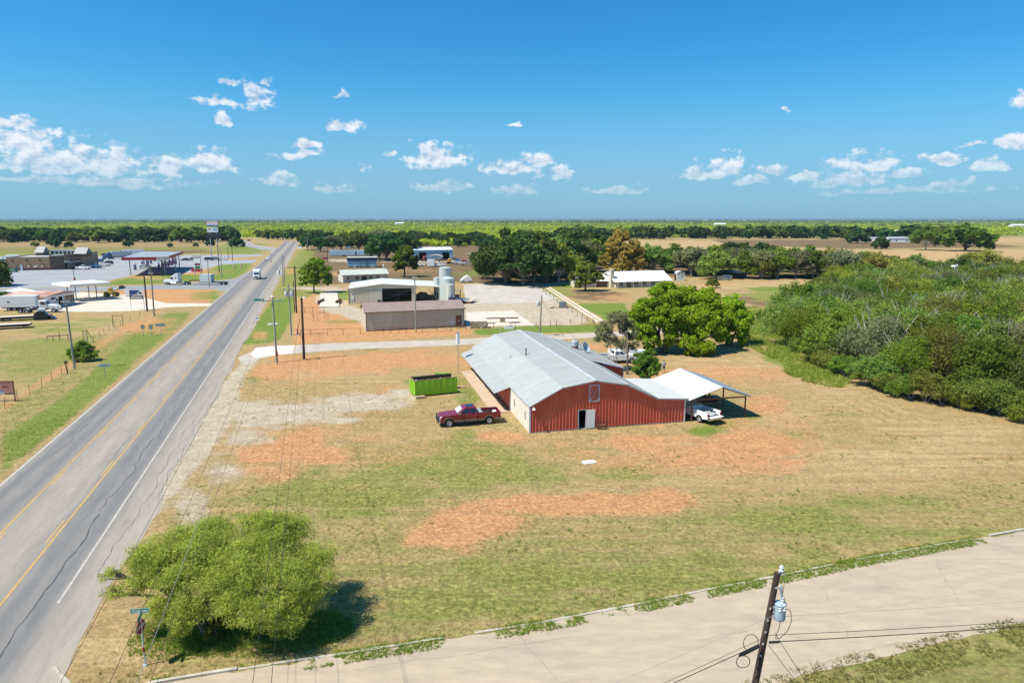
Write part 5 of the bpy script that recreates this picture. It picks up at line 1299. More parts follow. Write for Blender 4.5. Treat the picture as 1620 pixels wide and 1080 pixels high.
mb = ribroof(MB(), LR, -.3, D_ + .3, .45, .03, .06); mb.build('lean_to_roof', mat('pale_tan_roof', (.56, .55, .49), .55), os_)
mb = MB(); mb.beam((-.15, -.32, 3.86), (8.6, -.32, 4.94), .05, .18); mb.beam((8.6, -.32, 4.94), (W, -.32, 4.35), .05, .18); mb.beam((W, -.32, 4.3), (W + 6.6, -.32, 3.92), .05, .2); mb.build('eave_trim', mat('tan_trim', (.4, .36, .3), .7), os_)
MB().box(cut - .25, cut, -.08, .1, 0, 3.8).build('door_jamb', m_wht, os_); MB().box(-.02, .16, -.08, .05, 0, 3.8).build('corner_trim', mat('brown_trim', (.17, .12, .1), .7), os_)
mb = MB(); ribwall(mb, (1.6, -.1), (1, 0), 3.6, 3.3, .05, .3, .03); sd = mb.build('sliding_door', mat('cream_door', (.62, .54, .4), .7, ns=.6, na=.06), os_)
mb = MB(); ribwall(mb, (5.3, -.1), (1, 0), 3.1, 3.3, .05, .3, .03); mb.build('sliding_door', m_shedw, os_)
MB().box(1.4, 8.6, -.16, -.04, 3.3, 3.42).build('door_rail', m_steel, os_)
for k, x in enumerate((W + .1, W + 6.3)):
    for y in (0, 8, 16.5): MB().box(x - .09, x + .09, y, y + .18, 0, 3.95).build('post', m_shedw, os_)
mb = MB(); mb.beam((W + 3.6, 2, 3.3), (W + 6.2, .3, .2), .12); mb.build('brace', mat('tan_trim', (.4, .36, .3), .7), os_)
MB().box(.9, 1.35, -.2, -.05, 1.2, 2.0).build('meter_box', m_wht, os_)
t = thing('air_conditioner', 'small grey air conditioner in the wall by the dark shed bay', 'air conditioner', (A.x, A.y, 0), rz)
MB().box(cut - 1.3, cut - .45, -.5, -.08, .35, 1.05).build('case', m_steel, t); MB().box(cut - 1.2, cut - .55, -.52, -.5, .45, .95).build('grille', m_dark, t)
t = thing('covered_tractor', 'dark tarp covered machine parked under the shed lean-to', 'machine', g(668, 476), .1)
mb = MB(); mb.prism([(-2, .3), (2, .3), (1.9, 1.4), (1.0, 2.3), (-.6, 2.4), (-1.8, 1.6)], -.9, .9, cham=.25); mb.build('tarp_cover', m_black, t)
for sx in (-1.4, 1.4):
    for sy in (-.95, .95): mb = MB(); mb.lathe([(.05, -.12), (.42, -.12), (.42, .12), (.05, .12)], 12, (sx, sy, .42), 'y'); mb.build('wheel', m_rubber, t)
t = thing('harrow', 'dark folded farm implement with upright tines beside the storage tanks', 'farm implement', g(689, 475), .2)
mb = MB(); mb.beam((-1.6, 0, .8), (1.6, 0, .8), .2)
for k in range(7): mb.beam((-1.5 + k * .5, 0, .8), (-1.9 + k * .62, .1 * (-1) ** k, 2.4 - abs(k - 3) * .25), .12); mb.beam((-1.5 + k * .5, -.1, .8), (-1.5 + k * .5, -.4, .05), .1)
mb.build('frame', m_dark, t)
t = thing('grain_auger', 'long thin auger sloping through the open shed bay', 'auger', g(612, 476), rad(8))
mb = MB(); mb.tube((-.2, 1.0, .5), (8, 1.4, 3.3), .11, n=8); mb.build('tube', m_steel, t); mb = MB(); mb.lathe([(.75, .9), (.25, .2), (.1, .15)], 10, (-.3, 1, 0)); mb.build('hopper', m_steel, t)
for x in (2.4, 3.4): MB().beam((3.2, 1.1, 1.7), (x, 1.1 + (x - 2.9), 0), .08).build('leg', m_steel, t)

# ------------------------------------------------------------------ storage tanks
m_tank = mat('tank_grey', (0.44, 0.49, 0.47), 0.45, ns=.5, na=.06, stretch=(1, 1, .2), stain=((0.52, .5, .44), .5, .4))
m_tank2 = mat('tank_cream', (0.55, 0.53, 0.47), 0.5, ns=.5, na=.06, stretch=(1, 1, .2))
m_tankb = mat('tank_navy', (0.022, 0.045, 0.085), 0.4)
def tank(label, px, py, r, h, dome, m, seams=5):
    t = thing('storage_tank', label, 'tank', g(px, py), 0, 'storage tanks beside the open shed')
    mb = MB(); mb.lathe([(r, 0), (r, h)], 28); mb.build('shell', m, t, True)
    mb = MB(); mb.lathe([(r + .04, h - .02), (r + .04, h + .06), (r * .7, h + dome * .7), (r * .25, h + dome), (.05, h + dome + .02)], 28); mb.build('roof_dome', m, t, True)
    for k in range(1, seams): mb = MB(); mb.lathe([(r + .005, 0), (r + .025, .03), (r + .005, .06)], 28, (0, 0, h * k / seams)); mb.build('hoop', m, t)
    mb = MB(); mb.lathe([(.25, 0), (.25, .15), (.05, .18)], 10, (r * .4, 0, h + dome * .75)); mb.build('hatch', m_steel, t)
    mb = MB(); mb.tube((r + .08, 0, 0), (r + .08, 0, h), .05, n=6); mb.build('fill_pipe', m_steel, t)
tank('tallest pale grey storage tank of the group', 705, 477.5, 1.55, 8.9, .35, m_tank, 7)
tank('broad domed grey storage tank just in front of the tallest one', 709.5, 479, 1.6, 6.3, .55, m_tank, 5)
tank('cream storage tank lowest of the pale tanks and nearest the shed', 712.5, 481, 1.12, 5.0, .15, m_tank2, 4)
tank('narrow pale grey storage tank half hidden behind the tallest tank', 693, 474, 1.1, 5.9, .2, m_tank, 4)
tank('small navy blue water tank at the foot of the tall tanks', 716, 482.5, 1.05, 1.95, .15, m_tankb, 2)

# ------------------------------------------------------------------ small ivory house with a porch
m_sage = mat('sage_roof', (0.45, 0.47, 0.42), .6, ns=.5, na=.06)
A, B = g(543, 447.3), g(614, 444.5)
h1, L_ = gable_shed('porch_house', 'long low ivory house with grey green metal roof and porch', A, B, 8, 2.6, 4.1, m_shedw, m_sage, cuts=[(1.3, 2.3, .9, 2.0), (4.2, 5.6, .9, 2.0), (6.4, 8.2, 0, 2.1), (8.9, 10.2, .9, 2.0), (L_ * 0 + 11.6, 12.7, .9, 2.0)], over=.5, cat='house')
for (a, b, c, d_) in ((1.3, 2.3, .9, 2.0), (4.2, 5.6, .9, 2.0), (8.9, 10.2, .9, 2.0), (11.6, 12.7, .9, 2.0)): window(h1, a, b, c, d_, 0, m_wht, m_glass)
MB().box(6.4, 8.2, .05, .1, 0, 2.1).build('door', mat('dark_door', (.06, .04, .04), .6), h1)
MB().box(-.5, L_ + .5, -.52, -.46, 2.44, 2.6).build('fascia', MATS['brown_trim'], h1)
for x in (3.4, 6.0, 8.5, 10.8): MB().box(x - .07, x + .07, -.45, -.31, 0, 2.44).build('porch_post', m_shedw, h1)
mb = MB(); mb.tube((L_ - .2, 5, 3.4), (L_ - .2, 5, 5.0), .1); mb.lathe([(.3, 0), (.3, .5), (.1, .6)], 10, (L_ - .2, 5, 4.9)); mb.build('flue', m_wht, h1)

# ------------------------------------------------------------------ blue portable building, trailers and blue workshop
m_blue = mat('pale_blue_siding', (0.33, 0.48, 0.62), .6, ns=.6, na=.05, stretch=(1, 1, .3)); m_navy = mat('navy_paint', (0.02, 0.045, 0.085), .5); m_bluew = mat('light_blue_metal', (0.40, 0.55, 0.66), .55, ns=.5, na=.06, stretch=(1, 1, .3))
m_blroof = mat('blue_white_roof', (0.56, 0.66, 0.70), .5, ns=.3, na=.05)
A, B = g(550, 423), g(596, 422.4); rz = math.atan2(B.y - A.y, B.x - A.x); L_ = (B - A).length
t = thing('portable_building', 'pale blue flat roofed portable building with a navy roof band', 'building', (A.x, A.y, 0), rz)
mb = MB(); ribwall(mb, (0, 0), (1, 0), L_, 2.95, .45, .4, .03, cuts=[(8.6, 9.5, 0, 2.6)]); mb.build('front_wall', m_blue, t)
mb = MB(); ribwall(mb, (0, 7), (0, -1), 7, 2.95, .45, .4, .03); ribwall(mb, (L_, 0), (0, 1), 7, 2.95, .45, .4, .03); ribwall(mb, (L_, 7), (-1, 0), L_, 2.95, .45, .4, .03); mb.build('side_wall', m_blue, t)
MB().box(-.25, L_ + .25, -.25, 7.25, 2.9, 4.35).build('roof_band', m_navy, t); MB().box(-.2, L_ + .2, -.2, 7.2, 4.352, 4.42).build('roof', mat('patched_roof', (.5, .5, .44), .8, ns=.3, na=.2), t)
MB().box(8.6, 9.5, .02, .06, .45, 2.6).build('door', mat('mid_blue', (.2, .33, .47), .6), t)
for x in (5.6, 8.2): MB().box(x - .06, x + .06, -.08, -.03, .45, 2.9).build('wall_batten', m_navy, t)
for k in range(6): MB().box(.3 + k * 2.4, .7 + k * 2.4, .1, .5, 0, .45).build('pier', m_conc, t)
mb = MB(); mb.box(2.6, 3.6, -1.2, -.1, 0, .4); mb.box(10.6, 11.4, -1.2, -.1, 0, .4); mb.build('steps', m_steel, t)
for (pa, pb, h, lab, nm, m1) in ((521, 576, 3.5, 'long low pale blue trailer parked behind the portable building', 'long_trailer', m_blue), (577.5, 600, 4.4, 'short pale blue box trailer partly hidden by the wide oak', 'box_trailer', m_bluew)):
    A, B = g(pa, 405.5), g(pb, 405.3); L_ = (B - A).length
    t = thing(nm, lab, 'trailer', (A.x, A.y, 0), math.atan2(B.y - A.y, B.x - A.x))
    mb = MB(); ribwall(mb, (0, 0), (1, 0), L_, h - .3, .7, .6, .03); ribwall(mb, (0, 2.8), (0, -1), 2.8, h - .3, .7, .6, .03); ribwall(mb, (L_, 0), (0, 1), 2.8, h - .3, .7, .6, .03); ribwall(mb, (L_, 2.8), (-1, 0), L_, h - .3, .7, .6, .03); mb.build('body', m1, t)
    MB().prism([(-.05, h - .3), (L_ + .05, h - .3), (L_, h), (.0, h)], -.05, 2.85, cham=.1).build('roof', m_blroof, t); MB().box(.2, L_ - .2, .2, 2.6, .55, .7).build('chassis', m_dark, t)
    for x in (L_ * .38, L_ * .38 + 1.1): mb = MB(); mb.lathe([(.06, -.12), (.42, -.14), (.45, .0), (.42, .14), (.06, .12)], 12, (x, .25, .45), 'y'); mb.build('wheel', m_rubber, t); mb = MB(); mb.lathe([(.06, -.12), (.42, -.14), (.45, .0), (.42, .14), (.06, .12)], 12, (x, 2.5, .45), 'y'); mb.build('wheel', m_rubber, t)
    MB().box(L_ * .74, L_ * .74 + .9, -.05, .02, .8, 2.6).build('door', m_navy, t); MB().box(L_ + .0, L_ + 1.2, 1.2, 1.5, .55, .7).build('drawbar', m_dark, t)
A, B = g(646, 411.5), g(716.5, 410.3); Lb = (B - A).length
bb, Lb = gable_shed('workshop', 'wide light blue metal workshop with two dark roller door openings', A, B, 14, 5.2, 6.4, m_bluew, m_blroof, cuts=[(Lb * .24, Lb * .40, 0, 4.0), (Lb * .76, Lb * .92, 0, 3.9), (Lb * .13, Lb * .17, 0, 2.1)], over=.2, sp=.5, cat='workshop')
for (a, b, c) in ((.24, .40, 4.0), (.76, .92, 3.9)): MB().box(Lb * a - .12, Lb * b + .12, -.08, .05, c, c + .2).build('door_lintel', m_bluew, bb)
MB().box(Lb * .13, Lb * .17, .02, .07, 0, 2.1).build('door', m_navy, bb); MB().box(.0, Lb, 3, 3.1, 0, 3.8).build('inner_partition', m_dark, bb)
t = thing('canvas_shelter', 'tan peaked canvas shelter standing in front of the blue workshop', 'shelter', g(678, 412.5), .04)
for x in (0, 7): 
    for y in (0, 6): MB().box(x, x + .12, y, y + .12, 0, 2.2).build('post', m_steel, t)
mb = ribroof(MB(), [(-.3, 2.1), (1.2, 2.7), (3.5, 3.2), (5.8, 2.7), (7.4, 2.1)], -.4, 6.4, 3, .01, .04); mb.build('canvas_roof', mat('tan_canvas', (.42, .37, .28), .9), t)

# ------------------------------------------------------------------ ranch house
m_snow = mat('bright_white_roof', (0.80, 0.80, 0.79), .45, ns=.4, na=.03)
m_stone = mat('pale_stone', (0.58, 0.52, 0.43), .85, ns=1.2, na=.2)
A, B = g(974, 455.5), g(1058, 452.8); A = A + Vector((0, 0, 0)); Lr = (B - A).length
rh, Lr = gable_shed('ranch_house', 'low ranch house with bright white metal roof and stone chimney', A, B, 11, 2.3, 4.7, m_stone, m_snow, cuts=[(1.2, 2.6, .6, 2.0), (3.6, 5.4, .1, 2.0), (6.4, 8.0, .6, 2.0), (9.4, 10.8, .6, 2.0), (12.5, 14, .6, 2.0)], over=.9, sp=.5, cat='house')
for (a, b, c) in ((1.2, 2.6, .6), (3.6, 5.4, .1), (6.4, 8.0, .6), (9.4, 10.8, .6), (12.5, 14, .6)): window(rh, a, b, c, 2.0, 0, m_wht, m_glass)
for x in (.3, 3.1, 5.9, 8.7, 11.5, 14.5): MB().box(x - .09, x + .09, -.85, -.67, 0, 2.05).build('porch_post', m_stone, rh)
ch = MB().box(-1.25, -.15, 1.0, 2.6, 0, 5.4).build('chimney', m_stone, rh); MB().box(-1.32, -.08, .93, 2.67, 5.4, 5.55).build('chimney_cap', m_conc, ch)
for x in (5.5, 13.5): MB().tube((x, 5.5, 4.6), (x, 5.5, 5.1), .09).build('vent_pipe', m_wht, rh)
t, Lw = gable_shed('house_wing', 'low side wing of the ranch house beyond its chimney', A + Vector((-13.0, 1.6, 0)), A + Vector((-1.4, 2.8, 0)), 8, 2.2, 3.5, m_stone, m_snow, cuts=[(1.5, 2.5, .8, 1.9), (4.6, 5.6, .8, 1.9), (7.2, 10.6, 0, 2.0)], over=.6, sp=.5, cat='house wing')
for (a, b) in ((1.5, 2.5), (4.6, 5.6)): window(t, a, b, .8, 1.9, 0, m_wht, m_glass)
MB().box(7.2, 10.6, .5, .56, 0, 2.0).build('recessed_wall', mat('brown_board', (.18, .11, .07), .8), t)
t = thing('garden_shed', 'small pale green shed with a domed white roof beside the ranch house', 'shed', g(1071, 444), .1)
mb = MB(); ribwall(mb, (0, 0), (1, 0), 2.7, 2.9, 0, .4, .03); ribwall(mb, (0, 2.6), (0, -1), 2.6, 2.9, 0, .4, .03); ribwall(mb, (2.7, 0), (0, 1), 2.6, 2.9, 0, .4, .03); ribwall(mb, (2.7, 2.6), (-1, 0), 2.7, 2.9, 0, .4, .03); mb.build('wall', mat('shed_green', (.5, .57, .52), .7), t)
mb = ribroof(MB(), [(-.2, 2.85), (.5, 3.2), (1.35, 3.35), (2.2, 3.2), (2.9, 2.85)], -.2, 2.8, 2, .005, .05); mb.build('roof', m_snow, t); window(t, 1.3, 2.1, 1.3, 2.3, 0, m_wht, m_glass); MB().box(-.9, -.2, .2, .26, 0, 2.3).build('door', m_rust, t)
t = thing('open_hut', 'low dark hut with a blue tarp roof under the woodland trees', 'hut', g(1159, 441), .05)
for x in (0, 5):
    for y in (0, 4): MB().box(x, x + .15, y, y + .15, 0, 2.2).build('post', m_dark, t)
MB().prism([(-.3, 2.3), (5.4, 2.2), (5.4, 2.3), (2, 2.7), (-.3, 2.42)], -.4, 4.4).build('roof', mat('blue_tarp', (.12, .22, .33), .5, na=.3), t); MB().box(.1, 5, .3, .4, 0, 1.9).build('front_wall', m_dark, t)

# ------------------------------------------------------------------ old filling station
m_rustr = mat('rust_streaked_roof', (0.40, 0.20, 0.145), .7, ns=.35, na=.2, stretch=(.5, 1, 1), stain=((0.66, 0.55, 0.45), .16, .9))
A, B = g(82, 487), g(119, 479.5)
rz = math.atan2(B.y - A.y, B.x - A.x); L_ = (B - A).length
t = thing('filling_station', 'old white filling station office with a rust streaked low roof', 'building', (A.x, A.y, 0), rz)
Wd = 10.0
mb = MB(); ribwall(mb, (-2.5, 0), (1, 0), L_ + 2.5, 2.75, 0, .5, .01, cuts=[(L_ * .55 , L_ - .3, .35, 2.35)]); mb.build('front_wall', m_wht, t)
mb = MB(); ribwall(mb, (-2.5, Wd), (0, -1), Wd, 2.75, 0, .5, .01); ribwall(mb, (L_, 0), (0, 1), Wd, 2.75, 0, .5, .01); ribwall(mb, (L_, Wd), (-1, 0), L_ + 2.5, 2.75, 0, .5, .01); mb.build('side_wall', m_wht, t)
MB().prism([(-3.6, 2.8), (L_ + .9, 2.8), (L_ + .9, 3.0), (4.5, 3.75), (-3.6, 3.05)], -.9, Wd + .6).build('roof', m_rustr, t)
MB().box(-3.7, L_ + 1, -.96, -.9, 2.75, 3.05).build('fascia', m_wht, t)
f = window(t, L_ * .55, L_ - .3, .35, 2.35, 0, m_wht, m_glass, bars=1)
MB().box(L_ * .46, L_ * .55 - .1, -.06, -.01, .1, 2.6).build('blue_door_trim', mat('pale_blue', (.55, .65, .78), .6), t)
m_navyblue = mat('sign_navy', (0.03, 0.06, 0.22), .5)
wb = MB().box(-.2, 2.9, -.1, -.04, 1.3, 2.6).build('wall_board', m_wht, t)
mb = MB(); mb.prism([(-.1, 1.9), (2.0, 2.55), (-.1, 2.55)], -.14, -.1); mb.prism([(-.1, 1.9), (1.3, 1.95), (2.0, 2.55), (-.1, 2.55)], -.125, -.1); mb.build('blue_panel', m_navyblue, wb)
mb = MB(); mb.prism([(1.5, 1.5), (2.8, 1.45), (2.6, 1.8), (2.1, 2.1), (1.9, 1.75)], -.14, -.1); mb.build('dark_device', m_black, wb)
cn = thing('station_canopy', 'flat white canopy on thin posts over the old station forecourt', 'canopy')
q = [g(81, 447.5, 4.6), g(110, 450.5, 4.6), g(175, 446.5, 4.6), g(148, 443, 4.6)]
mb = MB(); mb.add([(p.x, p.y, 4.0) for p in q] + [(p.x, p.y, 4.65) for p in q], [(0, 1, 5, 4), (1, 2, 6, 5), (2, 3, 7, 6), (3, 0, 4, 7), (4, 5, 6, 7), (3, 2, 1, 0)]); mb.build('deck', mat('canopy_white', (.74, .72, .66), .6, ns=.3, na=.06), cn)
for (a, b) in ((.25, .3), (.75, .3), (.25, .75), (.75, .75)):
    p = q[1].lerp(q[2], a).lerp(q[0].lerp(q[3], a), b)
    MB().tube((p.x, p.y, 0), (p.x, p.y, 4.0), .12, n=8).build('post', mat('slate_post', (.08, .11, .16), .5), cn)
    MB().box(p.x - 1.2, p.x + 1.2, p.y - .5, p.y + .5, 0, .15).build('post_island', m_conc, cn)
t = thing('side_shed', 'low shed with a white lean-to roof at the picture edge by the filling station', 'shed', g(-14, 478), .1)
mb = MB(); ribwall(mb, (0, 0), (1, 0), 7, 2.2, 0, .4, .03); ribwall(mb, (7, 0), (0, 1), 6, 2.2, 0, .4, .03); mb.build('wall', mat('slate_blue_wall', (.13, .19, .28), .7), t); mb = ribroof(MB(), [(-.4, 2.3), (4, 3.1), (8.2, 2.2)], -.5, 6.4, .5, .02, .06); mb.build('roof', m_snow, t)

# ------------------------------------------------------------------ truck stop
m_brick = mat('tan_brick', (0.36, 0.225, 0.13), .85, ns=1, na=.1); m_brickd = mat('brown_stone', (0.15, 0.095, 0.065), .9, ns=1.6, na=.3)
A, B, C2 = g(12, 428.2), g(80, 427), g(104, 426.2)
ts = thing('truck_stop', 'low brown brick truck stop with two small gabled roof towers', 'shop', (0, 0, 0))
def wallseg(mb, p, q, z0, z1, th=.3):
    d = (q - p).normalized(); n = Vector((d.y, -d.x, 0)) * th
    mb.add([(p.x, p.y, z0), (q.x, q.y, z0), (q.x - n.x, q.y - n.y, z0), (p.x - n.x, p.y - n.y, z0), (p.x, p.y, z1), (q.x, q.y, z1), (q.x - n.x, q.y - n.y, z1), (p.x - n.x, p.y - n.y, z1)], [(0, 1, 5, 4), (1, 2, 6, 5), (2, 3, 7, 6), (3, 0, 4, 7), (4, 5, 6, 7), (0, 3, 2, 1)])
D2 = g(131, 424)
back = Vector((B.y - A.y, -(B.x - A.x), 0)).normalized() * -24
mb = MB(); wallseg(mb, A, B, 0.9, 5.7); mb.build('tan_wall', m_brick, ts)
mb = MB(); wallseg(mb, A + Vector((0, -.03, 0)), B + Vector((0, -.03, 0)), 0, .88); mb.build('plinth', mat('maroon_plinth', (.16, .06, .05), .9), ts)
mb = MB(); wallseg(mb, B, C2, 0, 6.1); mb.build('stone_wall', m_brickd, ts)
mb = MB(); wallseg(mb, C2, D2, 3.4, 6.6); mb.build('shop_front', m_brick, ts)
mb = MB(); wallseg(mb, C2 + Vector((.4, .5, 0)), D2 + Vector((0, .5, 0)), 0, 3.4); mb.build('shop_glazing', m_glass, ts)
aw = [C2, D2, D2 + Vector((1.5, -3.2, 0)), C2 + Vector((1.5, -3.2, 0))]
mb = MB(); mb.add([(aw[0].x, aw[0].y, 3.9), (aw[1].x, aw[1].y, 3.9), (aw[2].x, aw[2].y, 3.2), (aw[3].x, aw[3].y, 3.2), (aw[0].x, aw[0].y, 3.7), (aw[1].x, aw[1].y, 3.7), (aw[2].x, aw[2].y, 3.0), (aw[3].x, aw[3].y, 3.0)], [(0, 1, 2, 3), (4, 7, 6, 5), (0, 4, 5, 1), (2, 6, 7, 3), (1, 5, 6, 2), (0, 3, 7, 4)]); mb.build('awning', mat('grey_metal_roof', (.14, .155, .16), .5), ts)
mb = MB(); rp = [A, B, C2, D2, D2 + back, A + back]; n = len(rp)
mb.add([(p.x, p.y, 5.2) for p in rp], [tuple(range(n))]); mb.build('flat_roof', mat('flat_roof_grey', (.45, .46, .46), .8, ns=.2, na=.15), ts)
mb = MB(); wallseg(mb, D2, D2 + back, 0, 6.4); wallseg(mb, A + back, A, 0, 5.6); wallseg(mb, D2 + back, A + back, 0, 5.6); mb.build('rear_wall', m_brick, ts)
for k in range(5):
    p = C2.lerp(D2, .12 + k * .14); MB().box(p.x - .35, p.x + .35, p.y - .12, p.y - .01, 5.2, 5.9).build('high_window', m_dark, ts)
for (px, w, lab) in ((52, 3.6, ''), (131, 5.0, '')):
    p = g(px, 425); p = p + back * (.55 if px < 60 else .12)
    mb = MB(); mb.prism([(-w / 2, 5.2), (w / 2, 5.2), (w / 2, 6.6), (-w / 2, 6.6)], -2.0, 2.0); o = mb.build('roof_tower', m_brickd, ts); o.location = (p.x, p.y, 0)
    mb = MB(); mb.add([(-w / 2 - .3, -2.6, 6.5), (w / 2 + .3, -2.6, 6.5), (w / 2 + .1, 0, 9.2), (-w / 2 - .1, 0, 9.2), (w / 2 + .3, 2.6, 6.5), (-w / 2 - .3, 2.6, 6.5)], [(0, 1, 2, 3), (3, 2, 4, 5), (0, 3, 5), (1, 4, 2)]); o2 = mb.build('tower_roof', MATS['grey_metal_roof'], o)
p = A.lerp(B, .33); MB().box(p.x - .5, p.x + .5, p.y - .15, p.y - .0, 0, 2.3).build('service_door', mat('grey_blue_door', (.4, .46, .52), .6), ts)
for f_ in (.14, .47, .78): p = A.lerp(B, f_); MB().box(p.x - .3, p.x + .3, p.y - .3, p.y, 4.1, 4.6).build('wall_light', m_black, ts)
for f_ in (.5, .82): p = A.lerp(B, f_); MB().box(p.x - .25, p.x + .25, p.y - .12, p.y - .01, 1.5, 1.9).build('wall_box', m_wht, ts)
mb = MB(); p = A.lerp(B, .63); mb.prism([(-1.6, 2.3), (-1.2, 1.4), (-.3, 1.2), (.5, 1.2), (1.2, 1.7), (1.6, 2.6), (.7, 1.9), (0, 1.8), (-.6, 2.2)], -.1, -.02); o = mb.build('wall_emblem', mat('emblem_grey', (.5, .52, .48), .7), ts); o.location = (p.x, p.y, 0)
for k in range(6):
    p = g(78 + k * 6.6, 423) + back * .3; t = thing('roof_unit', 'grey air handling unit in the row on the truck stop roof', 'air conditioner', (p.x, p.y, 5.2), .2, 'air handling units on the truck stop roof')
    MB().box(-.85, .85, -.8, .8, 0, 2.4).build('case', m_steel, t); MB().box(-.6, .6, -.83, -.8, .5, 1.9).build('grille', m_dark, t)
t = thing('waste_container', 'green waste container behind a low fence by the truck stop wall', 'container', g(19, 430.2), .05)
mb = MB(); mb.prism([(-1.9, .1), (1.9, .1), (2.1, 1.6), (-2.1, 1.6)], -.9, .9, cham=.05); mb.build('body', mat('dull_green', (.1, .2, .15), .7), t); MB().box(-2, 2, -.85, .85, 1.6, 1.7).build('lid', m_black, t)

# fuel canopy
m_rd = mat('canopy_red', (0.42, 0.02, 0.035), .5); m_cr = mat('canopy_roof', (0.25, 0.29, 0.33), .7, ns=.15, na=.15)
fcn = thing('fuel_canopy', 'large grey fuel canopy with a red band and EXXON sign panel', 'canopy')
q = [g(192, 407.3, 7.2), g(262, 406.3, 7.2), g(290, 397.6, 7.2), g(222, 397.2, 7.2)]
mb = MB(); mb.add([(p.x, p.y, 6.1) for p in q] + [(p.x, p.y, 7.2) for p in q], [(0, 1, 5, 4), (1, 2, 6, 5), (2, 3, 7, 6), (3, 0, 4, 7), (3, 2, 1, 0)]); mb.build('red_band', m_rd, fcn)
mb = MB(); mb.add([(p.x, p.y, 7.05) for p in q], [(0, 1, 2, 3)]); mb.build('roof', m_cr, fcn)
for (a, b) in ((.12, .1), (.55, .1), (.9, .12), (.12, .85), (.55, .85), (.92, .9), (.98, .5)):
    p = q[0].lerp(q[1], a).lerp(q[3].lerp(q[2], a), b); MB().tube((p.x, p.y, 0), (p.x, p.y, 6.1), .22, n=8).build('column', m_steel, fcn)
d01 = (q[1] - q[0]).normalized(); ang = math.atan2(d01.y, d01.x)
p = q[0].lerp(q[1], .93)
sp_ = MB().box(-2.4, 2.4, -.25, -.05, 5.9, 7.35).build('sign_panel', m_wht, fcn); sp_.location = (p.x, p.y, 0); sp_.rotation_euler = (0, 0, ang)
text('lettering', 'EXXON', 1.25, m_rd, sp_, (0, -.27, 6.65), (rad(90), 0, 0), sx=1.15)
for k, (px, py) in enumerate(((214, 427), (252, 427), (259, 424), (265, 421.5), (271, 419.5), (277, 417.5), (226, 421), (233, 419), (239, 417))):
    t = thing('fuel_pump', 'blue and red fuel pump in the rows under the fuel canopy', 'fuel pump', g(px, py), ang + rad(70), 'fuel pumps under the canopy')
    MB().prism([(-.5, 0), (.5, 0), (.5, 2.3), (-.5, 2.3)], -.35, .35, cham=.06).build('cabinet', mat('pump_blue', (.05, .12, .3), .5), t)
    MB().box(-.52, .52, -.37, .37, 1.0, 1.35).build('band', m_rd, t); MB().box(-.3, .3, -.39, -.35, 1.5, 2.0).build('display', m_wht, t)
    if k in (2, 3, 4, 5):
        mb = MB(); mb.path([(-1.3, 0, 0), (-1.3, 0, 3.6), (-.9, 0, 4.3), (.4, 0, 4.4), (1.0, 0, 4.0), (1.3, 0, 3.2), (1.3, 0, 0)], .22, 6); mb.build('hose_arch', mat('maroon_tube', (.2, .03, .05), .5), t)
    else: MB().box(-.2, .2, -.2, .2, 2.3, 3.4).build('pump_topper', m_wht, t)
# pylon sign
Yp = g(340, 406).y; p = g(340, 406)
py_ = thing('pylon_sign', 'tall double post EXXON pylon sign over the truck stop', 'sign', p, 0)
for x in (-1.9, 2.0): MB().tube((x, 0, 0), (x, 0, 18.5), .28, .2, n=8).build('post', m_steel, py_)
top = MB().box(-3.1, 2.9, -.4, .4, 17.6, 20.3).build('sign_panel', m_wht, py_)
MB().box(-3.1, 2.9, -.43, -.4, 17.6, 18.3).build('blue_band', mat('sign_blue', (.03, .09, .33), .5), top)
text('lettering', 'EXXON', 2.0, m_rd, top, (-.1, -.43, 19.35), (rad(90), 0, 0), sx=1.05)
c1 = MB().box(-3.1, -.15, -.4, .4, 14.0, 16.5).build('sign_panel', m_wht, py_); MB().box(-2.6, -.6, -.42, -.4, 15.3, 16.1).build('red_print', mat('dark_red_print', (.28, .1, .08), .6), c1)
c2 = MB().box(-.1, 2.9, -.4, .4, 14.0, 16.5).build('sign_panel', m_wht, py_); MB().box(.2, 2.6, -.42, -.4, 15.1, 16.1).build('blue_print', mat('teal_print', (.05, .25, .38), .6), c2)
for x in (-2.4, -.9, .7, 2.1): MB().box(x - .5, x + .5, -.43, -.4, 14.2, 14.8).build('grey_print', mat('grey_print', (.4, .45, .45), .6), c1 if x < 0 else c2)
MB().box(-3.9, 4.4, -.45, .45, 11.0, 12.9).build('dark_board', m_black, py_)
# price sign
p = g(314, 436); hp = lambda py: vz(314, py, p.y)
pr = thing('price_sign', 'white fuel price sign with EXXON top and coloured price panels', 'sign', p, 0)
MB().box(-1.35, -1.1, -.15, .15, 0, 7.6).build('post', m_steel, pr); MB().box(1.1, 1.35, -.15, .15, 0, 7.6).build('post', m_steel, pr)
b_ = MB().box(-1.3, 1.3, -.25, .25, 2.6, 8.0).build('cabinet', m_wht, pr)
text('lettering', 'EXXON', .75, m_rd, b_, (0, -.27, 7.45), (rad(90), 0, 0), sx=1.1)
MB().box(-1.2, 1.2, -.28, -.25, 6.7, 6.95).build('blue_strip', mat('sign_blue', (.03, .09, .33), .5), b_); MB().box(-1.0, 1.0, -.28, -.25, 3.9, 4.8).build('price_panel', mat('price_navy', (.04, .05, .2), .4), b_); MB().box(-1.0, 1.0, -.28, -.25, 2.75, 3.6).build('price_panel', mat('price_green', (.02, .16, .07), .4), b_); MB().box(-.7, .7, -.3, -.28, 4.15, 4.5).build('red_digits', mat('digit_red', (.5, .03, .08), .5), b_)

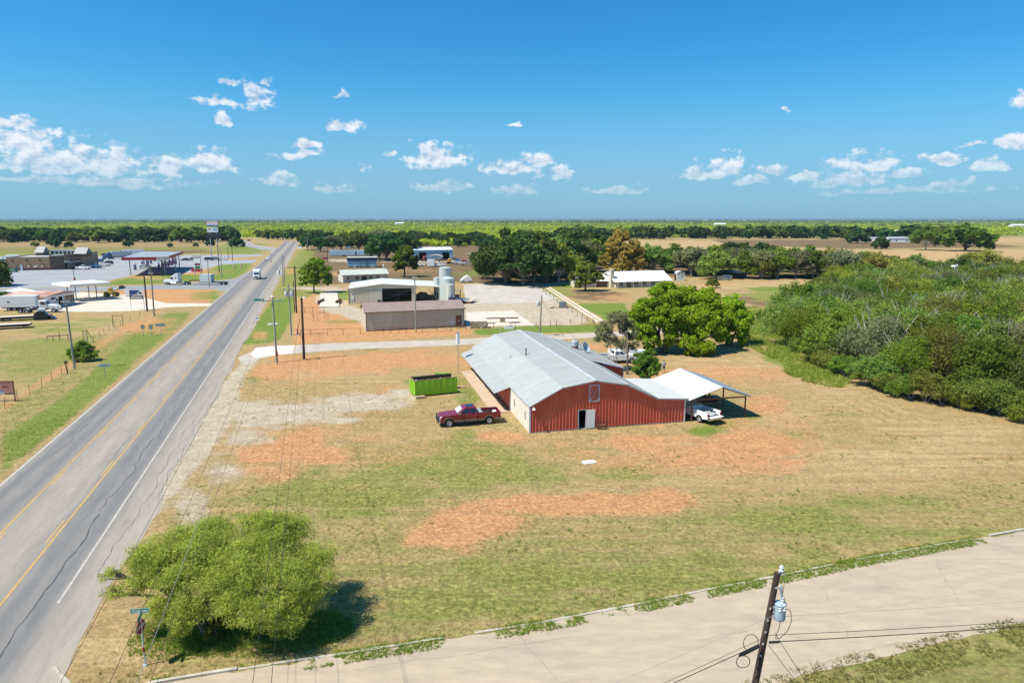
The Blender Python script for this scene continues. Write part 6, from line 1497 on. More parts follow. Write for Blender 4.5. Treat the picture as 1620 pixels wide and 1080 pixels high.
# ------------------------------------------------------------------ far farm and far roofs
def far_house(label, px, py, w, d, h, mw, mr, ridge=1.5, cat='farmhouse'):
    p = g(px, py); t, _ = gable_shed('farm_building', label, p, p + Vector((w, 0, 0)), d, h, h + ridge, mw, mr, cuts=[(w * .3, w * .3 + 1.4, .8, 2.0)], over=.4, sp=2.0, rib=.01, cat=cat)
    MB().box(w * .3, w * .3 + 1.4, .05, .1, .8, 2.0).build('window', m_glass, t); return t
far_house('distant white farmhouse with a pale grey roof among dark oaks', 1407, 383, 20, 10, 3.4, m_wht, m_steel)
far_house('small distant white barn behind the open crowned light green tree', 1474, 383.5, 15, 9, 4.0, m_wht, m_blroof, cat='barn')
far_house('low distant grey outbuilding nearest the open end of the tree line', 1347, 379, 11, 8, 2.6, m_steel, m_steel, cat='outbuilding')
far_house('low dark outbuilding left of the distant white farmhouse', 1371, 382, 14, 8, 2.6, m_dark, m_steel, cat='outbuilding')
far_house('low cream outbuilding beside the distant white farmhouse', 1384, 382.5, 16, 6, 2.4, m_shedw, m_steel, 1.0, cat='outbuilding')
t = thing('hay_barn', 'distant open sided hay barn with a curved pale roof', 'barn', g(1413, 372.5), 0)
for x in (0, 8, 17): MB().box(x, x + .4, 0, .4, 0, 5).build('post', m_steel, t)
mb = ribroof(MB(), [(-1, 5), (4, 6.6), (9, 7), (14, 6.4), (19, 4.8)], 0, 12, 6, .01, .2); mb.build('roof', m_shedw, t); MB().box(0, 17, 9, 9.4, 0, 4.8).build('rear_wall', m_rust, t)
for (px, py, w, lab) in ((625, 356.3, 30, 'long white roof far off in the green plain behind the oaks'), (1131, 358, 34, 'white shed roof alone on the far plain beyond the tree line'), (1602, 361, 30, 'tiny white house at the far edge of the plain')):
    p = g(px, py); t, _ = gable_shed('far_shed', lab, p, p + Vector((w, 0, 0)), 16, 7, 9.5, m_wht, m_snow, over=.5, sp=6, rib=.01)
# ------------------------------------------------------------------ vehicles
m_glassv = mat('car_glass', (0.015, 0.02, 0.028), 0.05, spec=0.9, na=0.02)
m_chrome = mat('chrome', (0.6, 0.6, 0.62), 0.2, metal=0.9)
m_alloy = mat('alloy_rim', (0.42, 0.42, 0.43), 0.35, metal=0.5)
m_lamp = mat('headlight_glass', (0.75, 0.77, 0.78), 0.1)
m_tail = mat('tail_light_red', (0.40, 0.012, 0.02), 0.25)
def paint(name, rgb, rough=.28): return mat(name, rgb, rough, ns=1.5, na=.03, coat=.4, spec=.5)
m_pw = paint('white_car_paint', (.78, .79, .80)); m_pred = paint('ruby_paint', (.20, .006, .022)); m_pblk = paint('black_car_paint', (.012, .013, .016)); m_pgry = paint('grey_car_paint', (.16, .18, .2)); m_pslv = paint('silver_car_paint', (.45, .47, .48)); m_pblu = paint('blue_car_paint', (.03, .07, .2))
m_ptan = paint('tan_car_trim', (.20, .13, .085), .4)
WH = {}
def wheel(t, x, y, r, w=.27, rim=None):
    """wheel part: tyre with its rim as a sub-part"""
    rim = rim or m_alloy; key = (round(r, 3), round(w, 3), rim.name)
    s = 1 if y > 0 else -1
    if key not in WH:
        mb = MB(); mb.lathe([(r * .6, -w / 2), (r * .93, -w / 2), (r, -w * .34), (r, w * .34), (r * .93, w / 2), (r * .6, w / 2)], 20, (0, 0, 0), 'y', 0, False)
        o = mb.build('wheel', m_rubber, t, True)
        mb = MB(); mb.lathe([(.03, -w * .40), (r * .16, -w * .44), (r * .3, -w * .36), (r * .56, -w * .45), (r * .62, -w * .5), (r * .62, w * .5), (r * .56, w * .45), (r * .3, w * .36), (r * .16, w * .44), (.03, w * .4)], 20, (0, 0, 0), 'y')
        mb.build('rim', rim, o, False); WH[key] = o
    else:
        o = piece(WH[key], t)
    o.location = (x, y, r); return o
def arc(cx, cz, r, n=8, a0=180, a1=0):
    return [(cx + r * math.cos(rad(a0 + (a1 - a0) * i / n)), cz + r * math.sin(rad(a0 + (a1 - a0) * i / n))) for i in range(n + 1)]
def quadpart(name, pts, m, t, th=.012):
    a, b, c = (Vector(p) for p in pts[:3]); n = (b - a).cross(c - a).normalized() * th
    mb = MB(); k = len(pts)
    mb.add([Vector(p) for p in pts] + [Vector(p) + n for p in pts], [tuple(range(k))[::-1], tuple(range(k, 2 * k))] + [(i, (i + 1) % k, k + (i + 1) % k, k + i) for i in range(k)])
    return mb.build(name, m, t)
def greenhouse(t, x0, x1, xt0, xt1, z0, z1, w0, w1, pm, pillars, roofm=None):
    """cab: x0..x1 at the belt, xt0..xt1 at the roof; pillars = x fractions where side windows part"""
    mb = MB(); zr = z0 + (z1 - z0) * .88
    def L2(f, a, b): return a + (b - a) * f
    f = .88
    rings = []
    for (a0, a1, z, w) in ((x0, x1, z0 - .02, w0), (L2(f, x0, xt0), L2(f, x1, xt1), zr, L2(f, w0, w1)), (xt0 + .06, xt1 - .1, z1, w1 - .1)):
        c = .07
        rings.append([(a0, -w + c, z), (a0 + c, -w, z), (a1 - c, -w, z), (a1, -w + c, z), (a1, w - c, z), (a1 - c, w, z), (a0 + c, w, z), (a0, w - c, z)])
    mb.loft(rings); o = mb.build('cab', pm, t)
    def P(x_f, h_f, y_s):   # point on the side plane
        a = L2(x_f, x0, x1); b = L2(x_f, xt0, xt1)
        return (L2(h_f, a, b), y_s * (L2(h_f, w0, w1) + .006), L2(h_f, z0, z1))
    for s in (-1, 1):
        for (a, b) in zip(pillars[:-1], pillars[1:]):
            pts = [P(a + .025, .1, s), P(b - .025, .1, s), P(b - .035, .8, s), P(a + .035, .8, s)]
            quadpart('window', pts if s < 0 else pts[::-1], m_glassv, t)
    wz = lambda h: L2(h, w0, w1) - .10
    def fr(h): return L2(h, x1, xt1) + .006
    def bk(h): return L2(h, x0, xt0) - .006
    quadpart('windshield', [(fr(.08), -wz(.08), L2(.08, z0, z1)), (fr(.08), wz(.08), L2(.08, z0, z1)), (fr(.82), wz(.82), L2(.82, z0, z1)), (fr(.82), -wz(.82), L2(.82, z0, z1))], m_glassv, t)
    quadpart('rear_window', [(bk(.12), wz(.12), L2(.12, z0, z1)), (bk(.12), -wz(.12), L2(.12, z0, z1)), (bk(.8), -wz(.8), L2(.8, z0, z1)), (bk(.8), wz(.8), L2(.8, z0, z1))], m_glassv, t)
    return o
def lights(t, xf, xr, zf, zr, w, h=.16):
    for s in (-1, 1):
        y0, y1 = sorted((s * (w - .32), s * (w + .008)))
        MB().box(xf - .08, xf + .012, y0, y1, zf, zf + h).build('headlight', m_lamp, t)
        y0, y1 = sorted((s * (w - .13), s * (w + .01)))
        MB().box(xr - .012, xr + .08, y0, y1, zr, zr + .3).build('tail_light', m_tail, t)
def pickup(name, label, loc, rz, pm, L_=6.35, crew=True, lower=None, gate_down=False, group=None, flare=None, r=.42, full=True, cat='pickup truck'):
    t = thing(name, label, cat, loc, rz, group)
    f, b = L_ * .485, -L_ * .515; fx, rx = f - .98, b + 1.22; w = .99
    cr = -L_ * .136 if crew else L_ * .06
    zb = .52; ar = r + .09
    A = [(cr, zb)] + [(x, max(z, zb)) for x, z in arc(fx, r, ar)] + [(f - .12, zb), (f, .68), (f - .01, 1.1), (f - .16, 1.2), (cr + (f - cr) * .48 if crew else f - 1.65, 1.34), (cr, 1.34)]
    MB().prism(A, -w, w, cham=.05).build('body', pm, t)
    Bp = [(cr - .04, zb), (cr - .04, 1.34), (b + .03, 1.34), (b + .03, zb + .1), (rx - ar - .02, zb)] + [(x, max(z, zb)) for x, z in arc(rx, r, ar)]
    mb = MB(); mb.prism(Bp, -w, -w + .09, cham=.025); mb.prism(Bp, w - .09, w, cham=.025)
    mb.box(cr - .12, cr - .04, -w + .09, w - .09, .8, 1.34); bed = mb.build('bed', pm, t)
    mb = MB(); mb.box(b + .04, cr - .12, -w + .09, w - .09, .78, .84); mb.box(rx - .5, rx + .5, -w + .09, -w + .3, .84, 1.08); mb.box(rx - .5, rx + .5, w - .3, w - .09, .84, 1.08); mb.build('bed_liner', m_black, bed)
    if gate_down: MB().box(b - .52, b + .03, -w + .12, w - .12, .80, .87).build('tailgate', pm, t)
    else: MB().box(b - .02, b + .06, -w + .06, w - .06, .66, 1.33).build('tailgate', pm, t)
    MB().box(b + .1, f - .15, -.5, .5, .38, .58).build('chassis', m_dark, t)
    xw = f - 1.45 if not crew else cr + (f - cr) * .52
    g0 = greenhouse(t, cr + .0, xw + .12, cr + .14, xw - .72, 1.33, 1.95, w - .05, w - .22, pm, (.05, .47, .9) if crew else (.08, .86))
    lights(t, f, b, .86, .9, w)
    MB().box(f - .06, f + .02, -.62, .62, .74, 1.08).build('grille', m_chrome if pm is not m_pw else m_steel, t)
    MB().prism([(f - .1, .42), (f + .1, .46), (f + .1, .66), (f - .1, .7)], -w + .02, w - .02, cham=.05).build('front_bumper', m_chrome, t)
    if not gate_down or True: MB().prism([(b - .16, .48), (b + .02, .48), (b + .02, .66), (b - .16, .66)], -w + .05, w - .05, cham=.04).build('rear_bumper', m_chrome, t)
    for x in (fx, rx):
        for s in (-1, 1):
            wheel(t, x, s * (w - .12), r)
            if full:
                mb = MB(); pts = arc(x, r, ar + .07); pin = arc(x, r, ar - .005)
                ya, yb = sorted((s * (w - .01), s * (w + .035)))
                mb.prism([(a, max(c, zb)) for a, c in pts] + [(a, max(c, zb)) for a, c in pin[::-1]], ya, yb); mb.build('wheel_arch', flare or pm, t)
            ya, yb = sorted((s * (w - .5), s * (w - .03))); mb = MB(); mb.prism([(a, c) for a, c in arc(x, r, ar - .01)], ya, yb); mb.build('wheel_well', m_dark, t)
    if full:
        for s in (-1, 1):
            if lower:
                for (a, c) in ((cr + .02, fx - ar - .08), (rx + ar + .08, cr - .06), (b + .05, rx - ar - .08)):
                    ya, yb = sorted((s * (w - .02), s * (w + .012))); MB().box(a, c, ya, yb, zb, zb + .22).build('lower_panel', lower, t)
            xs = [cr + .04, cr + (xw - cr) * .46, xw - .02] if crew else [cr + .04, xw - .02]
            for a, c in zip(xs[:-1], xs[1:]):
                ya, yb = sorted((s * (w - .02), s * (w + .008))); d = MB().box(a + .015, c - .015, ya, yb, zb + .24, 1.30).build('door', pm, t)
                ya, yb = sorted((s * (w), s * (w + .04))); MB().box(a + .06, a + .22, ya, yb, 1.12, 1.16).build('handle', m_chrome, d)
            ya, yb = sorted((s * (w + .02), s * (w + .27))); MB().box(xw - .18, xw - .08, ya, yb, 1.33, 1.6).build('mirror', m_chrome if pm is not m_pw else m_black, t)
    return t, dict(f=f, b=b, cr=cr, w=w, xw=xw, fx=fx, rx=rx)

# the dark red pickup: wheels measured at (712,676) and (773.5,671), nose towards the highway
pf, pr_ = g(713, 675), g(773, 670.5)
d_ = (pf - pr_); rzt = math.atan2(d_.y, d_.x); side = Vector((-math.sin(rzt), math.cos(rzt), 0))
mid = (pf + pr_) / 2 - side * .87
rt, q = pickup('pickup_truck', 'dark red crew cab pickup parked on the grass with a sunshade in its windshield', mid - Vector((math.cos(rzt), math.sin(rzt), 0)) * -.02, rzt, m_pred, 6.5, True, m_ptan, flare=m_ptan, r=.45)
quadpart('sunshade', [(q['xw'] + .03, -.72, 1.42), (q['xw'] + .03, .72, 1.42), (q['xw'] - .50, .6, 1.80), (q['xw'] - .50, -.6, 1.80)], mat('sunshade_white', (.85, .87, .88), .3), rt, .075)
MB().box(q['cr'] + .35, q['xw'] - .95, -.58, .58, 1.945, 1.965).build('sunroof', m_glassv, rt)
mb = MB()
for y in (-.55, .55): mb.tube((q['f'] + .16, y, .45), (q['f'] + .16, y, 1.25), .045, n=6)
for z in (.5, .72, .95, 1.22): mb.tube((q['f'] + .16, -.82, z), (q['f'] + .16, .82, z), .04, n=6)
for y in (-.82, .82): mb.tube((q['f'] + .16, y, .5), (q['f'] + .12, y, 1.12), .04, n=6)
mb.build('grille_guard', m_black, rt)
mb = MB(); mb.prism([(q['cr'] - .75, 1.0), (q['cr'] - .14, 1.0), (q['cr'] - .14, 1.42), (q['cr'] - .55, 1.4)], -.85, .85, cham=.03); o = mb.build('tool_chest', m_steel, rt)
for s in (-1, 1): ya, yb = sorted((s * .95, s * 1.12)); MB().box(q['cr'] + .1, q['fx'] - .7, ya, yb, .45, .5).build('running_board', m_black, rt)
t = thing('spare_tyre', 'black spare tyre lying in the bed of the dark red pickup', 'tyre', rt.matrix_basis @ Vector((q['cr'] - 1.25, -.35, .84)), rzt)
torus(MB(), .29, .11, o=(0, 0, 0)).build('tread', m_rubber, t, True).rotation_euler = (rad(90), 0, 0); t.children[0].location = (0, 0, .14)
t = thing('bed_bag', 'white bag at the tail end of the dark red pickup bed', 'bag', rt.matrix_basis @ Vector((q['b'] + .4, -.2, .84)), rzt); MB().prism([(-.25, 0), (.25, 0), (.2, .3), (-.15, .34)], -.3, .3, cham=.08).build('sack', m_wht, t)

# white pickup backed out of the carport
pr1 = g(1107, 668); dv = (BW(0, 1) - BW(0, 0)).normalized(); dv = (dv * .97 + Vector((-.33, 0, 0))).normalized(); rzw = math.atan2(dv.y, dv.x)
sidew = Vector((-math.sin(rzw), math.cos(rzw), 0))
cen = pr1 - sidew * .87 + dv * (5.9 * .515 - 1.22)
wt, q = pickup('pickup_truck', 'white work pickup with its tailgate down under the carport', cen, rzw, m_pw, 5.9, False, gate_down=True, r=.40)
MB().prism([(q['cr'] - .85, .86), (q['cr'] - .1, .86), (q['cr'] - .1, 1.5), (q['cr'] - .8, 1.46)], -.93, .93, cham=.04).build('tool_box', m_pw, wt)
t = thing('truck_load', 'heap of grey pipes and scrap in the bed of the white work pickup', 'scrap', wt.matrix_basis @ Vector((q['b'] + .9, 0, .84)), rzw)
mb = MB(); rr = random.Random(3)
for k in range(12): mb.tube((rr.uniform(-.9, -.3), rr.uniform(-.6, .6), rr.uniform(.05, .25)), (rr.uniform(.2, .8), rr.uniform(-.6, .6), rr.uniform(.05, .3)), rr.uniform(.03, .08), n=6)
mb.build('pipe_heap', m_steel, t); MB().prism([(-.4, 0), (.3, 0), (.2, .25), (-.3, .2)], .1, .6, cham=.05).build('green_sack', mat('sack_green', (.12, .2, .1), .8), t)
# two white trucks behind the barn
pickup('pickup_truck', 'white pickup parked nearer the barn beneath the thin leaning tree', g(977, 573), rad(8), m_pw, 6.0, True, full=False)
pickup('pickup_truck', 'white pickup parked just behind the other one beneath the thin leaning tree', g(994, 566), rad(5), m_pw, 6.0, True, full=False)

def car(name, label, loc, rz, pm, kind='sedan', group=None, L_=4.7):
    t = thing(name, label, 'car', loc, rz, group)
    f, b = L_ / 2, -L_ / 2; fx, rx = f - .85, b + .85; w = .9; r = .33; zb = .3; ar = r + .06
    hb = .98 if kind == 'suv' else .9
    A = [(b + .08, zb + .08)] + [(x, max(z, zb)) for x, z in arc(rx, r, ar)] + [(x, max(z, zb)) for x, z in arc(fx, r, ar)] + [(f - .08, zb + .05), (f, .6), (f - .12, hb - .18), (f - 1.2, hb), (b + .1, hb), (b, .7)]
    MB().prism(A, -w, w, cham=.07).build('body', pm, t)
    if kind == 'suv': greenhouse(t, b + .05, f - 1.1, b + .35, f - 1.9, hb, 1.72, w - .06, w - .2, pm, (.08, .35, .62, .92))
    else: greenhouse(t, b + .55, f - 1.1, b + 1.25, f - 1.95, hb, 1.44, w - .06, w - .2, pm, (.12, .5, .9))
    lights(t, f - .02, b, .6, .62, w)
    for x in (fx, rx):
        for s in (-1, 1): wheel(t, x, s * (w - .1), r, .2)
    return t
# traffic on the highway
hd = math.atan2(1, -.2895)          # heading away from the camera
def on_road(px, py): return g(px, py)
car('white_car', 'white car driving towards the camera near the orange barrels', g(424, 411), hd + math.pi, m_pw, 'suv', L_=5.0)
car('dark_car', 'small black car far off on the curving fork road', g(393.5, 381.2), rad(150), m_pblk)
# box truck
t = thing('box_truck', 'white box truck with a high cargo body driving down the highway', 'truck', g(407, 441), hd + math.pi)
mb = MB(); mb.prism([(-4.2, .95), (1.5, .95), (1.5, 3.35), (-4.2, 3.35)], -1.2, 1.2, cham=.06); mb.build('cargo_box', m_pw, t)
mb = MB(); mb.prism([(1.5, 2.35), (2.6, 2.4), (2.55, 3.0), (1.5, 3.35)], -1.15, 1.15, cham=.15); mb.build('overcab', m_pw, t)
mb = MB(); mb.prism([(1.5, .6), (3.6, .6), (3.65, 1.0), (3.5, 1.5), (2.7, 1.65), (2.2, 2.36), (1.5, 2.36)], -1.05, 1.05, cham=.1); mb.build('cab', m_pw, t)
quadpart('windshield', [(2.72, -.92, 1.66), (2.72, .92, 1.66), (2.24, .88, 2.32), (2.24, -.88, 2.32)], m_glassv, t, .03)
for s in (-1, 1): quadpart('window', [(1.6, s * 1.056, 1.6), (2.6, s * 1.056, 1.6), (2.15, s * 1.056, 2.25), (1.6, s * 1.056, 2.25)][::-s], m_glassv, t); MB().box(3.4, 3.66, *sorted((s * .6, s * 1.0)), .95, 1.2).build('headlight', m_lamp, t)
MB().box(3.45, 3.7, -.5, .5, .85, 1.3).build('grille', m_black, t); MB().box(3.55, 3.78, -1.05, 1.05, .5, .75).build('bumper', m_pslv, t); MB().box(-4.1, 3.2, -.45, .45, .5, .95).build('chassis', m_dark, t)
for x in (2.7, -2.7):
    for s in (-1, 1): wheel(t, x, s * .92, .45, .3, m_pw)

# semi tractors
def tractor(name, label, loc, rz, pm, sleeper=True, full=True):
    """conventional tractor: nose at +x"""
    t = thing(name, label, 'semi truck', loc, rz)
    xs = -.6 if sleeper else 1.4
    if sleeper:
        mb = MB(); mb.prism([(-.6, 1.0), (2.3, 1.0), (2.25, 1.9), (1.75, 2.75), (.4, 3.75), (-.6, 3.95)], -1.2, 1.2, cham=.15); mb.build('cab', pm, t)
        for s in (-1, 1):
            quadpart('window', [(1.0, s * 1.206, 1.95), (2.1, s * 1.206, 1.95), (1.72, s * 1.206, 2.65), (1.0, s * 1.206, 2.65)][::-s], m_glassv, t)
            quadpart('sleeper_window', [(-.1, s * 1.206, 2.1), (.5, s * 1.206, 2.1), (.5, s * 1.206, 2.6), (-.1, s * 1.206, 2.6)][::-s], m_glassv, t)
            quadpart('sleeper_window', [(-.1, s * 1.206, 3.2), (.4, s * 1.206, 3.2), (.2, s * 1.206, 3.4), (-.1, s * 1.206, 3.45)][::-s], m_glassv, t)
    else:
        mb = MB(); mb.prism([(.6, 1.0), (2.3, 1.0), (2.25, 1.9), (1.95, 2.7), (1.2, 2.85), (.6, 2.8)], -1.1, 1.1, cham=.12); mb.build('cab', pm, t)
        for s in (-1, 1): quadpart('window', [(1.0, s * 1.106, 1.9), (2.05, s * 1.106, 1.9), (1.85, s * 1.106, 2.6), (1.0, s * 1.106, 2.6)][::-s], m_glassv, t)
    quadpart('windshield', [(2.28, -.95, 1.95), (2.28, .95, 1.95), (1.85 if sleeper else 2.0, .9, 2.68), (1.85 if sleeper else 2.0, -.9, 2.68)], m_glassv, t, .04)
    mb = MB(); mb.prism([(2.2, .75), (3.0, .75)] + arc(3.55, .5, .58)[1:-1] + [(4.2, .7), (4.45, .75), (4.45, 1.45), (3.9, 1.75), (2.2, 1.92)], -1.0, 1.0, cham=.18); mb.build('hood', pm, t)
    MB().box(4.4, 4.5, -.55, .55, .8, 1.5).build('grille', m_chrome, t); MB().box(4.35, 4.65, -1.15, 1.15, .4, .75).build('bumper', m_pslv, t)
    for s in (-1, 1):
        MB().box(4.25, 4.47, *sorted((s * .65, s * .98)), 1.0, 1.25).build('headlight', m_lamp, t)
        mb = MB(); mb.tube((.4, s * .95, .75), (1.9, s * .95, .75), .33, n=14); mb.build('fuel_tank', m_chrome, t)
        mb = MB(); mb.tube((xs - .15, s * .9, 1.0), (xs - .15, s * .9, 3.6), .08, n=8); mb.build('exhaust_stack', m_chrome, t)
    MB().box(-3.9, 3.6, -.42, .42, .62, .95).build('chassis', m_dark, t)
    mb = MB(); mb.prism([(-3.0, .95), (-1.8, .95), (-1.9, 1.15), (-3.1, 1.08)], -.5, .5, cham=.05); mb.build('fifth_wheel', m_dark, t)
    for x in (3.55, -2.0, -3.3):
        for s in (-1, 1): wheel(t, x, s * (.98 if x > 0 else .92), .5, .3 if x > 0 else .5, m_pslv)
    if full:
        for s in (-1, 1): mb = MB(); mb.prism(arc(-2.0, .5, .62)[1:-1] + arc(-2.0, .5, .55)[1:-1][::-1], *sorted((s * .6, s * 1.2))); mb.build('mud_guard', pm, t)
    return t
p = g(290, 450.3)
tractor('semi_truck', 'white sleeper cab semi truck crossing the side road by the truck stop', p + Vector((-1.6, 0, 0)), rad(179), m_pw)
t = thing('step_trailer', 'low step deck trailer carrying a grey crate behind the white semi', 'trailer', p + Vector((8.2, .4, 0)), rad(177))
MB().box(-6.2, 2.6, -1.2, 1.2, .75, .95).build('deck', m_dark, t); MB().box(2.4, 6.2, -1.1, 1.1, 1.25, 1.45).build('gooseneck', m_dark, t)
for x in (-4.4, -5.7):
    for s in (-1, 1): wheel(t, x, s * .92, .5, .5, m_pslv)
t = thing('cargo_crate', 'grey white slatted crate standing on the step deck trailer', 'crate', p + Vector((7.9, .4, .95)), rad(177))
MB().box(-1.9, 1.9, -1.15, 1.15, 0, 2.5).build('crate_body', mat('crate_grey', (.5, .56, .54), .6), t)
for s in (-1, 1):
    for k in range(5): MB().box(-1.8 + k * .85, -1.72 + k * .85, *sorted((s * 1.15, s * 1.21)), .05, 2.45).build('slat', m_wht, t)
    for z in (.8, 1.7): MB().box(-1.85, 1.85, *sorted((s * 1.15, s * 1.19)), z, z + .1).build('rail', m_wht, t)
tractor('semi_truck', 'old white day cab semi truck parked in front of the filling station', g(61, 494), rad(14), m_pw, False)
t = thing('box_trailer', 'plain white box trailer standing behind the old white semi truck', 'trailer', g(38, 490.5), rad(12))
mb = MB(); mb.prism([(-4.6, .9), (3.2, .9), (3.2, 3.5), (-4.6, 3.5)], -1.3, 1.3, cham=.04); mb.build('box', m_pw, t); MB().box(-4.5, 3, -.5, .5, .6, .9).build('chassis', m_dark, t)
MB().box(-4.62, -4.58, -.5, .1, 1.8, 2.9).build('rear_window', m_glassv, t); MB().box(-2.8, -2.3, -1.33, -1.28, 2.0, 2.3).build('side_vent', m_dark, t)
for s in (-1, 1):
    for x in (-1.5, -2.7): wheel(t, x, s * 1.0, .45, .3)
# flatbed trailers at the picture edge
for (px, py, rz, L2, lab) in ((34, 506, rad(27), 11.0, 'long low flatbed trailer with a pale deck lying in the dry grass'), (4, 520, rad(24), 9.5, 'shorter flatbed trailer with a white deck at the picture edge')):
    t = thing('flatbed_trailer', lab, 'trailer', g(px, py), rz)
    MB().box(-L2 / 2, L2 / 2, -1.25, 1.25, .75, .9).build('deck', mat('weathered_deck', (.58, .5, .43), .85, ns=1, na=.15), t); MB().box(-L2 / 2, L2 / 2, -1.28, -1.25, .45, .92).build('side_rail', m_dark, t); MB().box(-L2 / 2, L2 / 2, 1.25, 1.28, .45, .92).build('side_rail', m_dark, t)
    MB().box(-L2 / 2, L2 / 2, -.5, .5, .5, .75).build('chassis', m_dark, t)
    for x in (-L2 * .2, -L2 * .2 - 1.2):
        for s in (-1, 1): wheel(t, x, s * 1.0, .4, .3)
    for s in (-.8, .8): MB().box(L2 * .38, L2 * .38 + .12, s - .06, s + .06, 0, .5).build('landing_leg', m_dark, t)
t = thing('skid_machine', 'black tracked machine parked at the head of the flatbed trailer', 'machine', g(67, 505.5), rad(20))
for s in (-1, 1): mb = MB(); mb.prism([(-1.5, .25), (-1.1, 0), (1.1, 0), (1.5, .3), (1.3, .75), (-1.3, .75)], *sorted((s * .65, s * 1.1)), cham=.05); mb.build('track', m_rubber, t)
mb = MB(); mb.prism([(-1.3, .5), (1.0, .5), (1.1, 1.0), (.6, 1.9), (-.6, 1.95), (-1.4, 1.2)], -.7, .7, cham=.1); mb.build('cab', m_pblk, t)
mb = MB()
for s in (-.8, .8): mb.beam((-1.2, s, 1.5), (1.6, s, 1.0), .14); mb.beam((1.6, s, 1.0), (2.0, s, .2), .14)
mb.build('loader_arm', m_pblk, t); mb = MB(); mb.prism([(1.8, 0), (2.6, .05), (2.5, .15), (2.0, .7)], -1.0, 1.0); mb.build('bucket', m_pblk, t)
# yellow loader by the forecourt
m_yel = paint('machine_yellow', (.55, .33, .02), .5)
t = thing('wheel_loader', 'yellow wheel loader with a raised dark bucket behind the forecourt', 'loader', g(177, 469), rad(10))
mb = MB(); mb.prism([(-1.8, .6), (1.0, .6), (1.1, 1.3), (-.4, 1.5), (-1.8, 1.4)], -.7, .7, cham=.1); mb.build('body', m_yel, t); mb = MB(); mb.prism([(-.7, 1.45), (.3, 1.45), (.2, 2.5), (-.6, 2.5)], -.6, .6, cham=.08); mb.build('cab', m_yel, t)
mb = MB()
for s in (-.6, .6): mb.beam((.4, s, 1.4), (2.6, s, 2.4), .2)
mb.build('loader_arm', m_yel, t); mb = MB(); mb.prism([(2.3, 2.1), (3.4, 2.2), (3.5, 2.4), (2.6, 3.1)], -1.2, 1.2, cham=.03); mb.build('bucket', m_dark, t)
for x in (-1.2, 1.1):
    for s in (-1, 1): wheel(t, x, s * .95, .6, .4, m_yel)
# cars and trucks round the truck stop
pickup('pickup_truck', 'white pickup nearest the truck stop entrance', g(132, 426.3), rad(176), m_pw, 6.0, True, full=False)
pickup('pickup_truck', 'white pickup second along the row by the truck stop entrance', g(151, 423.3), rad(176), m_pw, 6.0, True, full=False)
pickup('pickup_truck', 'white pickup third along the row by the truck stop entrance', g(164, 420.8), rad(176), m_pw, 6.0, True, full=False)
car('dark_car', 'black car at the end of the row of white pickups', g(171, 418), rad(176), m_pblk, 'suv')
car('blue_car', 'dark blue car behind the row of white pickups', g(156, 415), rad(178), m_pblu, 'suv')
for (px, py, m_, kd, lab) in ((293, 412.5, m_pblk, 'sedan', 'black car alone just beyond the fuel canopy corner column'), (308, 412, m_pgry, 'suv', 'grey car next to the price sign at the back of the lot'), (331, 412, m_pblk, 'suv', 'black car right behind the price sign'), (341, 411.4, m_pgry, 'suv', 'dark grey car at the foot of the tall pylon sign'),
                          (353, 411, m_pw, 'sedan', 'white blue car at the end of the row by the pylon sign'), (250, 413, m_pblk, 'suv', 'black car parked under the far side of the fuel canopy'), (167, 404.5, m_pblk, 'sedan', 'small black car near the parked lorry behind the truck stop')):
    car('parked_car', lab, g(px, py), rad(R.choice([-3, 4, 178])), m_, kd)
car('silver_car', 'silver pickup shaped car fuelling in the middle of the canopy', g(231, 425), rad(3), m_pslv, 'suv', L_=5.4)
car('red_car', 'red car parked beside the yard of the blue trailers', g(512, 411), rad(170), paint('red_car_paint', (.3, .02, .04)), 'sedan')
for (px, py, m_, lab) in ((511, 394, m_pw, 'white car under the dark trees beyond the blue trailers'), (552, 393, paint('pale_blue_paint', (.3, .5, .6)), 'pale blue car among the trees behind the long trailer'), (592, 393.5, m_pw, 'white car half hidden behind the box trailer')):
    car('parked_car', lab, g(px, py), rad(10), m_, 'suv', L_=5)
def lorry(label, px, py, rz, box, cabm):
    t = thing('parked_lorry', label, 'lorry', g(px, py), rz)
    mb = MB(); mb.prism([(-9, 1.1), (1.6, 1.1), (1.6, 4.0), (-9, 4.0)], -1.3, 1.3, cham=.04); mb.build('trailer_box', box, t)
    mb = MB(); mb.prism([(2.0, .9), (4.6, .9), (4.5, 2.0), (4.0, 3.0), (2.0, 3.8)], -1.2, 1.2, cham=.12); mb.build('cab', cabm, t); mb = MB(); mb.prism([(4.5, .7), (6.2, .7), (6.2, 1.7), (4.5, 2.0)], -1.0, 1.0, cham=.15); mb.build('hood', cabm, t)
    quadpart('windshield', [(4.53, -1, 2.0), (4.53, 1, 2.0), (4.06, .95, 2.95), (4.06, -.95, 2.95)], m_glassv, t, .03); MB().box(6.18, 6.3, -.6, .6, .7, 1.6).build('grille', m_chrome, t); MB().box(-8.9, 5.5, -.5, .5, .7, 1.1).build('chassis', m_dark, t)
    for x in (5.3, 2.3, 1.1, -6.6, -7.9):
        for s in (-1, 1): wheel(t, x, s * 1.0, .5, .35, m_pslv)
lorry('silver lorry with a dark blue cab behind the truck stop lot', 181, 409.5, rad(235), m_pslv, m_pblu)
lorry('white lorry facing the camera beside the fuel canopy', 200, 406, rad(215), m_pw, m_pblu)
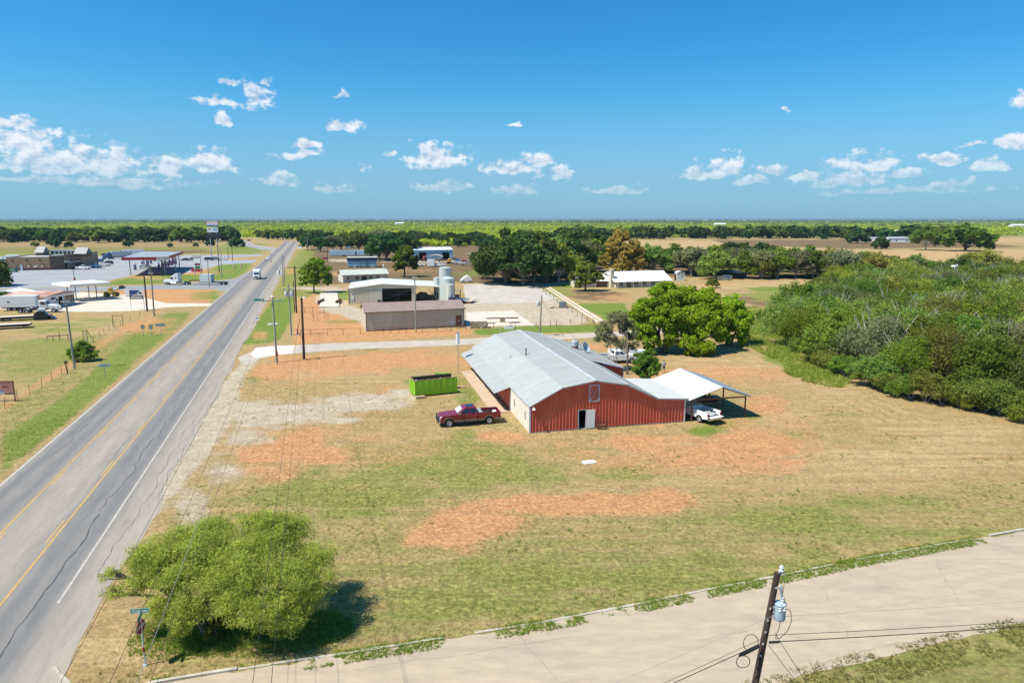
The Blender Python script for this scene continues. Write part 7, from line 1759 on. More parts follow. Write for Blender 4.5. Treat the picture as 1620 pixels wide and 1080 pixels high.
for (px, py, L2, rz, lab) in ((10, 418, 9, 3, 'long silver tanker trailer beyond the end wall of the truck stop'), (22, 414, 7, 10, 'pale blue rounded camper behind the truck stop'), (4, 428, 7, 95, 'white and blue lorry nose at the picture edge by the truck stop')):
    t = thing('camper_trailer', lab, 'trailer', g(px, py), rad(rz))
    mb = MB(); mb.prism([(-L2 / 2, .8), (L2 / 2, .8), (L2 / 2, 2.6), (L2 / 2 - 1, 3.4), (-L2 / 2 + 1, 3.4), (-L2 / 2, 2.8)], -1.25, 1.25, cham=.3); mb.build('body', m_blroof, t); MB().box(-L2 / 2 + .5, L2 / 2 - .5, -1.27, -1.24, 1.7, 2.4).build('window', m_glassv, t)
    for s in (-1, 1):
        for x in (-1, .1): wheel(t, x, s * 1.05, .4, .25)
# yard of the blue workshop
t = thing('cargo_trailer', 'white upright cargo trailer with two doors by the blue workshop', 'trailer', g(682, 422), rad(2))
mb = MB(); mb.prism([(-1.6, .5), (1.6, .5), (1.6, 3.3), (-1.6, 3.3)], -1.6, 1.6, cham=.04); mb.build('box', m_pw, t)
for x in (-1.5, .05): MB().box(x, x + 1.45, -1.63, -1.58, .6, 3.2).build('door', m_wht, t)
for s in (-1, 1): wheel(t, 0, s * 1.5, .4, .25)
MB().box(-.7, .7, -1.9, -1.6, .35, .5).build('bumper', m_steel, t)
pickup('pickup_truck', 'white pickup beside the dark round tree in the workshop yard', g(662, 421.5), rad(185), m_pw, 6.0, False, full=False)
pickup('pickup_truck', 'white pickup with a blue load next to the white cargo trailer', g(696, 422), rad(4), m_pw, 5.6, True, full=False)
t = thing('red_tractor', 'faded red tractor standing before the dark workshop door', 'tractor', g(671, 413.5), rad(260))
mb = MB(); mb.prism([(-1.4, .9), (1.8, .9), (1.8, 1.8), (-.2, 1.9), (-1.4, 1.5)], -.5, .5, cham=.08); mb.build('hood', paint('faded_red', (.25, .04, .05), .6), t); mb = MB(); mb.prism([(-1.5, 1.7), (-.1, 1.7), (-.2, 2.9), (-1.3, 2.9)], -.7, .7, cham=.06); mb.build('cab', MATS['faded_red'], t)
for s in (-1, 1): wheel(t, -1.0, s * .95, .85, .45, m_pslv); wheel(t, 1.4, s * .8, .5, .3, m_pslv)
t = thing('excavator', 'yellow digger with a folded dark arm in the workshop yard', 'excavator', g(712, 417), rad(190))
for s in (-1, 1): mb = MB(); mb.prism([(-1.6, .2), (-1.2, 0), (1.2, 0), (1.6, .2), (1.4, .8), (-1.4, .8)], *sorted((s * .7, s * 1.2)), cham=.05); mb.build('track', m_rubber, t)
mb = MB(); mb.prism([(-1.8, .9), (1.2, .9), (1.2, 1.8), (.4, 2.6), (-.5, 2.6), (-1.8, 1.7)], -1.0, 1.0, cham=.1); mb.build('cab', m_yel, t); mb = MB(); mb.beam((1.0, .2, 1.4), (3.2, .2, 3.0), .35); mb.beam((3.2, .2, 3.0), (5.4, .2, 1.6), .3); mb.beam((5.4, .2, 1.6), (5.2, .2, .4), .5); mb.build('boom', m_dark, t)
for (px, py, L2, lab, mm) in ((725, 418.5, 6.5, 'white boat with a blue canopy on a trailer in the workshop yard', m_pw), (735, 420, 6, 'smaller white boat with red trim beside the other one', m_pw)):
    t = thing('motor_boat', lab, 'boat', g(px, py), rad(-8))
    mb = MB(); mb.loft([[(-L2 / 2, -1.1, 1.0), (-L2 / 2, 1.1, 1.0), (-L2 / 2, 1.2, 1.8), (-L2 / 2, -1.2, 1.8)], [(L2 * .15, -1.0, .95), (L2 * .15, 1.0, .95), (L2 * .15, 1.25, 1.9), (L2 * .15, -1.25, 1.9)], [(L2 / 2, -.1, 1.6), (L2 / 2, .1, 1.6), (L2 / 2 + .1, .15, 2.1), (L2 / 2 + .1, -.15, 2.1)]]); mb.build('hull', mm, t)
    mb = MB(); mb.prism([(-1.5, 1.85), (1.2, 1.9), (.4, 2.7), (-1.2, 2.7)], -.9, .9, cham=.1); mb.build('cabin', m_pblu if 'blue' in lab else m_pred, t); mb = MB(); mb.beam((-L2 / 2, 0, .7), (L2 / 2 + 1.2, 0, .6), .15); mb.build('boat_trailer', m_steel, t)
    for s in (-1, 1): wheel(t, -.8, s * 1.1, .35, .2)
t = thing('feed_machine', 'white and grey hopper machine at the back of the gravel yard', 'machine', g(738, 447), rad(10))
mb = MB(); mb.prism([(-1.9, .5), (1.9, .5), (2.1, .9), (1.2, 2.2), (.2, 2.6), (-1.0, 1.9), (-2.1, 1.0)], -1.0, 1.0, cham=.12); mb.build('hopper', m_pw, t); MB().box(-2.4, 2.4, -1.0, 1.0, .35, .5).build('chassis', m_steel, t)
for s in (-1, 1):
    for x in (-1.2, 1.2): wheel(t, x, s * 1.05, .38, .25)
car('dark_car', 'dark car in the shade beside the open hut under the trees', g(1146, 443), rad(175), m_pgry, 'suv')
# ------------------------------------------------------------------ green dumpster
m_dgrn = mat('dumpster_green', (0.30, 0.58, 0.03), .55, ns=1.2, na=.08, stain=((.17, .30, .04), 1.0, .35))
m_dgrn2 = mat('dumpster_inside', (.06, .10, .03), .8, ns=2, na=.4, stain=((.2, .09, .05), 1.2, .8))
m_rim = mat('worn_brown_rim', (.33, .2, .12), .8, ns=3, na=.3)
pa, pb = g(656, 628.5), g(723, 621.5); rzd = math.atan2(pb.y - pa.y, pb.x - pa.x); LD = (pb - pa).length
dp = thing('dumpster', 'lime green open topped roll-off dumpster full of scrap', 'dumpster', pa, rzd)
DW, DZ0, DZ1 = 2.25, .22, 2.05
def slab_wall(nm, x0, x1, y0, y1): return MB().box(x0, x1, y0, y1, DZ0, DZ1).build(nm, m_dgrn, dp)
slab_wall('side_panel', 0, LD, 0, .06); slab_wall('side_panel', 0, LD, DW - .06, DW); slab_wall('end_panel', 0, .06, .06, DW - .06)
for k in range(8):
    x = .0 + LD * k / 7.0
    x0 = min(max(x - .1, 0), LD - .2)
    MB().prism([(x0, DZ0), (x0 + .2, DZ0), (x0 + .2, DZ1 - .06), (x0, DZ1 - .06)], -.14, 0).build('side_rib', m_dgrn, dp)
    MB().prism([(x0, DZ0), (x0 + .12, DZ0), (x0 + .12, DZ1 - .06), (x0, DZ1 - .06)], DW, DW + .09).build('side_rib', m_dgrn, dp)
for y in (.4, 1.0, 1.6): MB().box(-.08, 0, y, y + .1, DZ0, DZ1 - .06).build('end_rib', m_dgrn, dp)
mb = MB(); mb.box(-.05, LD + .03, -.07, .07, DZ1 - .03, DZ1 + .06); mb.box(-.05, LD + .03, DW - .07, DW + .07, DZ1 - .03, DZ1 + .06); mb.box(-.07, .08, .07, DW - .07, DZ1 - .03, DZ1 + .06); mb.build('top_rim', m_rim, dp)
mb = MB(); mb.box(0, LD, -.05, .05, DZ0 - .06, DZ0 + .06); mb.box(0, LD, DW - .05, DW + .05, DZ0 - .06, DZ0 + .06); mb.build('base_rail', m_dgrn, dp)
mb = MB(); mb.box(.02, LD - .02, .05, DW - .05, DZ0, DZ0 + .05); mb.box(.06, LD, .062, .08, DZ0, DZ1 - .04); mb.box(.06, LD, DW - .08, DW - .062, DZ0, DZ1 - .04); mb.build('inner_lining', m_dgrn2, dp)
gt = MB().box(0, DW - .1, -.05, .0, DZ0 + .02, DZ1 + .02).build('tail_gate', m_dgrn, dp); gt.location = (LD, DW, 0); gt.rotation_euler = (0, 0, rad(150))
mb = MB(); mb.box(0, DW - .1, -.09, .03, DZ1 - .06, DZ1 + .09); mb.box(0, .1, -.09, .03, DZ0, DZ1); mb.box(DW - .2, DW - .1, -.09, .03, DZ0, DZ1); mb.box(0, DW - .1, -.08, .02, 1.1, 1.2); mb.build('gate_frame', mat('dumpster_green_edge', (.3, .6, .09), .55), gt)
for x in (.3, LD - .5):
    for y in (.3, DW - .3): mb = MB(); mb.tube((x, y - .1, .1), (x, y + .1, .1), .1, n=10); mb.build('roller', m_rust, dp)
MB().box(LD * .52, LD * .62, -.012, -.0, 1.45, 1.52).build('faded_stencil', m_dgrn2, dp); MB().box(LD * .51, LD * .63, -.012, -.0, 1.15, 1.2).build('faded_stencil', m_dgrn2, dp)
t = thing('scrap_heap', 'mixed scrap metal and boards heaped inside the green dumpster', 'scrap', pa, rzd)
rr = random.Random(5); mb = MB(); ms = [m_wht, m_rust, m_dark, mat('scrap_brown', (.25, .14, .08), .8), mat('scrap_green', (.1, .15, .06), .8)]
for k in range(46):
    x, y, z = rr.uniform(.5, LD - .5), rr.uniform(.35, DW - .35), rr.uniform(1.0, 1.75); a = rr.uniform(0, 3.14); l = rr.uniform(.3, .9)
    dx, dy = math.cos(a) * l / 2, math.sin(a) * l / 2; dy = max(-.25, min(.25, dy))
    mi = 0 if (x < 1.6 and rr.random() < .6) else rr.choice([1, 2, 2, 3, 3, 4])
    mb.beam((x - dx, y - dy, z - .1), (x + dx, y + dy, z + rr.uniform(-.1, .2)), rr.uniform(.05, .5), rr.uniform(.02, .12), mi)
mb.box(.1, LD - .1, .1, DW - .1, .3, 1.05, 3); mb.build('scrap', ms, t)
t = thing('timber_block', 'pale timber block lying at the foot of the green dumpster', 'block', g(664, 630), rzd)
MB().prism([(-.55, 0), (.6, 0), (.6, .32), (-.55, .34)], -.3, .1, cham=.02).build('block', mat('raw_timber', (.55, .4, .25), .8, ns=2, na=.2), t); MB().box(-.55, .6, -.33, -.3, 0, .06).build('bark_edge', m_rust, t)
tag(MB().box(-.5, .5, -.3, .3, 0, .18).build('brown_carton', mat('raw_cardboard', (.45, .27, .16), .9), None, loc=g(729, 613)), 'brown flat carton on the grass behind the green dumpster', 'carton')

# ------------------------------------------------------------------ poles and wires
m_wood = mat('weathered_pole', (0.24, 0.20, 0.155), .9, ns=3, na=.25, stretch=(1, 1, .15)); m_dwood = mat('creosote_pole', (0.055, 0.032, 0.024), .85, ns=3, na=.3, stretch=(1, 1, .15)); m_gwood = mat('greenish_grey_pole', (0.28, 0.29, 0.25), .85, ns=3, na=.2, stretch=(1, 1, .15))
m_wire = mat('wire_black', (.02, .02, .02), .6); m_wiregrey = mat('wire_aluminium', (.28, .28, .27), .5); m_cer = mat('grey_porcelain', (.5, .52, .53), .3); m_can = mat('transformer_blue_grey', (.30, .40, .47), .45)
def upole(label, b, top, r=.14, m=None, arm=None, cans=(), lamp=None, name='utility_pole', group=None, cat='utility pole', ins=True):
    """b ground point, top point; arm=(half length, drop, angle)"""
    t = thing(name, label, cat, b, 0, group); b = Vector(b); d = Vector(top) - b; m = m or m_wood
    mb = MB(); mb.tube((0, 0, -.2), d, r * 1.15, r * .8, 10); mb.build('pole', m, t, True)
    H_ = d.length; D_ = d.normalized()
    if arm:
        for (hl, drop, ang) in (arm if isinstance(arm[0], tuple) else (arm,)):
            c = D_ * (H_ - drop); v = Vector((math.cos(ang), math.sin(ang), 0)); off = Vector((-math.sin(ang), math.cos(ang), 0)) * (r + .04)
            a = MB().beam(c - v * hl - off, c + v * hl - off, .1, .12).build('crossarm', m, t)
            if ins:
                for s in (-.93, -.45, .45, .93): q = c + v * hl * s - off; mb = MB(); mb.lathe([(.03, 0), (.05, .06), (.09, .1), (.05, .16), (.07, .2), (.03, .26)], 8, (q.x, q.y, q.z + .05)); mb.build('insulator', m_cer, a, True)
    for (drop, ang, rr_, hh) in cans:
        c = D_ * (H_ - drop) + Vector((math.cos(ang), math.sin(ang), 0)) * (r + rr_ + .06)
        mb = MB(); mb.lathe([(rr_ * .9, 0), (rr_, .05), (rr_, hh - .06), (rr_ * .85, hh)], 16, c); k = mb.build('transformer', m_can if rr_ < .3 else m_cer, t, True)
        mb = MB(); mb.lathe([(.05, 0), (.09, .05), (.05, .1), (.08, .15), (.03, .24)], 8, (c.x, c.y, c.z + hh)); mb.build('bushing', m_cer, k, True)
    if lamp:
        drop, ang, l = lamp; c = D_ * (H_ - drop); v = Vector((math.cos(ang), math.sin(ang), .25)); a = MB().tube(c, c + v * l, .04, n=6).build('lamp_arm', m_steel, t)
        e = c + v * l; mb = MB(); mb.lathe([(.05, .12), (.16, .06), (.22, -.04), (.12, -.14)], 10, e); mb.build('lamp_head', m_wht, a, True)
    return t
def up(px, py, tx, ty):
    b = g(px, py); d = ray(tx, ty); return b, Vector((d[0] / d[1] * b.y, b.y, vz(tx, ty, b.y)))
hang = math.atan2(1, -.2895)
P1, T1 = up(118, 583, 104, 476); upole('weathered wooden pole beside the green shrub at the roadside fence', P1, T1, .15, m_gwood, (.55, .25, 0.3))
P2, T2 = up(438, 573, 431, 470); p2 = upole('grey green pole with a street name board at the cross street corner', P2, T2, .15, m_gwood, (1.6, .55, .15), lamp=(.05, 2.0, .5))
MB().box(-2.9, -1.3, -.08, -.04, 9.4, 9.75).build('green_board', mat('sign_green', (.0, .22, .14), .5), p2)
P3, T3 = up(481, 568, 477, 471); upole('near black wooden pole between the grey pole and the pipe fence', P3, T3, .18, m_dwood, None, lamp=(.2, 1.2, .6))
P4, T4 = up(461, 530, 456, 449); upole('grey pole carrying two pale transformers by the green verge', P4, T4, .14, m_gwood, (1.0, 1.0, .1), cans=((2.4, 0.1, .32, 1.0), (2.4, 3.1, .32, 1.0)))
P5, T5 = up(469, 495, 466, 421); upole('dark pole with a pale crossarm and street lamp beside the light green tree', P5, T5, .17, m_dwood, (1.75, .3, .05), lamp=(2.2, .4, 1.0))
P5b, T5b = up(466, 492, 464, 445); upole('shorter dark pole tight beside the one with the street lamp', P5b, T5b, .11, m_dwood)
P6, T6 = up(448, 452, 446, 402); upole('tall grey pole with a long lamp arm reaching over the highway', P6, T6, .15, m_gwood, None, lamp=(.2, 3.0, 3.4))
P6b, T6b = up(450, 447, 449, 405); upole('plain grey pole standing just behind the lamp pole over the highway', P6b, T6b, .14, m_gwood)
PS, TS = up(658, 526, 656, 438); upole('slim grey pole standing against the long tan shed', PS, TS, .12, m_gwood, (.4, .3, 0))
P7, T7 = up(854, 532, 857, 467); upole('wooden pole with a white transformer on the lush verge behind the barn roof', P7, T7, .14, m_wood, None, cans=((2.0, 2.9, .34, .95),))
P8, T8 = up(233, 492, 228, 437); upole('black pole with a round lamp at the end of the old forecourt', P8, T8, .19, m_dwood, None, lamp=(.25, .2, .5))
P9, T9 = up(244, 500, 238, 420); upole('brown wooden pole with a crossarm beside the round lamp pole', P9, T9, .15, m_wood, ((1.4, .3, .1), (.5, 1.9, .1)))
for (px, py, tx, ty, lab, a) in ((351, 440, 349, 392, 'grey pole with a lamp arm beside the tall pylon sign', 1), (347, 431, 344, 386, 'dark wooden pole in front of the tall pylon sign', 0), (331, 454, 328, 410, 'grey pole standing before the step deck trailer', 0), (368, 413, 366, 379, 'dark pole with a crossarm by the upper lot entrance', 2), (361, 409, 360, 382, 'thin dark pole near the back corner of the paved lot', 0), (257, 437, 255, 418, 'short dark post in front of the fuel canopy', 0),
                             (492, 396, 491, 372, 'dark pole by the trees at the right bend of the highway', 2), (487, 400, 486, 377, 'grey pole by the trees at the right bend of the highway', 0), (449, 382, 448, 366, 'pale thin pole between the two arms of the fork', 0), (518, 415, 518, 391, 'thin dark pole in the yard of the blue trailers', 0), (381, 388, 380, 375, 'tiny dark pole beside the left arm of the fork', 0)):
    b, tp = up(px, py, tx, ty); upole(lab, b, tp, .15, m_dwood if 'dark' in lab else m_gwood, (1.3, .4, .2) if a == 2 else None, lamp=(.1, .5, 2.4) if a == 1 else None)
for (px, py, tx, ty, lab) in ((118, 443, 113, 407, 'lamp post on a red base in front of the truck stop entrance'), (92, 398, 92, 377, 'lamp post behind the truck stop roof units'), (195, 396, 194, 377, 'lamp post behind the parked lorries'), (231, 398, 231, 379, 'lamp post behind the fuel canopy'), (7, 440, 5, 406, 'lamp post beside the dark tree at the truck stop end wall')):
    b, tp = up(px, py, tx, ty); t = upole(lab, b, tp, .1, m_black, (1.2, .1, 0), name='lamp_post', cat='lamp post', ins=False)
    mb = MB(); mb.lathe([(.35, 0), (.35, .8), (.3, .85)], 12); mb.build('base', m_rd if 'red' in lab else m_conc, t, True)
def wire(label, a, b, sag, r=.014, m=None, n=18, parent=None, name='power_line', lean=None):
    a, b = Vector(a), Vector(b); pts = []
    for i in range(n + 1):
        f = i / n; p = a.lerp(b, f); p.z -= sag * 4 * f * (1 - f); pts.append(p)
    mb = MB(); mb.path(pts, r, 4); o = mb.build(name, m or m_wire, parent)
    if parent is None: tag(o, label, 'wire', 'overhead wires along the highway' if 'highway' in label else None)
    return o
hv = Vector((.2895, -1, 0)).normalized()
for k, (dx, dz, sg, mm) in enumerate(((-1.2, 0.1, .7, m_wire), (0, -.1, .9, m_wire), (.9, .1, .8, m_wiregrey), (.2, -2.4, .9, m_wire))):
    a = T2 + Vector((dx, 0, dz - .5)); wire(['black overhead wire running beside the highway, outermost over the shoulder', 'black overhead wire beside the highway next to the outermost one', 'grey overhead wire beside the highway on the crossarm end towards the barn', 'low hung cable beside the highway beneath the other wires'][k], a, a + hv * 116 + Vector((0, 0, -.3)), sg, .009, mm, 30)
for k, dx in enumerate((-.2, .25)):
    a = T3 + Vector((dx, 0, -.3 - k * .5)); wire(['thin black wire over the lawn from the near black pole, upper of two', 'thin black wire over the lawn from the near black pole, lower of two'][k], a, a + hv * 118, .9, .009, m_wire, 30)
for k in range(3):
    wire(['upper wire between the grey pole and the transformer pole', 'middle wire between the grey pole and the transformer pole', 'lower wire between the grey pole and the transformer pole'][k], T2 + Vector((k * .7 - .7, 0, -.5 - .4 * k)), T4 + Vector((k * .5 - .5, 0, -.9 - .3 * k)), .4)
wire('wire between the near black pole and the lamp pole by the light green tree', T3, T5 + Vector((0, 0, -.4)), .6)
wire('service wire drooping from the transformer pole to the barn lean-to', T7 + Vector((0, 0, -.6)), BW(15.5, 27, 3.6), .9, .02)
wire('guy wire from the white transformer pole to the verge', T7 + Vector((0, 0, -1)), P7 + Vector((4.5, .5, 0)), .05, .02)
wire('service wire drooping from the slim shed pole to the brown roof', TS + Vector((0, 0, -1.5)), Vector((ls.location.x, ls.location.y, 4.6)) + Vector((14.5, 8.2, .2)), .9, .018)
wire('guy wire slanting from the weathered pole to the dry grass', P1 + (T1 - P1) * .66, g(77, 522), .03, .022)
wire('wire leaving the weathered pole towards the picture edge', T1, T1 + Vector((-60, -14, 0)), 1.0, .014); wire('wire from the weathered pole to the brown pole by the forecourt', T1, T9 + Vector((0, 0, -.3)), .9, .014)
# foreground pole with its transformer
FB, FT = Vector((7.30, 20.3, 0)), Vector((8.56, 20.35, 10.3))
fp = upole('dark leaning wooden pole carrying a blue grey transformer over the near street', FB, FT, .122, m_dwood)
D_ = (FT - FB); Dn = D_.normalized()
def FP(drop, x=0, y=0, z=0): return D_ - Dn * drop + Vector((x, y, z))
c = FP(1.62, .34, -.05)
mb = MB(); mb.lathe([(.165, 0), (.18, .03), (.185, .1), (.185, .52), (.2, .53), (.2, .57), (.1, .62), (.02, .63)], 22, c); can = mb.build('transformer', m_can, fp, True)
for (x, y, h) in ((.04, -.05, .58), (-.05, -.14, .36), (.08, -.15, .38)):
    mb = MB(); mb.lathe([(.04, 0), (.07, .04), (.035, .08), (.065, .12), (.03, .17), (.055, .2), (.02, .27)], 8, (c.x + x, c.y + y, c.z + h)); mb.build('bushing', m_cer, can, True)
mb = MB(); mb.box(c.x - .27, c.x - .17, c.y - .05, c.y + .05, c.z + .12, c.z + .18); mb.box(c.x - .27, c.x - .17, c.y - .05, c.y + .05, c.z + .42, c.z + .48); mb.build('bracket', m_steel, fp)
a = FP(.5, .15, -.1); mb = MB(); mb.tube(a + Vector((0, 0, .05)), a + Vector((.09, 0, -.42)), .05, .035, 8); mb.build('fuse_cutout', mat('cutout_grey', (.3, .36, .4), .4), fp, True)
mb = MB(); mb.beam(FP(.5, -.02, -.1), FP(.42, .2, -.1), .05); mb.build('cutout_bracket', m_steel, fp)
a = FP(0, .12, 0, .02); mb = MB(); mb.lathe([(.03, -.1), (.04, 0), (.09, .05), (.05, .12), (.08, .16), (.04, .22)], 10, a); mb.build('top_insulator', m_cer, fp, True); mb = MB(); mb.beam(FP(.1), FP(-.08, .12), .06); mb.build('top_bracket', m_steel, fp)
mb = MB(); mb.path([FP(.05, .14), FP(.3, .24, -.1), FP(.75, .26, -.1), FP(.85, .36, -.1), FP(.98, .38, -.1)], .008); mb.build('jumper_wire', m_wire, fp)
mb = MB(); mb.path([c + Vector((.1, -.16, .5)), c + Vector((.26, -.2, .42)), c + Vector((.32, -.2, .05)), c + Vector((.2, -.2, -.3)), c + Vector((-.02, -.2, -.55)), c + Vector((-.16, -.2, -.58))], .011); mb.path([c + Vector((0, -.1, 0)), c + Vector((-.08, -.2, -.25)), c + Vector((-.14, -.2, -.42)), c + Vector((-.16, -.2, -.55))], .011); mb.build('loop_wire', m_wire, fp)
for k in range(5): a = FP(1.2 + .42 * k, -.06, -.125); MB().box(a.x - .025, a.x + .02, a.y - .02, a.y, a.z - .03, a.z + .03).build('pole_tag', m_cer, fp)
mb = MB()
for k in range(16):
    a0, a1 = k / 15 * 6.28, (k + 1) / 15 * 6.28; o_ = FP(2.3, -.55, -.3); mb.tube(o_ + Vector((.24 * math.cos(a0), 0, .3 * math.sin(a0))), o_ + Vector((.24 * math.cos(a1), 0, .3 * math.sin(a1))), .012, n=4, caps=False)
    o_ = FP(2.95, -.7, -.35); mb.tube(o_ + Vector((.22 * math.cos(a0), 0, .22 * math.sin(a0))), o_ + Vector((.22 * math.cos(a1), 0, .22 * math.sin(a1))), .014, n=4, caps=False)
mb.build('cable_coil', m_wire, fp)
def W3(p): return FB + p
l0 = FP(1.5, 0, -.12); l1 = FP(2.4, .12, -.12); l2 = FP(2.15, .1, -.12)
rightA, leftA = Vector((52, 27.5, 8.6)), Vector((-34, -2, 8.6))
wire('thin upper wire from the leaning pole across the near street', W3(l0), rightA, .5, .008, m_wiregrey, 24); wire('thin upper wire leaving the leaning pole away from the barn', W3(l0), leftA, .5, .008, m_wiregrey, 24)
wire('black middle wire from the leaning pole across the near street', W3(l2), rightA - Vector((0, .5, .6)), .6, .011, m_wire, 24); wire('black middle wire leaving the leaning pole away from the barn', W3(l2), leftA - Vector((0, 0, .7)), .6, .009, m_wire, 24)
wire('thick black cable from the leaning pole across the near street', W3(l1), rightA - Vector((0, .5, .9)), .5, .017, m_wire, 24); lc = wire('thick black cable leaving the leaning pole away from the barn', W3(l1 + Vector((-.25, 0, -.05))), leftA - Vector((0, 0, 1.0)), .5, .016, m_wire, 24)
for (a, b, lab) in ((FP(2.5, .12, -.1), (13.0, 15.5, 3.0), 'service wire dropping steeply from the leaning pole over the dark grass'), (FP(2.0, .2, -.2), (12.6, 15.8, 2.6), 'twisted service cable hanging below the blue grey transformer')): wire(lab, W3(a), b, .2, .011)
v = (leftA - FT); v.z = 0; v.normalize()
a = W3(FP(2.52, -.28, -.2)); mb = MB(); mb.tube((0, 0, 0), v * .62 + Vector((0, 0, -.05)), .065, .065, 12); mb.tube(v * -.1, (0, 0, 0), .03, .065, 12); mb.tube(v * .62 + Vector((0, 0, -.05)), v * .8 + Vector((0, 0, -.07)), .065, .02, 12); o = mb.build('splice_case', m_black, None, True); o.location = a; tag(o, 'fat black splice case hanging on the cable by the leaning pole', 'splice case')
a = W3(FP(2.41, .14, -.12)); mb = MB(); mb.tube((0, 0, 0), (.34, .03, 0), .045, .04, 10); o = mb.build('splice_case', m_black, None, True); o.location = a; tag(o, 'short black splice case on the street side of the leaning pole', 'splice case')

# ------------------------------------------------------------------ street signs
m_sgreen = mat('sign_green', (.0, .22, .14), .5); m_sred = mat('stop_red', (.26, .012, .03), .45); m_sblank = mat('sign_aluminium', (.45, .49, .52), .4, metal=.3)
sb_ = g(230, 1052)
ss = thing('stop_sign', 'dark red stop sign with green Cypress street plates at the corner', 'street sign', sb_, 0)
mb = MB(); mb.tube((0, 0, -.1), (0, 0, 2.95), .035, n=10); mb.build('post', mat('post_grey', (.45, .5, .47), .5), ss, True)
mb = MB(); mb.tube((0, 0, .72), (0, 0, 1.0), .039, n=10); mb.build('red_sleeve', m_sred, ss, True)
mb = MB(); mb.lathe([(.12, 0), (.1, .07), (.05, .09)], 10); mb.build('post_foot', m_cer, ss)
oc = MB(); n8 = [(.39 * math.cos(rad(22.5 + 45 * k)), .39 * math.sin(rad(22.5 + 45 * k))) for k in range(8)]
oc.prism(n8, -.008, .008); face = oc.build('octagon', m_sred, ss); face.location = (.0, -.05, 2.12); face.rotation_euler = (0, 0, rad(86))
mb = MB(); n9 = [(x * .93, z * .93) for x, z in n8]; mb.prism(n9, -.010, -.009); 
text('lettering', 'STOP', .27, m_wht, face, (0, -.012, 0), (rad(90), 0, 0), ext=.002)
rimb = MB(); vs = [(x * .96, -.0095, z * .96) for x, z in n8] + [(x * .90, -.0095, z * .90) for x, z in n8]; rimb.add(vs, [(i, (i + 1) % 8, 8 + (i + 1) % 8, 8 + i) for i in range(8)]); rimb.build('white_border', m_wht, face)
pl = MB().box(-.42, .42, -.012, .012, -.125, .125).build('name_plate', m_sgreen, ss); pl.location = (0, 0, 2.93); pl.rotation_euler = (0, 0, rad(9))
bd = MB()
for (a, b, c2, d2) in ((-.42, .42, .11, .125), (-.42, .42, -.125, -.11), (-.42, -.405, -.11, .11), (.405, .42, -.11, .11)): bd.box(a, b, -.014, -.012, c2, d2)
bd.build('white_border', m_wht, pl); text('lettering', 'Cypress', .19, m_wht, pl, (0, -.014, 0), (rad(90), 0, 0), ext=.002, sx=1.12)
pl2 = MB().box(-.45, .45, -.012, .012, -.11, .11).build('name_plate', m_sgreen, ss); pl2.location = (0, 0, 2.66); pl2.rotation_euler = (0, 0, rad(105))
def sign(label, px, py, h, w, hh, m=None, rz=0, name='road_sign', two=False, txt=None, shape='rect', post=None):
    t = thing(name, label, 'sign', g(px, py), rz)
    xs = (-w * .38, w * .38) if two else (0,)
    for x in xs: MB().box(x - .03, x + .03, .0, .06, -.1, h - hh * .1).build('post', post or m_steel, t)
    if shape == 'round': mb = MB(); mb.lathe([(w / 2, -.01), (w / 2, .01)], 18, (0, -.02, h - hh / 2), 'y'); o = mb.build('plate', m or m_sblank, t)
    else: o = MB().box(-w / 2, w / 2, -.03, -.005, h - hh, h).build('plate', m or m_sblank, t)
    if txt: text('lettering', txt[0], txt[1], txt[2], o, (0, -.034, h - hh / 2), (rad(90), 0, 0), ext=.002)
    return t, o
sign('white rectangular road sign on one post in the green verge', 167, 599, 2.1, 1.5, .42, mat('dull_white_sign', (.6, .6, .57), .5), rad(20))
t_ = bpy.data.objects['road_sign']; MB().box(-.45, .45, -.036, -.031, 1.83, 1.95).build('worn_print', mat('worn_grey_print', (.3, .3, .3), .6), t_)
sign('oval grey back of a road sign nearest the wire fence', 227, 532, 2.2, .75, .75, None, rad(25), shape='round')
sign('narrow upright grey back of a road sign in the middle of three', 240, 532, 2.2, .6, .85, None, rad(25))
sign('wide grey back of a road sign nearest the highway', 255, 531, 2.3, 1.6, .5, None, rad(25))
sign('white square sign with faded dark marks on the verge beyond the cross street', 407, 517, 2.2, .8, .85, m_wht, 0)
s_ = bpy.data.objects.get('road_sign.004')
if s_: MB().box(-.24, -.02, -.036, -.031, 1.62, 1.98).build('dark_mark', m_pgry, s_); MB().box(.06, .26, -.036, -.031, 1.62, 1.98).build('dark_mark', m_pgry, s_)
sign('small dark red sign on a post at the cross street corner', 439, 577, 2.0, .35, .6, m_sred, rad(60), post=m_dwood)
sign('small white sign on a thin post beside the cross street verge', 791, 533, 2.2, .35, .6, m_wht, rad(80))
for q in ((441, 440, 'white road sign pair, nearer plate by the grey lamp pole'), (445, 440, 'white road sign pair, plate tight against the grey lamp pole'), (473, 396, 'tiny white road sign at the right bend of the highway'), (476, 396, 'tiny second white road sign at the right bend of the highway'), (412, 396, 'tiny pale road sign in the green corner of the fork')): sign(q[2], q[0], q[1], 2.8, 1.3, 1.5, m_wht)
sign('small red and white sign at the edge of the paved lot behind the semi', 312, 433.5, 2.2, 4.5, 1.3, m_rd, 0, two=True)
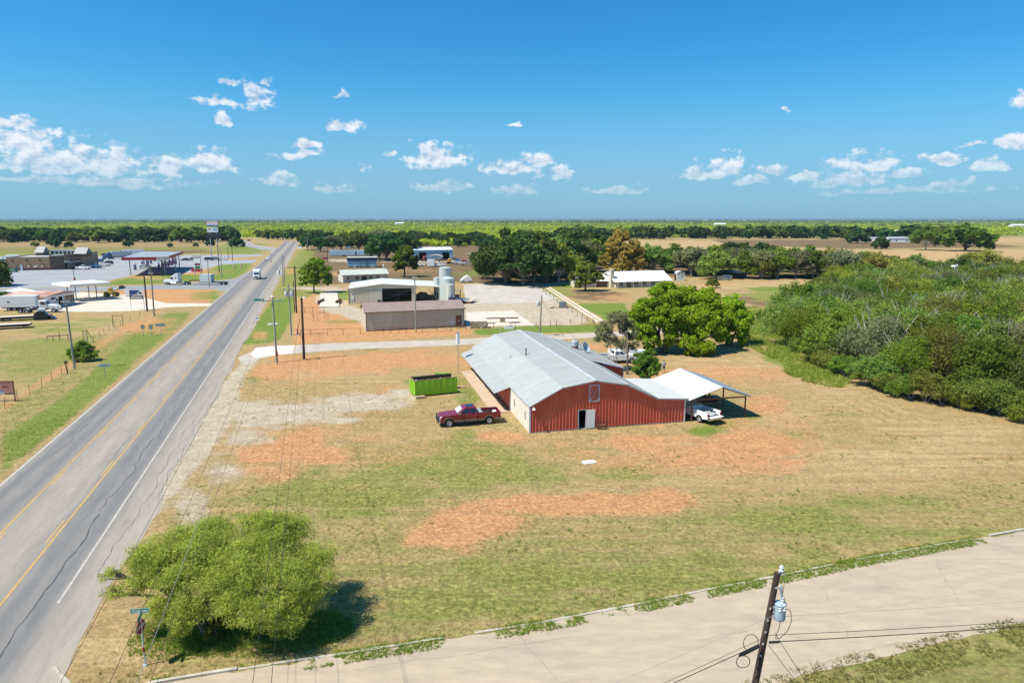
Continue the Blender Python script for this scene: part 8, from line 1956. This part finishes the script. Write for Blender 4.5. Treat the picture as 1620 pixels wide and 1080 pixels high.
# large boards
t = thing('billboard', 'small two post billboard with a dark blue and white panel by the forecourt', 'billboard', g(218, 491), rad(4))
for x in (-1.55, 1.55): MB().box(x - .06, x + .06, .02, .14, 0, 5.0).build('post', m_wht, t)
b_ = MB().box(-1.65, 1.65, -.06, .02, 2.7, 5.0).build('panel', m_wht, t)
mb = MB(); mb.prism([(-1.55, 3.5), (.2, 4.1), (.9, 4.9), (-1.55, 4.9)], -.08, -.06); mb.build('navy_area', m_navyblue, b_); mb = MB(); mb.prism([(-1.55, 2.78), (1.55, 2.78), (1.55, 3.55), (-1.55, 3.5)], -.085, -.06); mb.build('navy_area', mat('sign_ink', (.02, .025, .05), .5), b_)
mb = MB(); mb.prism([(.5, 3.95), (1.45, 3.95), (1.2, 4.4), (.8, 4.5)], -.085, -.06); mb.build('dark_device', m_black, b_); MB().box(-1.3, 1.3, -.09, -.085, 3.0, 3.25).build('white_print', m_wht, b_); MB().box(-.5, .4, -.09, -.08, 3.75, 3.9).build('orange_print', mat('print_orange', (.5, .25, .04), .5), b_)
MB().box(-2.6, -1.75, .02, .08, 3.7, 4.9).build('side_panel', m_wht, t)
t = thing('red_board_sign', 'faded red lettered board on a rusty frame cut off by the picture edge', 'sign', g(24, 635) + Vector((-1.5, 0, 0)), rad(3))
for x in (-1.42, 1.45): MB().box(x - .05, x + .05, 0, .1, 0, 2.5).build('post', m_rust, t)
b_ = MB().box(-1.38, 1.4, -.02, .03, 1.05, 2.5).build('board', mat('faded_red_board', (.36, .17, .14), .7, ns=2, na=.2), t)
MB().box(-1.4, 1.42, -.04, .05, 2.46, 2.54).build('top_rail', m_rust, t); 
# the cut lettering on the board reads as a row of dark red capitals: ...ЗMS
text('lettering', 'EEMS', .34, mat('dark_red_letters', (.2, .03, .025), .6), b_, (.55, -.025, 1.80), (rad(90), 0, 0), ext=.003)
MB().box(-.6, 1.2, -.026, -.02, 2.15, 2.3).build('worn_print', mat('worn_brown_print', (.25, .12, .09), .7), b_)
for (z, mm, x1) in ((1.22, mat('stripe_blue', (.06, .14, .34), .6), .35), (1.13, mat('stripe_pale', (.4, .45, .55), .6), .35), (1.04, MATS['stripe_blue'], .35), (.86, mat('stripe_teal', (.2, .35, .42), .6), .1)): MB().box(-1.38, x1, -.03, -.02, z, z + .09).build('stripe', mm, t)
MB().box(.36, 1.4, -.03, -.02, .88, 1.04).build('dark_strip', m_dark, t)
# tall roadside name post by the walkway
t = thing('sign_post', 'tall thin post with a narrow white upright sign box by the barn walkway', 'sign', g(725, 591), rad(70))
MB().tube((0, 0, -.2), (0, 0, 5.8), .06, .05, n=8).build('post', mat('post_pinkish', (.4, .33, .3), .7), t); MB().box(-.42, .42, -.11, .11, 4.3, 5.85).build('sign_box', m_wht, t); MB().box(-.45, .45, -.13, .13, 5.85, 5.92).build('sign_cap', m_pgry, t)
t = thing('lamp_post', 'slim grey post with a white lamp behind the barn lean-to', 'lamp post', g(975, 588), 0); MB().tube((0, 0, 0), (0, 0, 3.4), .05, n=8).build('post', m_steel, t); mb = MB(); mb.lathe([(.1, -.1), (.16, 0), (.1, .15), (.03, .2)], 10, (0, 0, 3.4)); mb.build('lamp_head', m_wht, t, True)
# orange barrels at the fork
m_or = mat('barrel_orange', (.55, .14, .02), .5)
for k, (px, py) in enumerate(((418.5, 414.5), (428.5, 414.5), (371, 424.5), (381.5, 424))):
    t = thing('traffic_barrel', ['orange and white traffic barrel on the highway by the white car, nearer the lot', 'orange and white traffic barrel on the highway by the white car, nearer the poles', 'orange and white traffic barrel in the verge farther from the highway', 'orange and white traffic barrel in the verge closer to the highway'][k], 'traffic barrel', g(px, py), 0, 'traffic barrels')
    mb = MB(); mb.lathe([(.42, 0), (.42, .1), (.36, .12), (.34, 1.5), (.2, 1.55)], 12); mb.build('drum', m_or, t, True)
    for z in (.35, .95): mb = MB(); mb.lathe([(.365, 0), (.36, .3)], 12, (0, 0, z)); mb.build('white_band', m_wht, t)
    mb = MB(); mb.tube((0, 0, 1.5), (0, 0, 1.9), .12, n=8); mb.build('lamp', mat('barrel_lamp', (.75, .6, .4), .4), t)

# ------------------------------------------------------------------ fences
def fence(label, pts, h=1.15, pm=None, rail=False, wires=3, pw=.05, name='wire_fence', wr=.008, lean=.05):
    t = thing(name, label, 'fence', (0, 0, 0)); rr = random.Random(len(pts))
    base = MB().box(-pw / 2, pw / 2, -pw / 2, pw / 2, -.05, h).build('post', pm or m_rust, t)
    for k, p in enumerate(pts):
        o = base if k == 0 else piece(base, t)
        o.location = p; o.rotation_euler = (rr.uniform(-lean, lean), rr.uniform(-lean, lean), rr.uniform(0, 1)); o.scale = (1, 1, rr.uniform(.9, 1.08))
    for a, b in zip(pts[:-1], pts[1:]):
        a, b = Vector(a), Vector(b)
        if rail: MB().tube(a + Vector((0, 0, h)), b + Vector((0, 0, h)), .035, n=6).build('top_rail', pm or m_rust, t)
        for w_ in range(wires): z = h * (w_ + .6) / (wires + .2); MB().tube(a + Vector((0, 0, z)), b + Vector((0, 0, z)), wr, n=3, caps=False).build('wire', m_wiregrey, t)
    return t
gp = lambda L_: [g(*q) for q in L_]
fence('brown pipe rail fence along the cross street before the long tan shed', gp([(475, 531), (492, 531), (518, 530), (543, 529.7), (570, 528.5), (593, 528), (607, 527.3), (618, 527), (631, 526.3), (643, 525.7), (668, 525), (691, 524), (714, 523), (737, 522)]), 1.15, m_rust, True, 2, .07, 'pipe_fence')
fence('post and wire fence along the lush verge beside the concrete pad', gp([(745, 521), (781, 520), (815, 519), (848, 517.5), (871, 516.5), (880, 515), (903, 513), (920, 512), (940, 514)]), 1.2, m_rust, False, 3, .07)
fence('dark post fence along the ranch drive', gp([(846, 455), (853, 458), (859, 462), (864, 466), (870, 470), (876, 474.5), (882, 479), (889, 484), (897, 489), (905, 494), (913, 499), (921, 503.5), (929, 508), (938, 512)]), 1.2, m_dark, False, 3, .09)
fence('rusty pipe pen before the chalky drive to the shed', gp([(482, 496), (495, 495), (512, 496), (514, 504), (496, 508), (495, 501)]), 1.4, m_rust, True, 1, .07, 'pipe_pen')
fence('leaning rusty T post wire fence along the highway verge, near stretch', gp([(8, 647), (28, 632), (47, 623.5), (66, 612.5), (82.5, 602), (98, 592), (107.5, 590.5), (122, 578)]), 1.3, m_rust, False, 4, .045, wr=.006)
fence('wire fence along the highway verge, far stretch beyond the shrub', gp([(142, 557), (148, 540.5), (158, 534), (165, 529.5), (173, 524), (181, 518), (191, 515), (207, 507), (221, 500), (233, 493.5)]), 1.25, m_rust, False, 3, .05, wr=.006)
t = thing('field_gate', 'tall rusty H frame brace in the far stretch of the verge fence', 'gate', g(187, 516), rad(40))
for x in (-.9, .9): MB().tube((x, 0, 0), (x, 0, 2.3), .06, n=6).build('post', m_rust, t)
MB().beam((-.9, 0, 2.2), (.9, 0, 2.2), .08).build('top_bar', m_rust, t)
t = thing('field_gate', 'dark leaning braced post with a hung ladder behind the green shrub', 'gate', g(139, 541), rad(10))
for x in (-.65, .0): MB().tube((x, 0, 0), (x, 0, 2.2), .05, n=6).build('post', m_rust, t)
MB().beam((0, 0, 2.1), (1.1, 0, .0), .07).build('brace', m_rust, t); MB().beam((-.65, 0, 2.1), (.0, 0, 2.1), .07).build('top_bar', m_rust, t)
for k in range(5): MB().box(-.5, -.1, -.05, 0, .3 + k * .35, .42 + k * .35).build('rung', m_sblank, t)
t = thing('pipe_rack', 'rusty pipe rack on short legs in the dry grass behind the shrub', 'rack', g(92, 539), rad(8))
MB().beam((-1.9, 0, .85), (1.9, 0, 1.0), .16).build('top_beam', m_rust, t)
for x in (-1.8, -.8, .3, 1.7): MB().tube((x, 0, 0), (x, 0, .9), .06, n=6).build('leg', m_rust, t)
MB().tube((.3, 0, .9), (.3, 0, 1.5), .06, n=6).build('stub', m_rust, t)
t = thing('mail_box', 'dark post topped with a brown box beside the weathered pole', 'mailbox', g(107, 591), rad(10)); MB().beam((0, 0, 0), (-.15, 0, 1.5), .1).build('post', m_dwood, t); mb = MB(); mb.prism([(-.25, 1.45), (.1, 1.45), (.1, 1.7), (-.08, 1.9), (-.25, 1.7)], -.2, .2); mb.build('box', m_rust, t)
t = thing('gate_brace', 'rusty slanting gate brace with a red and white foot by the pipe fence', 'gate', g(471, 529), 0); MB().beam((-.2, 0, 0), (.5, .3, 3.0), .1).build('brace', m_rust, t); MB().box(-.25, .25, -.2, .2, 0, .25).build('white_block', m_wht, t); MB().box(-.1, .1, -.1, .1, .25, 1.1).build('red_cap', mat('faded_red', (.25, .04, .05), .6), t)
# bits in the yards
t = thing('weigh_bridge', 'pale concrete weigh bridge ramp with rusty kerb rails', 'weighbridge', g(525, 482), 0)
q = [g(506, 486), g(537, 486), g(534, 464.5), g(507, 464.5)]
for k in range(6):
    a, b = k / 6, (k + .97) / 6; P_ = [q[0].lerp(q[3], a), q[1].lerp(q[2], a), q[1].lerp(q[2], b), q[0].lerp(q[3], b)]
    mb = MB(); zz = [.25 + .25 * math.sin(math.pi * f) for f in (a, a, b, b)]; mb.add([(p.x, p.y, 0) for p in P_] + [(p.x, p.y, z) for p, z in zip(P_, zz)], [(0, 1, 5, 4), (1, 2, 6, 5), (2, 3, 7, 6), (3, 0, 4, 7), (4, 5, 6, 7)]); o = mb.build('deck_slab', m_pale, t); o.location = -t.location
for (px, py) in ((507.5, 480), (535.5, 480)): p = g(px, py) - t.location; MB().box(p.x - .15, p.x + .15, p.y - 2.5, p.y + 3, 0, 1.0).build('side_rail', m_rust, t)
t = thing('timber_crib', 'open brown timber crib with a fallen brace beside the tan shed', 'crate', g(758, 518.5), rad(5))
for z in (.15, .45, .75, 1.05): MB().box(-1.7, 1.7, -.75, -.65, z, z + .18).build('slat', mat('grey_timber', (.33, .26, .17), .9, ns=3, na=.3), t); MB().box(-1.7, 1.7, .65, .75, z, z + .18).build('slat', MATS['grey_timber'], t)
for x in (-1.7, -.6, .6, 1.6): MB().box(x, x + .12, -.63, .63, 0, 1.25).build('post', MATS['grey_timber'], t)
MB().beam((.2, -.9, 0), (1.6, -.85, 1.4), .1).build('fallen_brace', m_tanw, t)
t = thing('steel_beams', 'long rusty steel beam with a box stand on the concrete pad', 'beam', g(795, 509.5), rad(6))
MB().box(-3.4, 3.4, -.12, .12, .75, .98).build('beam', m_rust, t); MB().box(-.5, .5, -.4, .4, 0, .75).build('stand', mat('stand_brown', (.3, .22, .14), .8), t); MB().beam((-3.4, -1.5, .1), (-1.6, -1.9, .1), .15).build('loose_pipe', m_rust, t); MB().beam((1.2, -1.6, .1), (3.6, -1.3, .1), .2).build('loose_pipe', m_rust, t)
t = thing('water_trough', 'small white trough on the lush verge by the concrete pad', 'trough', g(805, 520), rad(5)); mb = MB(); mb.prism([(-.9, 0), (.9, 0), (1.0, .5), (-1.0, .5)], -.4, .4, cham=.05); mb.build('tub', m_wht, t); MB().box(-.8, .8, -.3, .3, .5, .52).build('water', m_glass, t); MB().box(.2, .7, -.2, .2, .5, .8).build('float_box', m_sblank, t)
t = thing('scrap_pile', 'dark grey heap of pallets and a block at the edge of the gravel yard', 'scrap', g(890, 486.5), 0); MB().box(-.9, .9, -.8, .8, .2, 1.4).build('block', m_pgry, t); MB().box(-2.6, 2.6, -.6, .6, 0, .2).build('pallet', MATS['grey_timber'], t); MB().box(-3.2, -2.2, -1.4, -.9, 0, .2).build('pallet', m_dark, t)
t = thing('flat_rack', 'grey platform of stacked pipes and pale slabs beside the tanks', 'rack', g(733, 478), rad(-14)); MB().box(-3, 3, -2.5, 2.5, .5, .7).build('platform', m_conc, t)
for k in range(10): MB().box(-2.9 + k * .6, -2.5 + k * .6, -2.45, -2.3, 0, .5).build('leg', m_rust, t)
for k in range(7): MB().box(-2.6, 1.5, -2 + k * .5, -1.7 + k * .5, .7, .95).build('slab', m_sblank, t)
t = thing('engine_stand', 'dark upright steel frame holding a machine beside the tanks', 'frame', g(723, 474), 0)
for x in (-.9, .9): MB().box(x - .08, x + .08, -.5, .5, 0, 2.6).build('post', m_dark, t)
MB().box(-1, 1, -.5, .5, 2.5, 2.6).build('top', m_pgry, t); MB().box(-.6, .6, -.4, .4, .2, 1.4).build('engine', m_dark, t)
for (px, py, lab) in ((388, 514, ''), ):
    t = thing('manhole_ring', 'concrete ring with a dark hole in the green verge', 'drain', g(432, 513), 0); mb = MB(); mb.lathe([(1.1, 0), (1.1, .12), (.45, .14), (.4, .02)], 18); mb.build('ring', m_conc, t); mb = MB(); mb.lathe([(.4, .05), (.02, .06)], 14); mb.build('hole', m_dark, t)
t = thing('windmill', 'white windmill head on a slim tower rising from the thicket', 'windmill', g(1506, 470), rad(20))
for (x, y) in ((-.7, -.7), (.7, -.7), (.7, .7), (-.7, .7)): MB().beam((x, y, 0), (x * .15, y * .15, 8.2), .09).build('tower_leg', m_steel, t)
mb = MB()
for k in range(8): a = k * .785; mb.beam((0, -.2, 8.6), (.75 * math.cos(a), -.25, 8.6 + .75 * math.sin(a)), .22, .03)
mb.build('blades', m_wht, t); MB().box(-.06, .06, 0, 1.2, 8.4, 8.9).build('tail_vane', m_wht, t)
P_, T_ = up(1530, 500, 1537, 462); upole('reddish brown leaning pole at the pale road beyond the thicket', P_, T_ + Vector((.3, 0, 0)), .13, m_rust)

# ------------------------------------------------------------------ the man behind the barn
def person():
    t = thing('person', 'man in a grey shirt and dark shorts walking behind the barn roof', 'person', g(1050, 589.5), rad(100))
    V_ = [(0, 0, .93), (0, 0, 1.15), (.02, 0, 1.38), (.05, 0, 1.50), (.08, 0, 1.60), (.09, 0, 1.74),
          (0, .10, .88), (.10, .11, .50), (.02, .11, .10), (.16, .12, .04), (0, -.10, .88), (-.04, -.11, .50), (-.20, -.11, .14), (-.07, -.12, .05),
          (.02, .20, 1.42), (.0, .27, 1.16), (.14, .26, .94), (.2, .25, .86), (.02, -.20, 1.42), (.08, -.27, 1.17), (.26, -.22, 1.04), (.34, -.2, 1.0)]
    E_ = [(0, 1), (1, 2), (2, 3), (3, 4), (4, 5), (0, 6), (6, 7), (7, 8), (8, 9), (0, 10), (10, 11), (11, 12), (12, 13), (2, 14), (14, 15), (15, 16), (16, 17), (2, 18), (18, 19), (19, 20), (20, 21)]
    RA = [.15, .15, .16, .07, .085, .075, .095, .07, .045, .045, .095, .07, .045, .045, .07, .05, .035, .04, .07, .05, .035, .04]
    me = bpy.data.meshes.new('body'); me.from_pydata(V_, E_, []); o = bpy.data.objects.new('body', me); COL.objects.link(o)
    sk = o.modifiers.new('skin', 'SKIN')
    for v, r_ in zip(me.skin_vertices[0].data, RA): v.radius = (r_, r_)
    me.skin_vertices[0].data[0].use_root = True
    sub = o.modifiers.new('sub', 'SUBSURF'); sub.levels = 2; sub.render_levels = 2
    me2 = bpy.data.meshes.new_from_object(o.evaluated_get(bpy.context.evaluated_depsgraph_get())); bpy.data.objects.remove(o)
    o = bpy.data.objects.new('body', me2); COL.objects.link(o); o.parent = t
    for mm in (mat('skin', (.35, .2, .13), .6), mat('grey_shirt', (.3, .32, .35), .9), mat('dark_shorts', (.05, .05, .07), .9), m_wht): me2.materials.append(mm)
    for p in me2.polygons:
        z = p.center.z; y = abs(p.center.y)
        p.material_index = 1 if (.98 < z < 1.5 and not (y > .2 and z < 1.2)) else 2 if (.48 < z <= .98 and y < .22) else 3 if z < .09 else 0
        p.use_smooth = True
    mb = MB(); mb.lathe([(.02, .1), (.07, .08), (.095, .02), (.095, -.04)], 12, (.085, 0, 1.75)); mb.box(.12, .24, -.06, .06, 1.73, 1.75); mb.build('cap', mat('dark_cap', (.05, .05, .06), .8), t, True)
person()

# ------------------------------------------------------------------ tufts of grass: nobody could count them
def tufts(name, label, pos, h, m, per=5, wid=.35, seed=1, tintc=.5, flop=.7):
    rng = np.random.default_rng(seed); n = len(pos); N_ = n * per
    base = np.repeat(pos, per, 0); hh = np.repeat(h, per) * rng.uniform(.5, 1.15, N_)
    a = rng.uniform(0, 6.283, N_); sp = rng.uniform(0, wid, N_) * np.repeat(h, per) * 1.4
    b0 = base.copy(); b0[:, 0] += np.cos(a) * sp * .6; b0[:, 1] += np.sin(a) * sp * .6
    lean = rng.normal(0, flop, (N_, 2)) * hh[:, None]
    tip = b0.copy(); tip[:, :2] += lean + np.stack([np.cos(a), np.sin(a)], 1) * sp[:, None] * .5; tip[:, 2] += hh
    w_ = hh * .10 + .005; sx, sy = np.cos(a + 1.57) * w_, np.sin(a + 1.57) * w_
    l = b0.copy(); l[:, 0] -= sx; l[:, 1] -= sy; r_ = b0.copy(); r_[:, 0] += sx; r_[:, 1] += sy
    tl = tip.copy(); tl[:, 0] -= sx * .2; tr = tip.copy(); tr[:, 0] += sx * .2
    me = quads_mesh(name, np.stack([l, r_, tr, tl], 1), np.clip(rng.normal(tintc, .25, N_), 0, 1), m)
    o = bpy.data.objects.new(name, me); COL.objects.link(o); return tag(o, label, 'grass', kind='stuff')
LG = leaf_mat('blade_green', (.14, .21, .022), (.36, .46, .065), .5, 0); LS = leaf_mat('blade_straw', (.24, .18, .075), (.5, .39, .2), .45, 0); LO = leaf_mat('blade_olive', (.15, .15, .04), (.34, .31, .105), .5, 0)
rng = np.random.default_rng(4)
def along(PTS, n, lo, hi):
    seg_ = [(PTS[i], PTS[i + 1]) for i in range(len(PTS) - 1)]; w_ = np.array([(b - a).length for a, b in seg_]); idx = rng.choice(len(seg_), n, p=w_ / w_.sum()); f = rng.uniform(0, 1, n); off = rng.uniform(lo, hi, n) ; out = np.zeros((n, 3))
    for k in range(n):
        a, b = seg_[idx[k]]; p = a.lerp(b, f[k]); d = (b - a).normalized(); out[k] = (p.x + d.y * off[k], p.y - d.x * off[k], 0)
    return out
kp = along(KP[5:], 14000, -.25, .85); dn = fbm(kp[:, 0] / 2.2, kp[:, 1] / 2.2, 61) + .35 * fbm(kp[:, 0] / .5, kp[:, 1] / .5, 63)
px_, py_2 = project(kp[:, 0], kp[:, 1]); thr = np.where((px_ > 1120) & (px_ < 1560), .42, np.where(px_ < 480, .78, .62))
kp = kp[dn > thr + .06]; tufts('kerb_grass', 'ragged bright green grass growing over the kerb of the near street', kp, rng.uniform(.04, .15, len(kp)), LG, 7, seed=2, flop=.9)
# lawn tufts, thicker where the ground is green
n = 52000; y_ = 26 + (rng.uniform(0, 1, n) ** 1.6) * 75; x_ = rng.uniform(-1, 1, n) * (y_ * .78 + 4)
keep = (x_ > HW1 + 1.5 + ROADC(y_)); pxx, pyy = project(x_, y_)
lim = np.interp(pxx, [q_[0] for q_ in KERB], [q_[1] for q_ in KERB]); keep &= pyy < lim - 3
u_ = (x_ - BA.x) * math.cos(BRZ) + (y_ - BA.y) * math.sin(BRZ); w_2 = -(x_ - BA.x) * math.sin(BRZ) + (y_ - BA.y) * math.cos(BRZ); keep &= ~((u_ > -2.6) & (u_ < 26) & (w_2 > -.3) & (w_2 < 34))
x_, y_ = x_[keep], y_[keep]; gm = ground_masks(x_, y_); green = gm[0] + gm[4] + .45 * (fbm(x_ / 1.2, y_ / 1.2, 71) - .5); bare = np.maximum(gm[1], gm[2])
k1 = (green > .42) & (bare < .7); k2 = ~k1 & (bare < .45) & (rng.uniform(0, 1, len(x_)) < .55)
P1_ = np.stack([x_, y_, 0 * x_], 1)
tufts('lawn_grass', 'short olive green mown grass of the lawn round the barn', P1_[k1], rng.uniform(.035, .09, k1.sum()), LO, 4, .8, 5, .5, 1.3)
tufts('dry_grass', 'short straw coloured dry grass of the lawn round the barn', P1_[k2], rng.uniform(.03, .08, k2.sum()), LS, 4, .8, 6, .5, 1.3)
def blob(px, py, rx, ry, n):
    c = g(px, py); e = g(px + rx, py) - c; f_ = g(px, py - ry) - c; a = rng.uniform(0, 6.283, n); r_ = np.sqrt(rng.uniform(0, 1, n)); return np.stack([c.x + np.cos(a) * r_ * abs(e.x), c.y + np.sin(a) * r_ * abs(f_.y), 0 * a], 1)
sh_ = np.concatenate([blob(390, 995, 170, 40, 3600), blob(300, 1000, 90, 40, 1500)])
tufts('shade_grass', 'lush green grass under the foreground mesquite', sh_, rng.uniform(.06, .17, len(sh_)), LG, 5, .5, 7)
tl_ = np.concatenate([blob(1238, 560, 34, 30, 2600), blob(1215, 522, 45, 14, 2600), blob(1290, 595, 40, 16, 1800), blob(1230, 495, 50, 10, 1500)])
tl_ = tl_[fbm(tl_[:, 0] / 1.3, tl_[:, 1] / 1.3, 88) + .3 * rng.uniform(0, 1, len(tl_)) > .6]; tufts('tall_grass', 'tall yellow green weeds between the thicket and the pale road', tl_, rng.uniform(.12, .6, len(tl_)), leaf_mat('blade_weed', (.2, .27, .03), (.48, .54, .12), .5, 0), 6, .4, 8)
vg = np.concatenate([blob(150, 615, 90, 60, 2600), blob(240, 530, 60, 30, 2600), blob(60, 690, 60, 40, 1500)]); pv, qv = project(vg[:, 0], vg[:, 1])
vg = vg[(vg[:, 0] < HW0 - .6 + ROADC(vg[:, 1]))]
tufts('verge_grass', 'bright green grass of the highway verge', vg, rng.uniform(.06, .16, len(vg)), LG, 5, .6, 9)
rb = along([g(*q_) for q_ in near[2:6]], 2600, -1.8, .5); rb = rb[fbm(rb[:, 0] / 1.1, rb[:, 1] / 1.1, 77) > .42]
tufts('roadside_grass', 'dark olive grass along the near edge of the street', rb, rng.uniform(.05, .16, len(rb)), LO, 5, .6, 10)

wd = P1_[(fbm(x_ / 5, y_ / 5, 91) > .56) & (rng.uniform(0, 1, len(x_)) < .07)]; tufts('weeds', 'scattered dark green weeds in the mown lawn', wd, rng.uniform(.08, .22, len(wd)), LG, 10, .9, 12, .3, 1.0)
# ------------------------------------------------------------------ the air over the plain
hz = MB().box(-15600, 15600, -700, 15600, -1.0, 27.0).build('haze', bpy.data.materials.new('haze_air'))
tag(hz, 'thin pale summer haze that turns the far plain blue', 'haze', kind='stuff')
hm = hz.data.materials[0]; hm.use_nodes = True; hn = hm.node_tree.nodes; hn.remove(hn['Principled BSDF'])
pv_ = hn.new('ShaderNodeVolumePrincipled'); pv_.inputs['Color'].default_value = (.28, .54, .74, 1); pv_.inputs['Density'].default_value = 7e-5; pv_.inputs['Anisotropy'].default_value = 0.1
hm.node_tree.links.new(pv_.outputs[0], hn['Material Output'].inputs['Volume'])
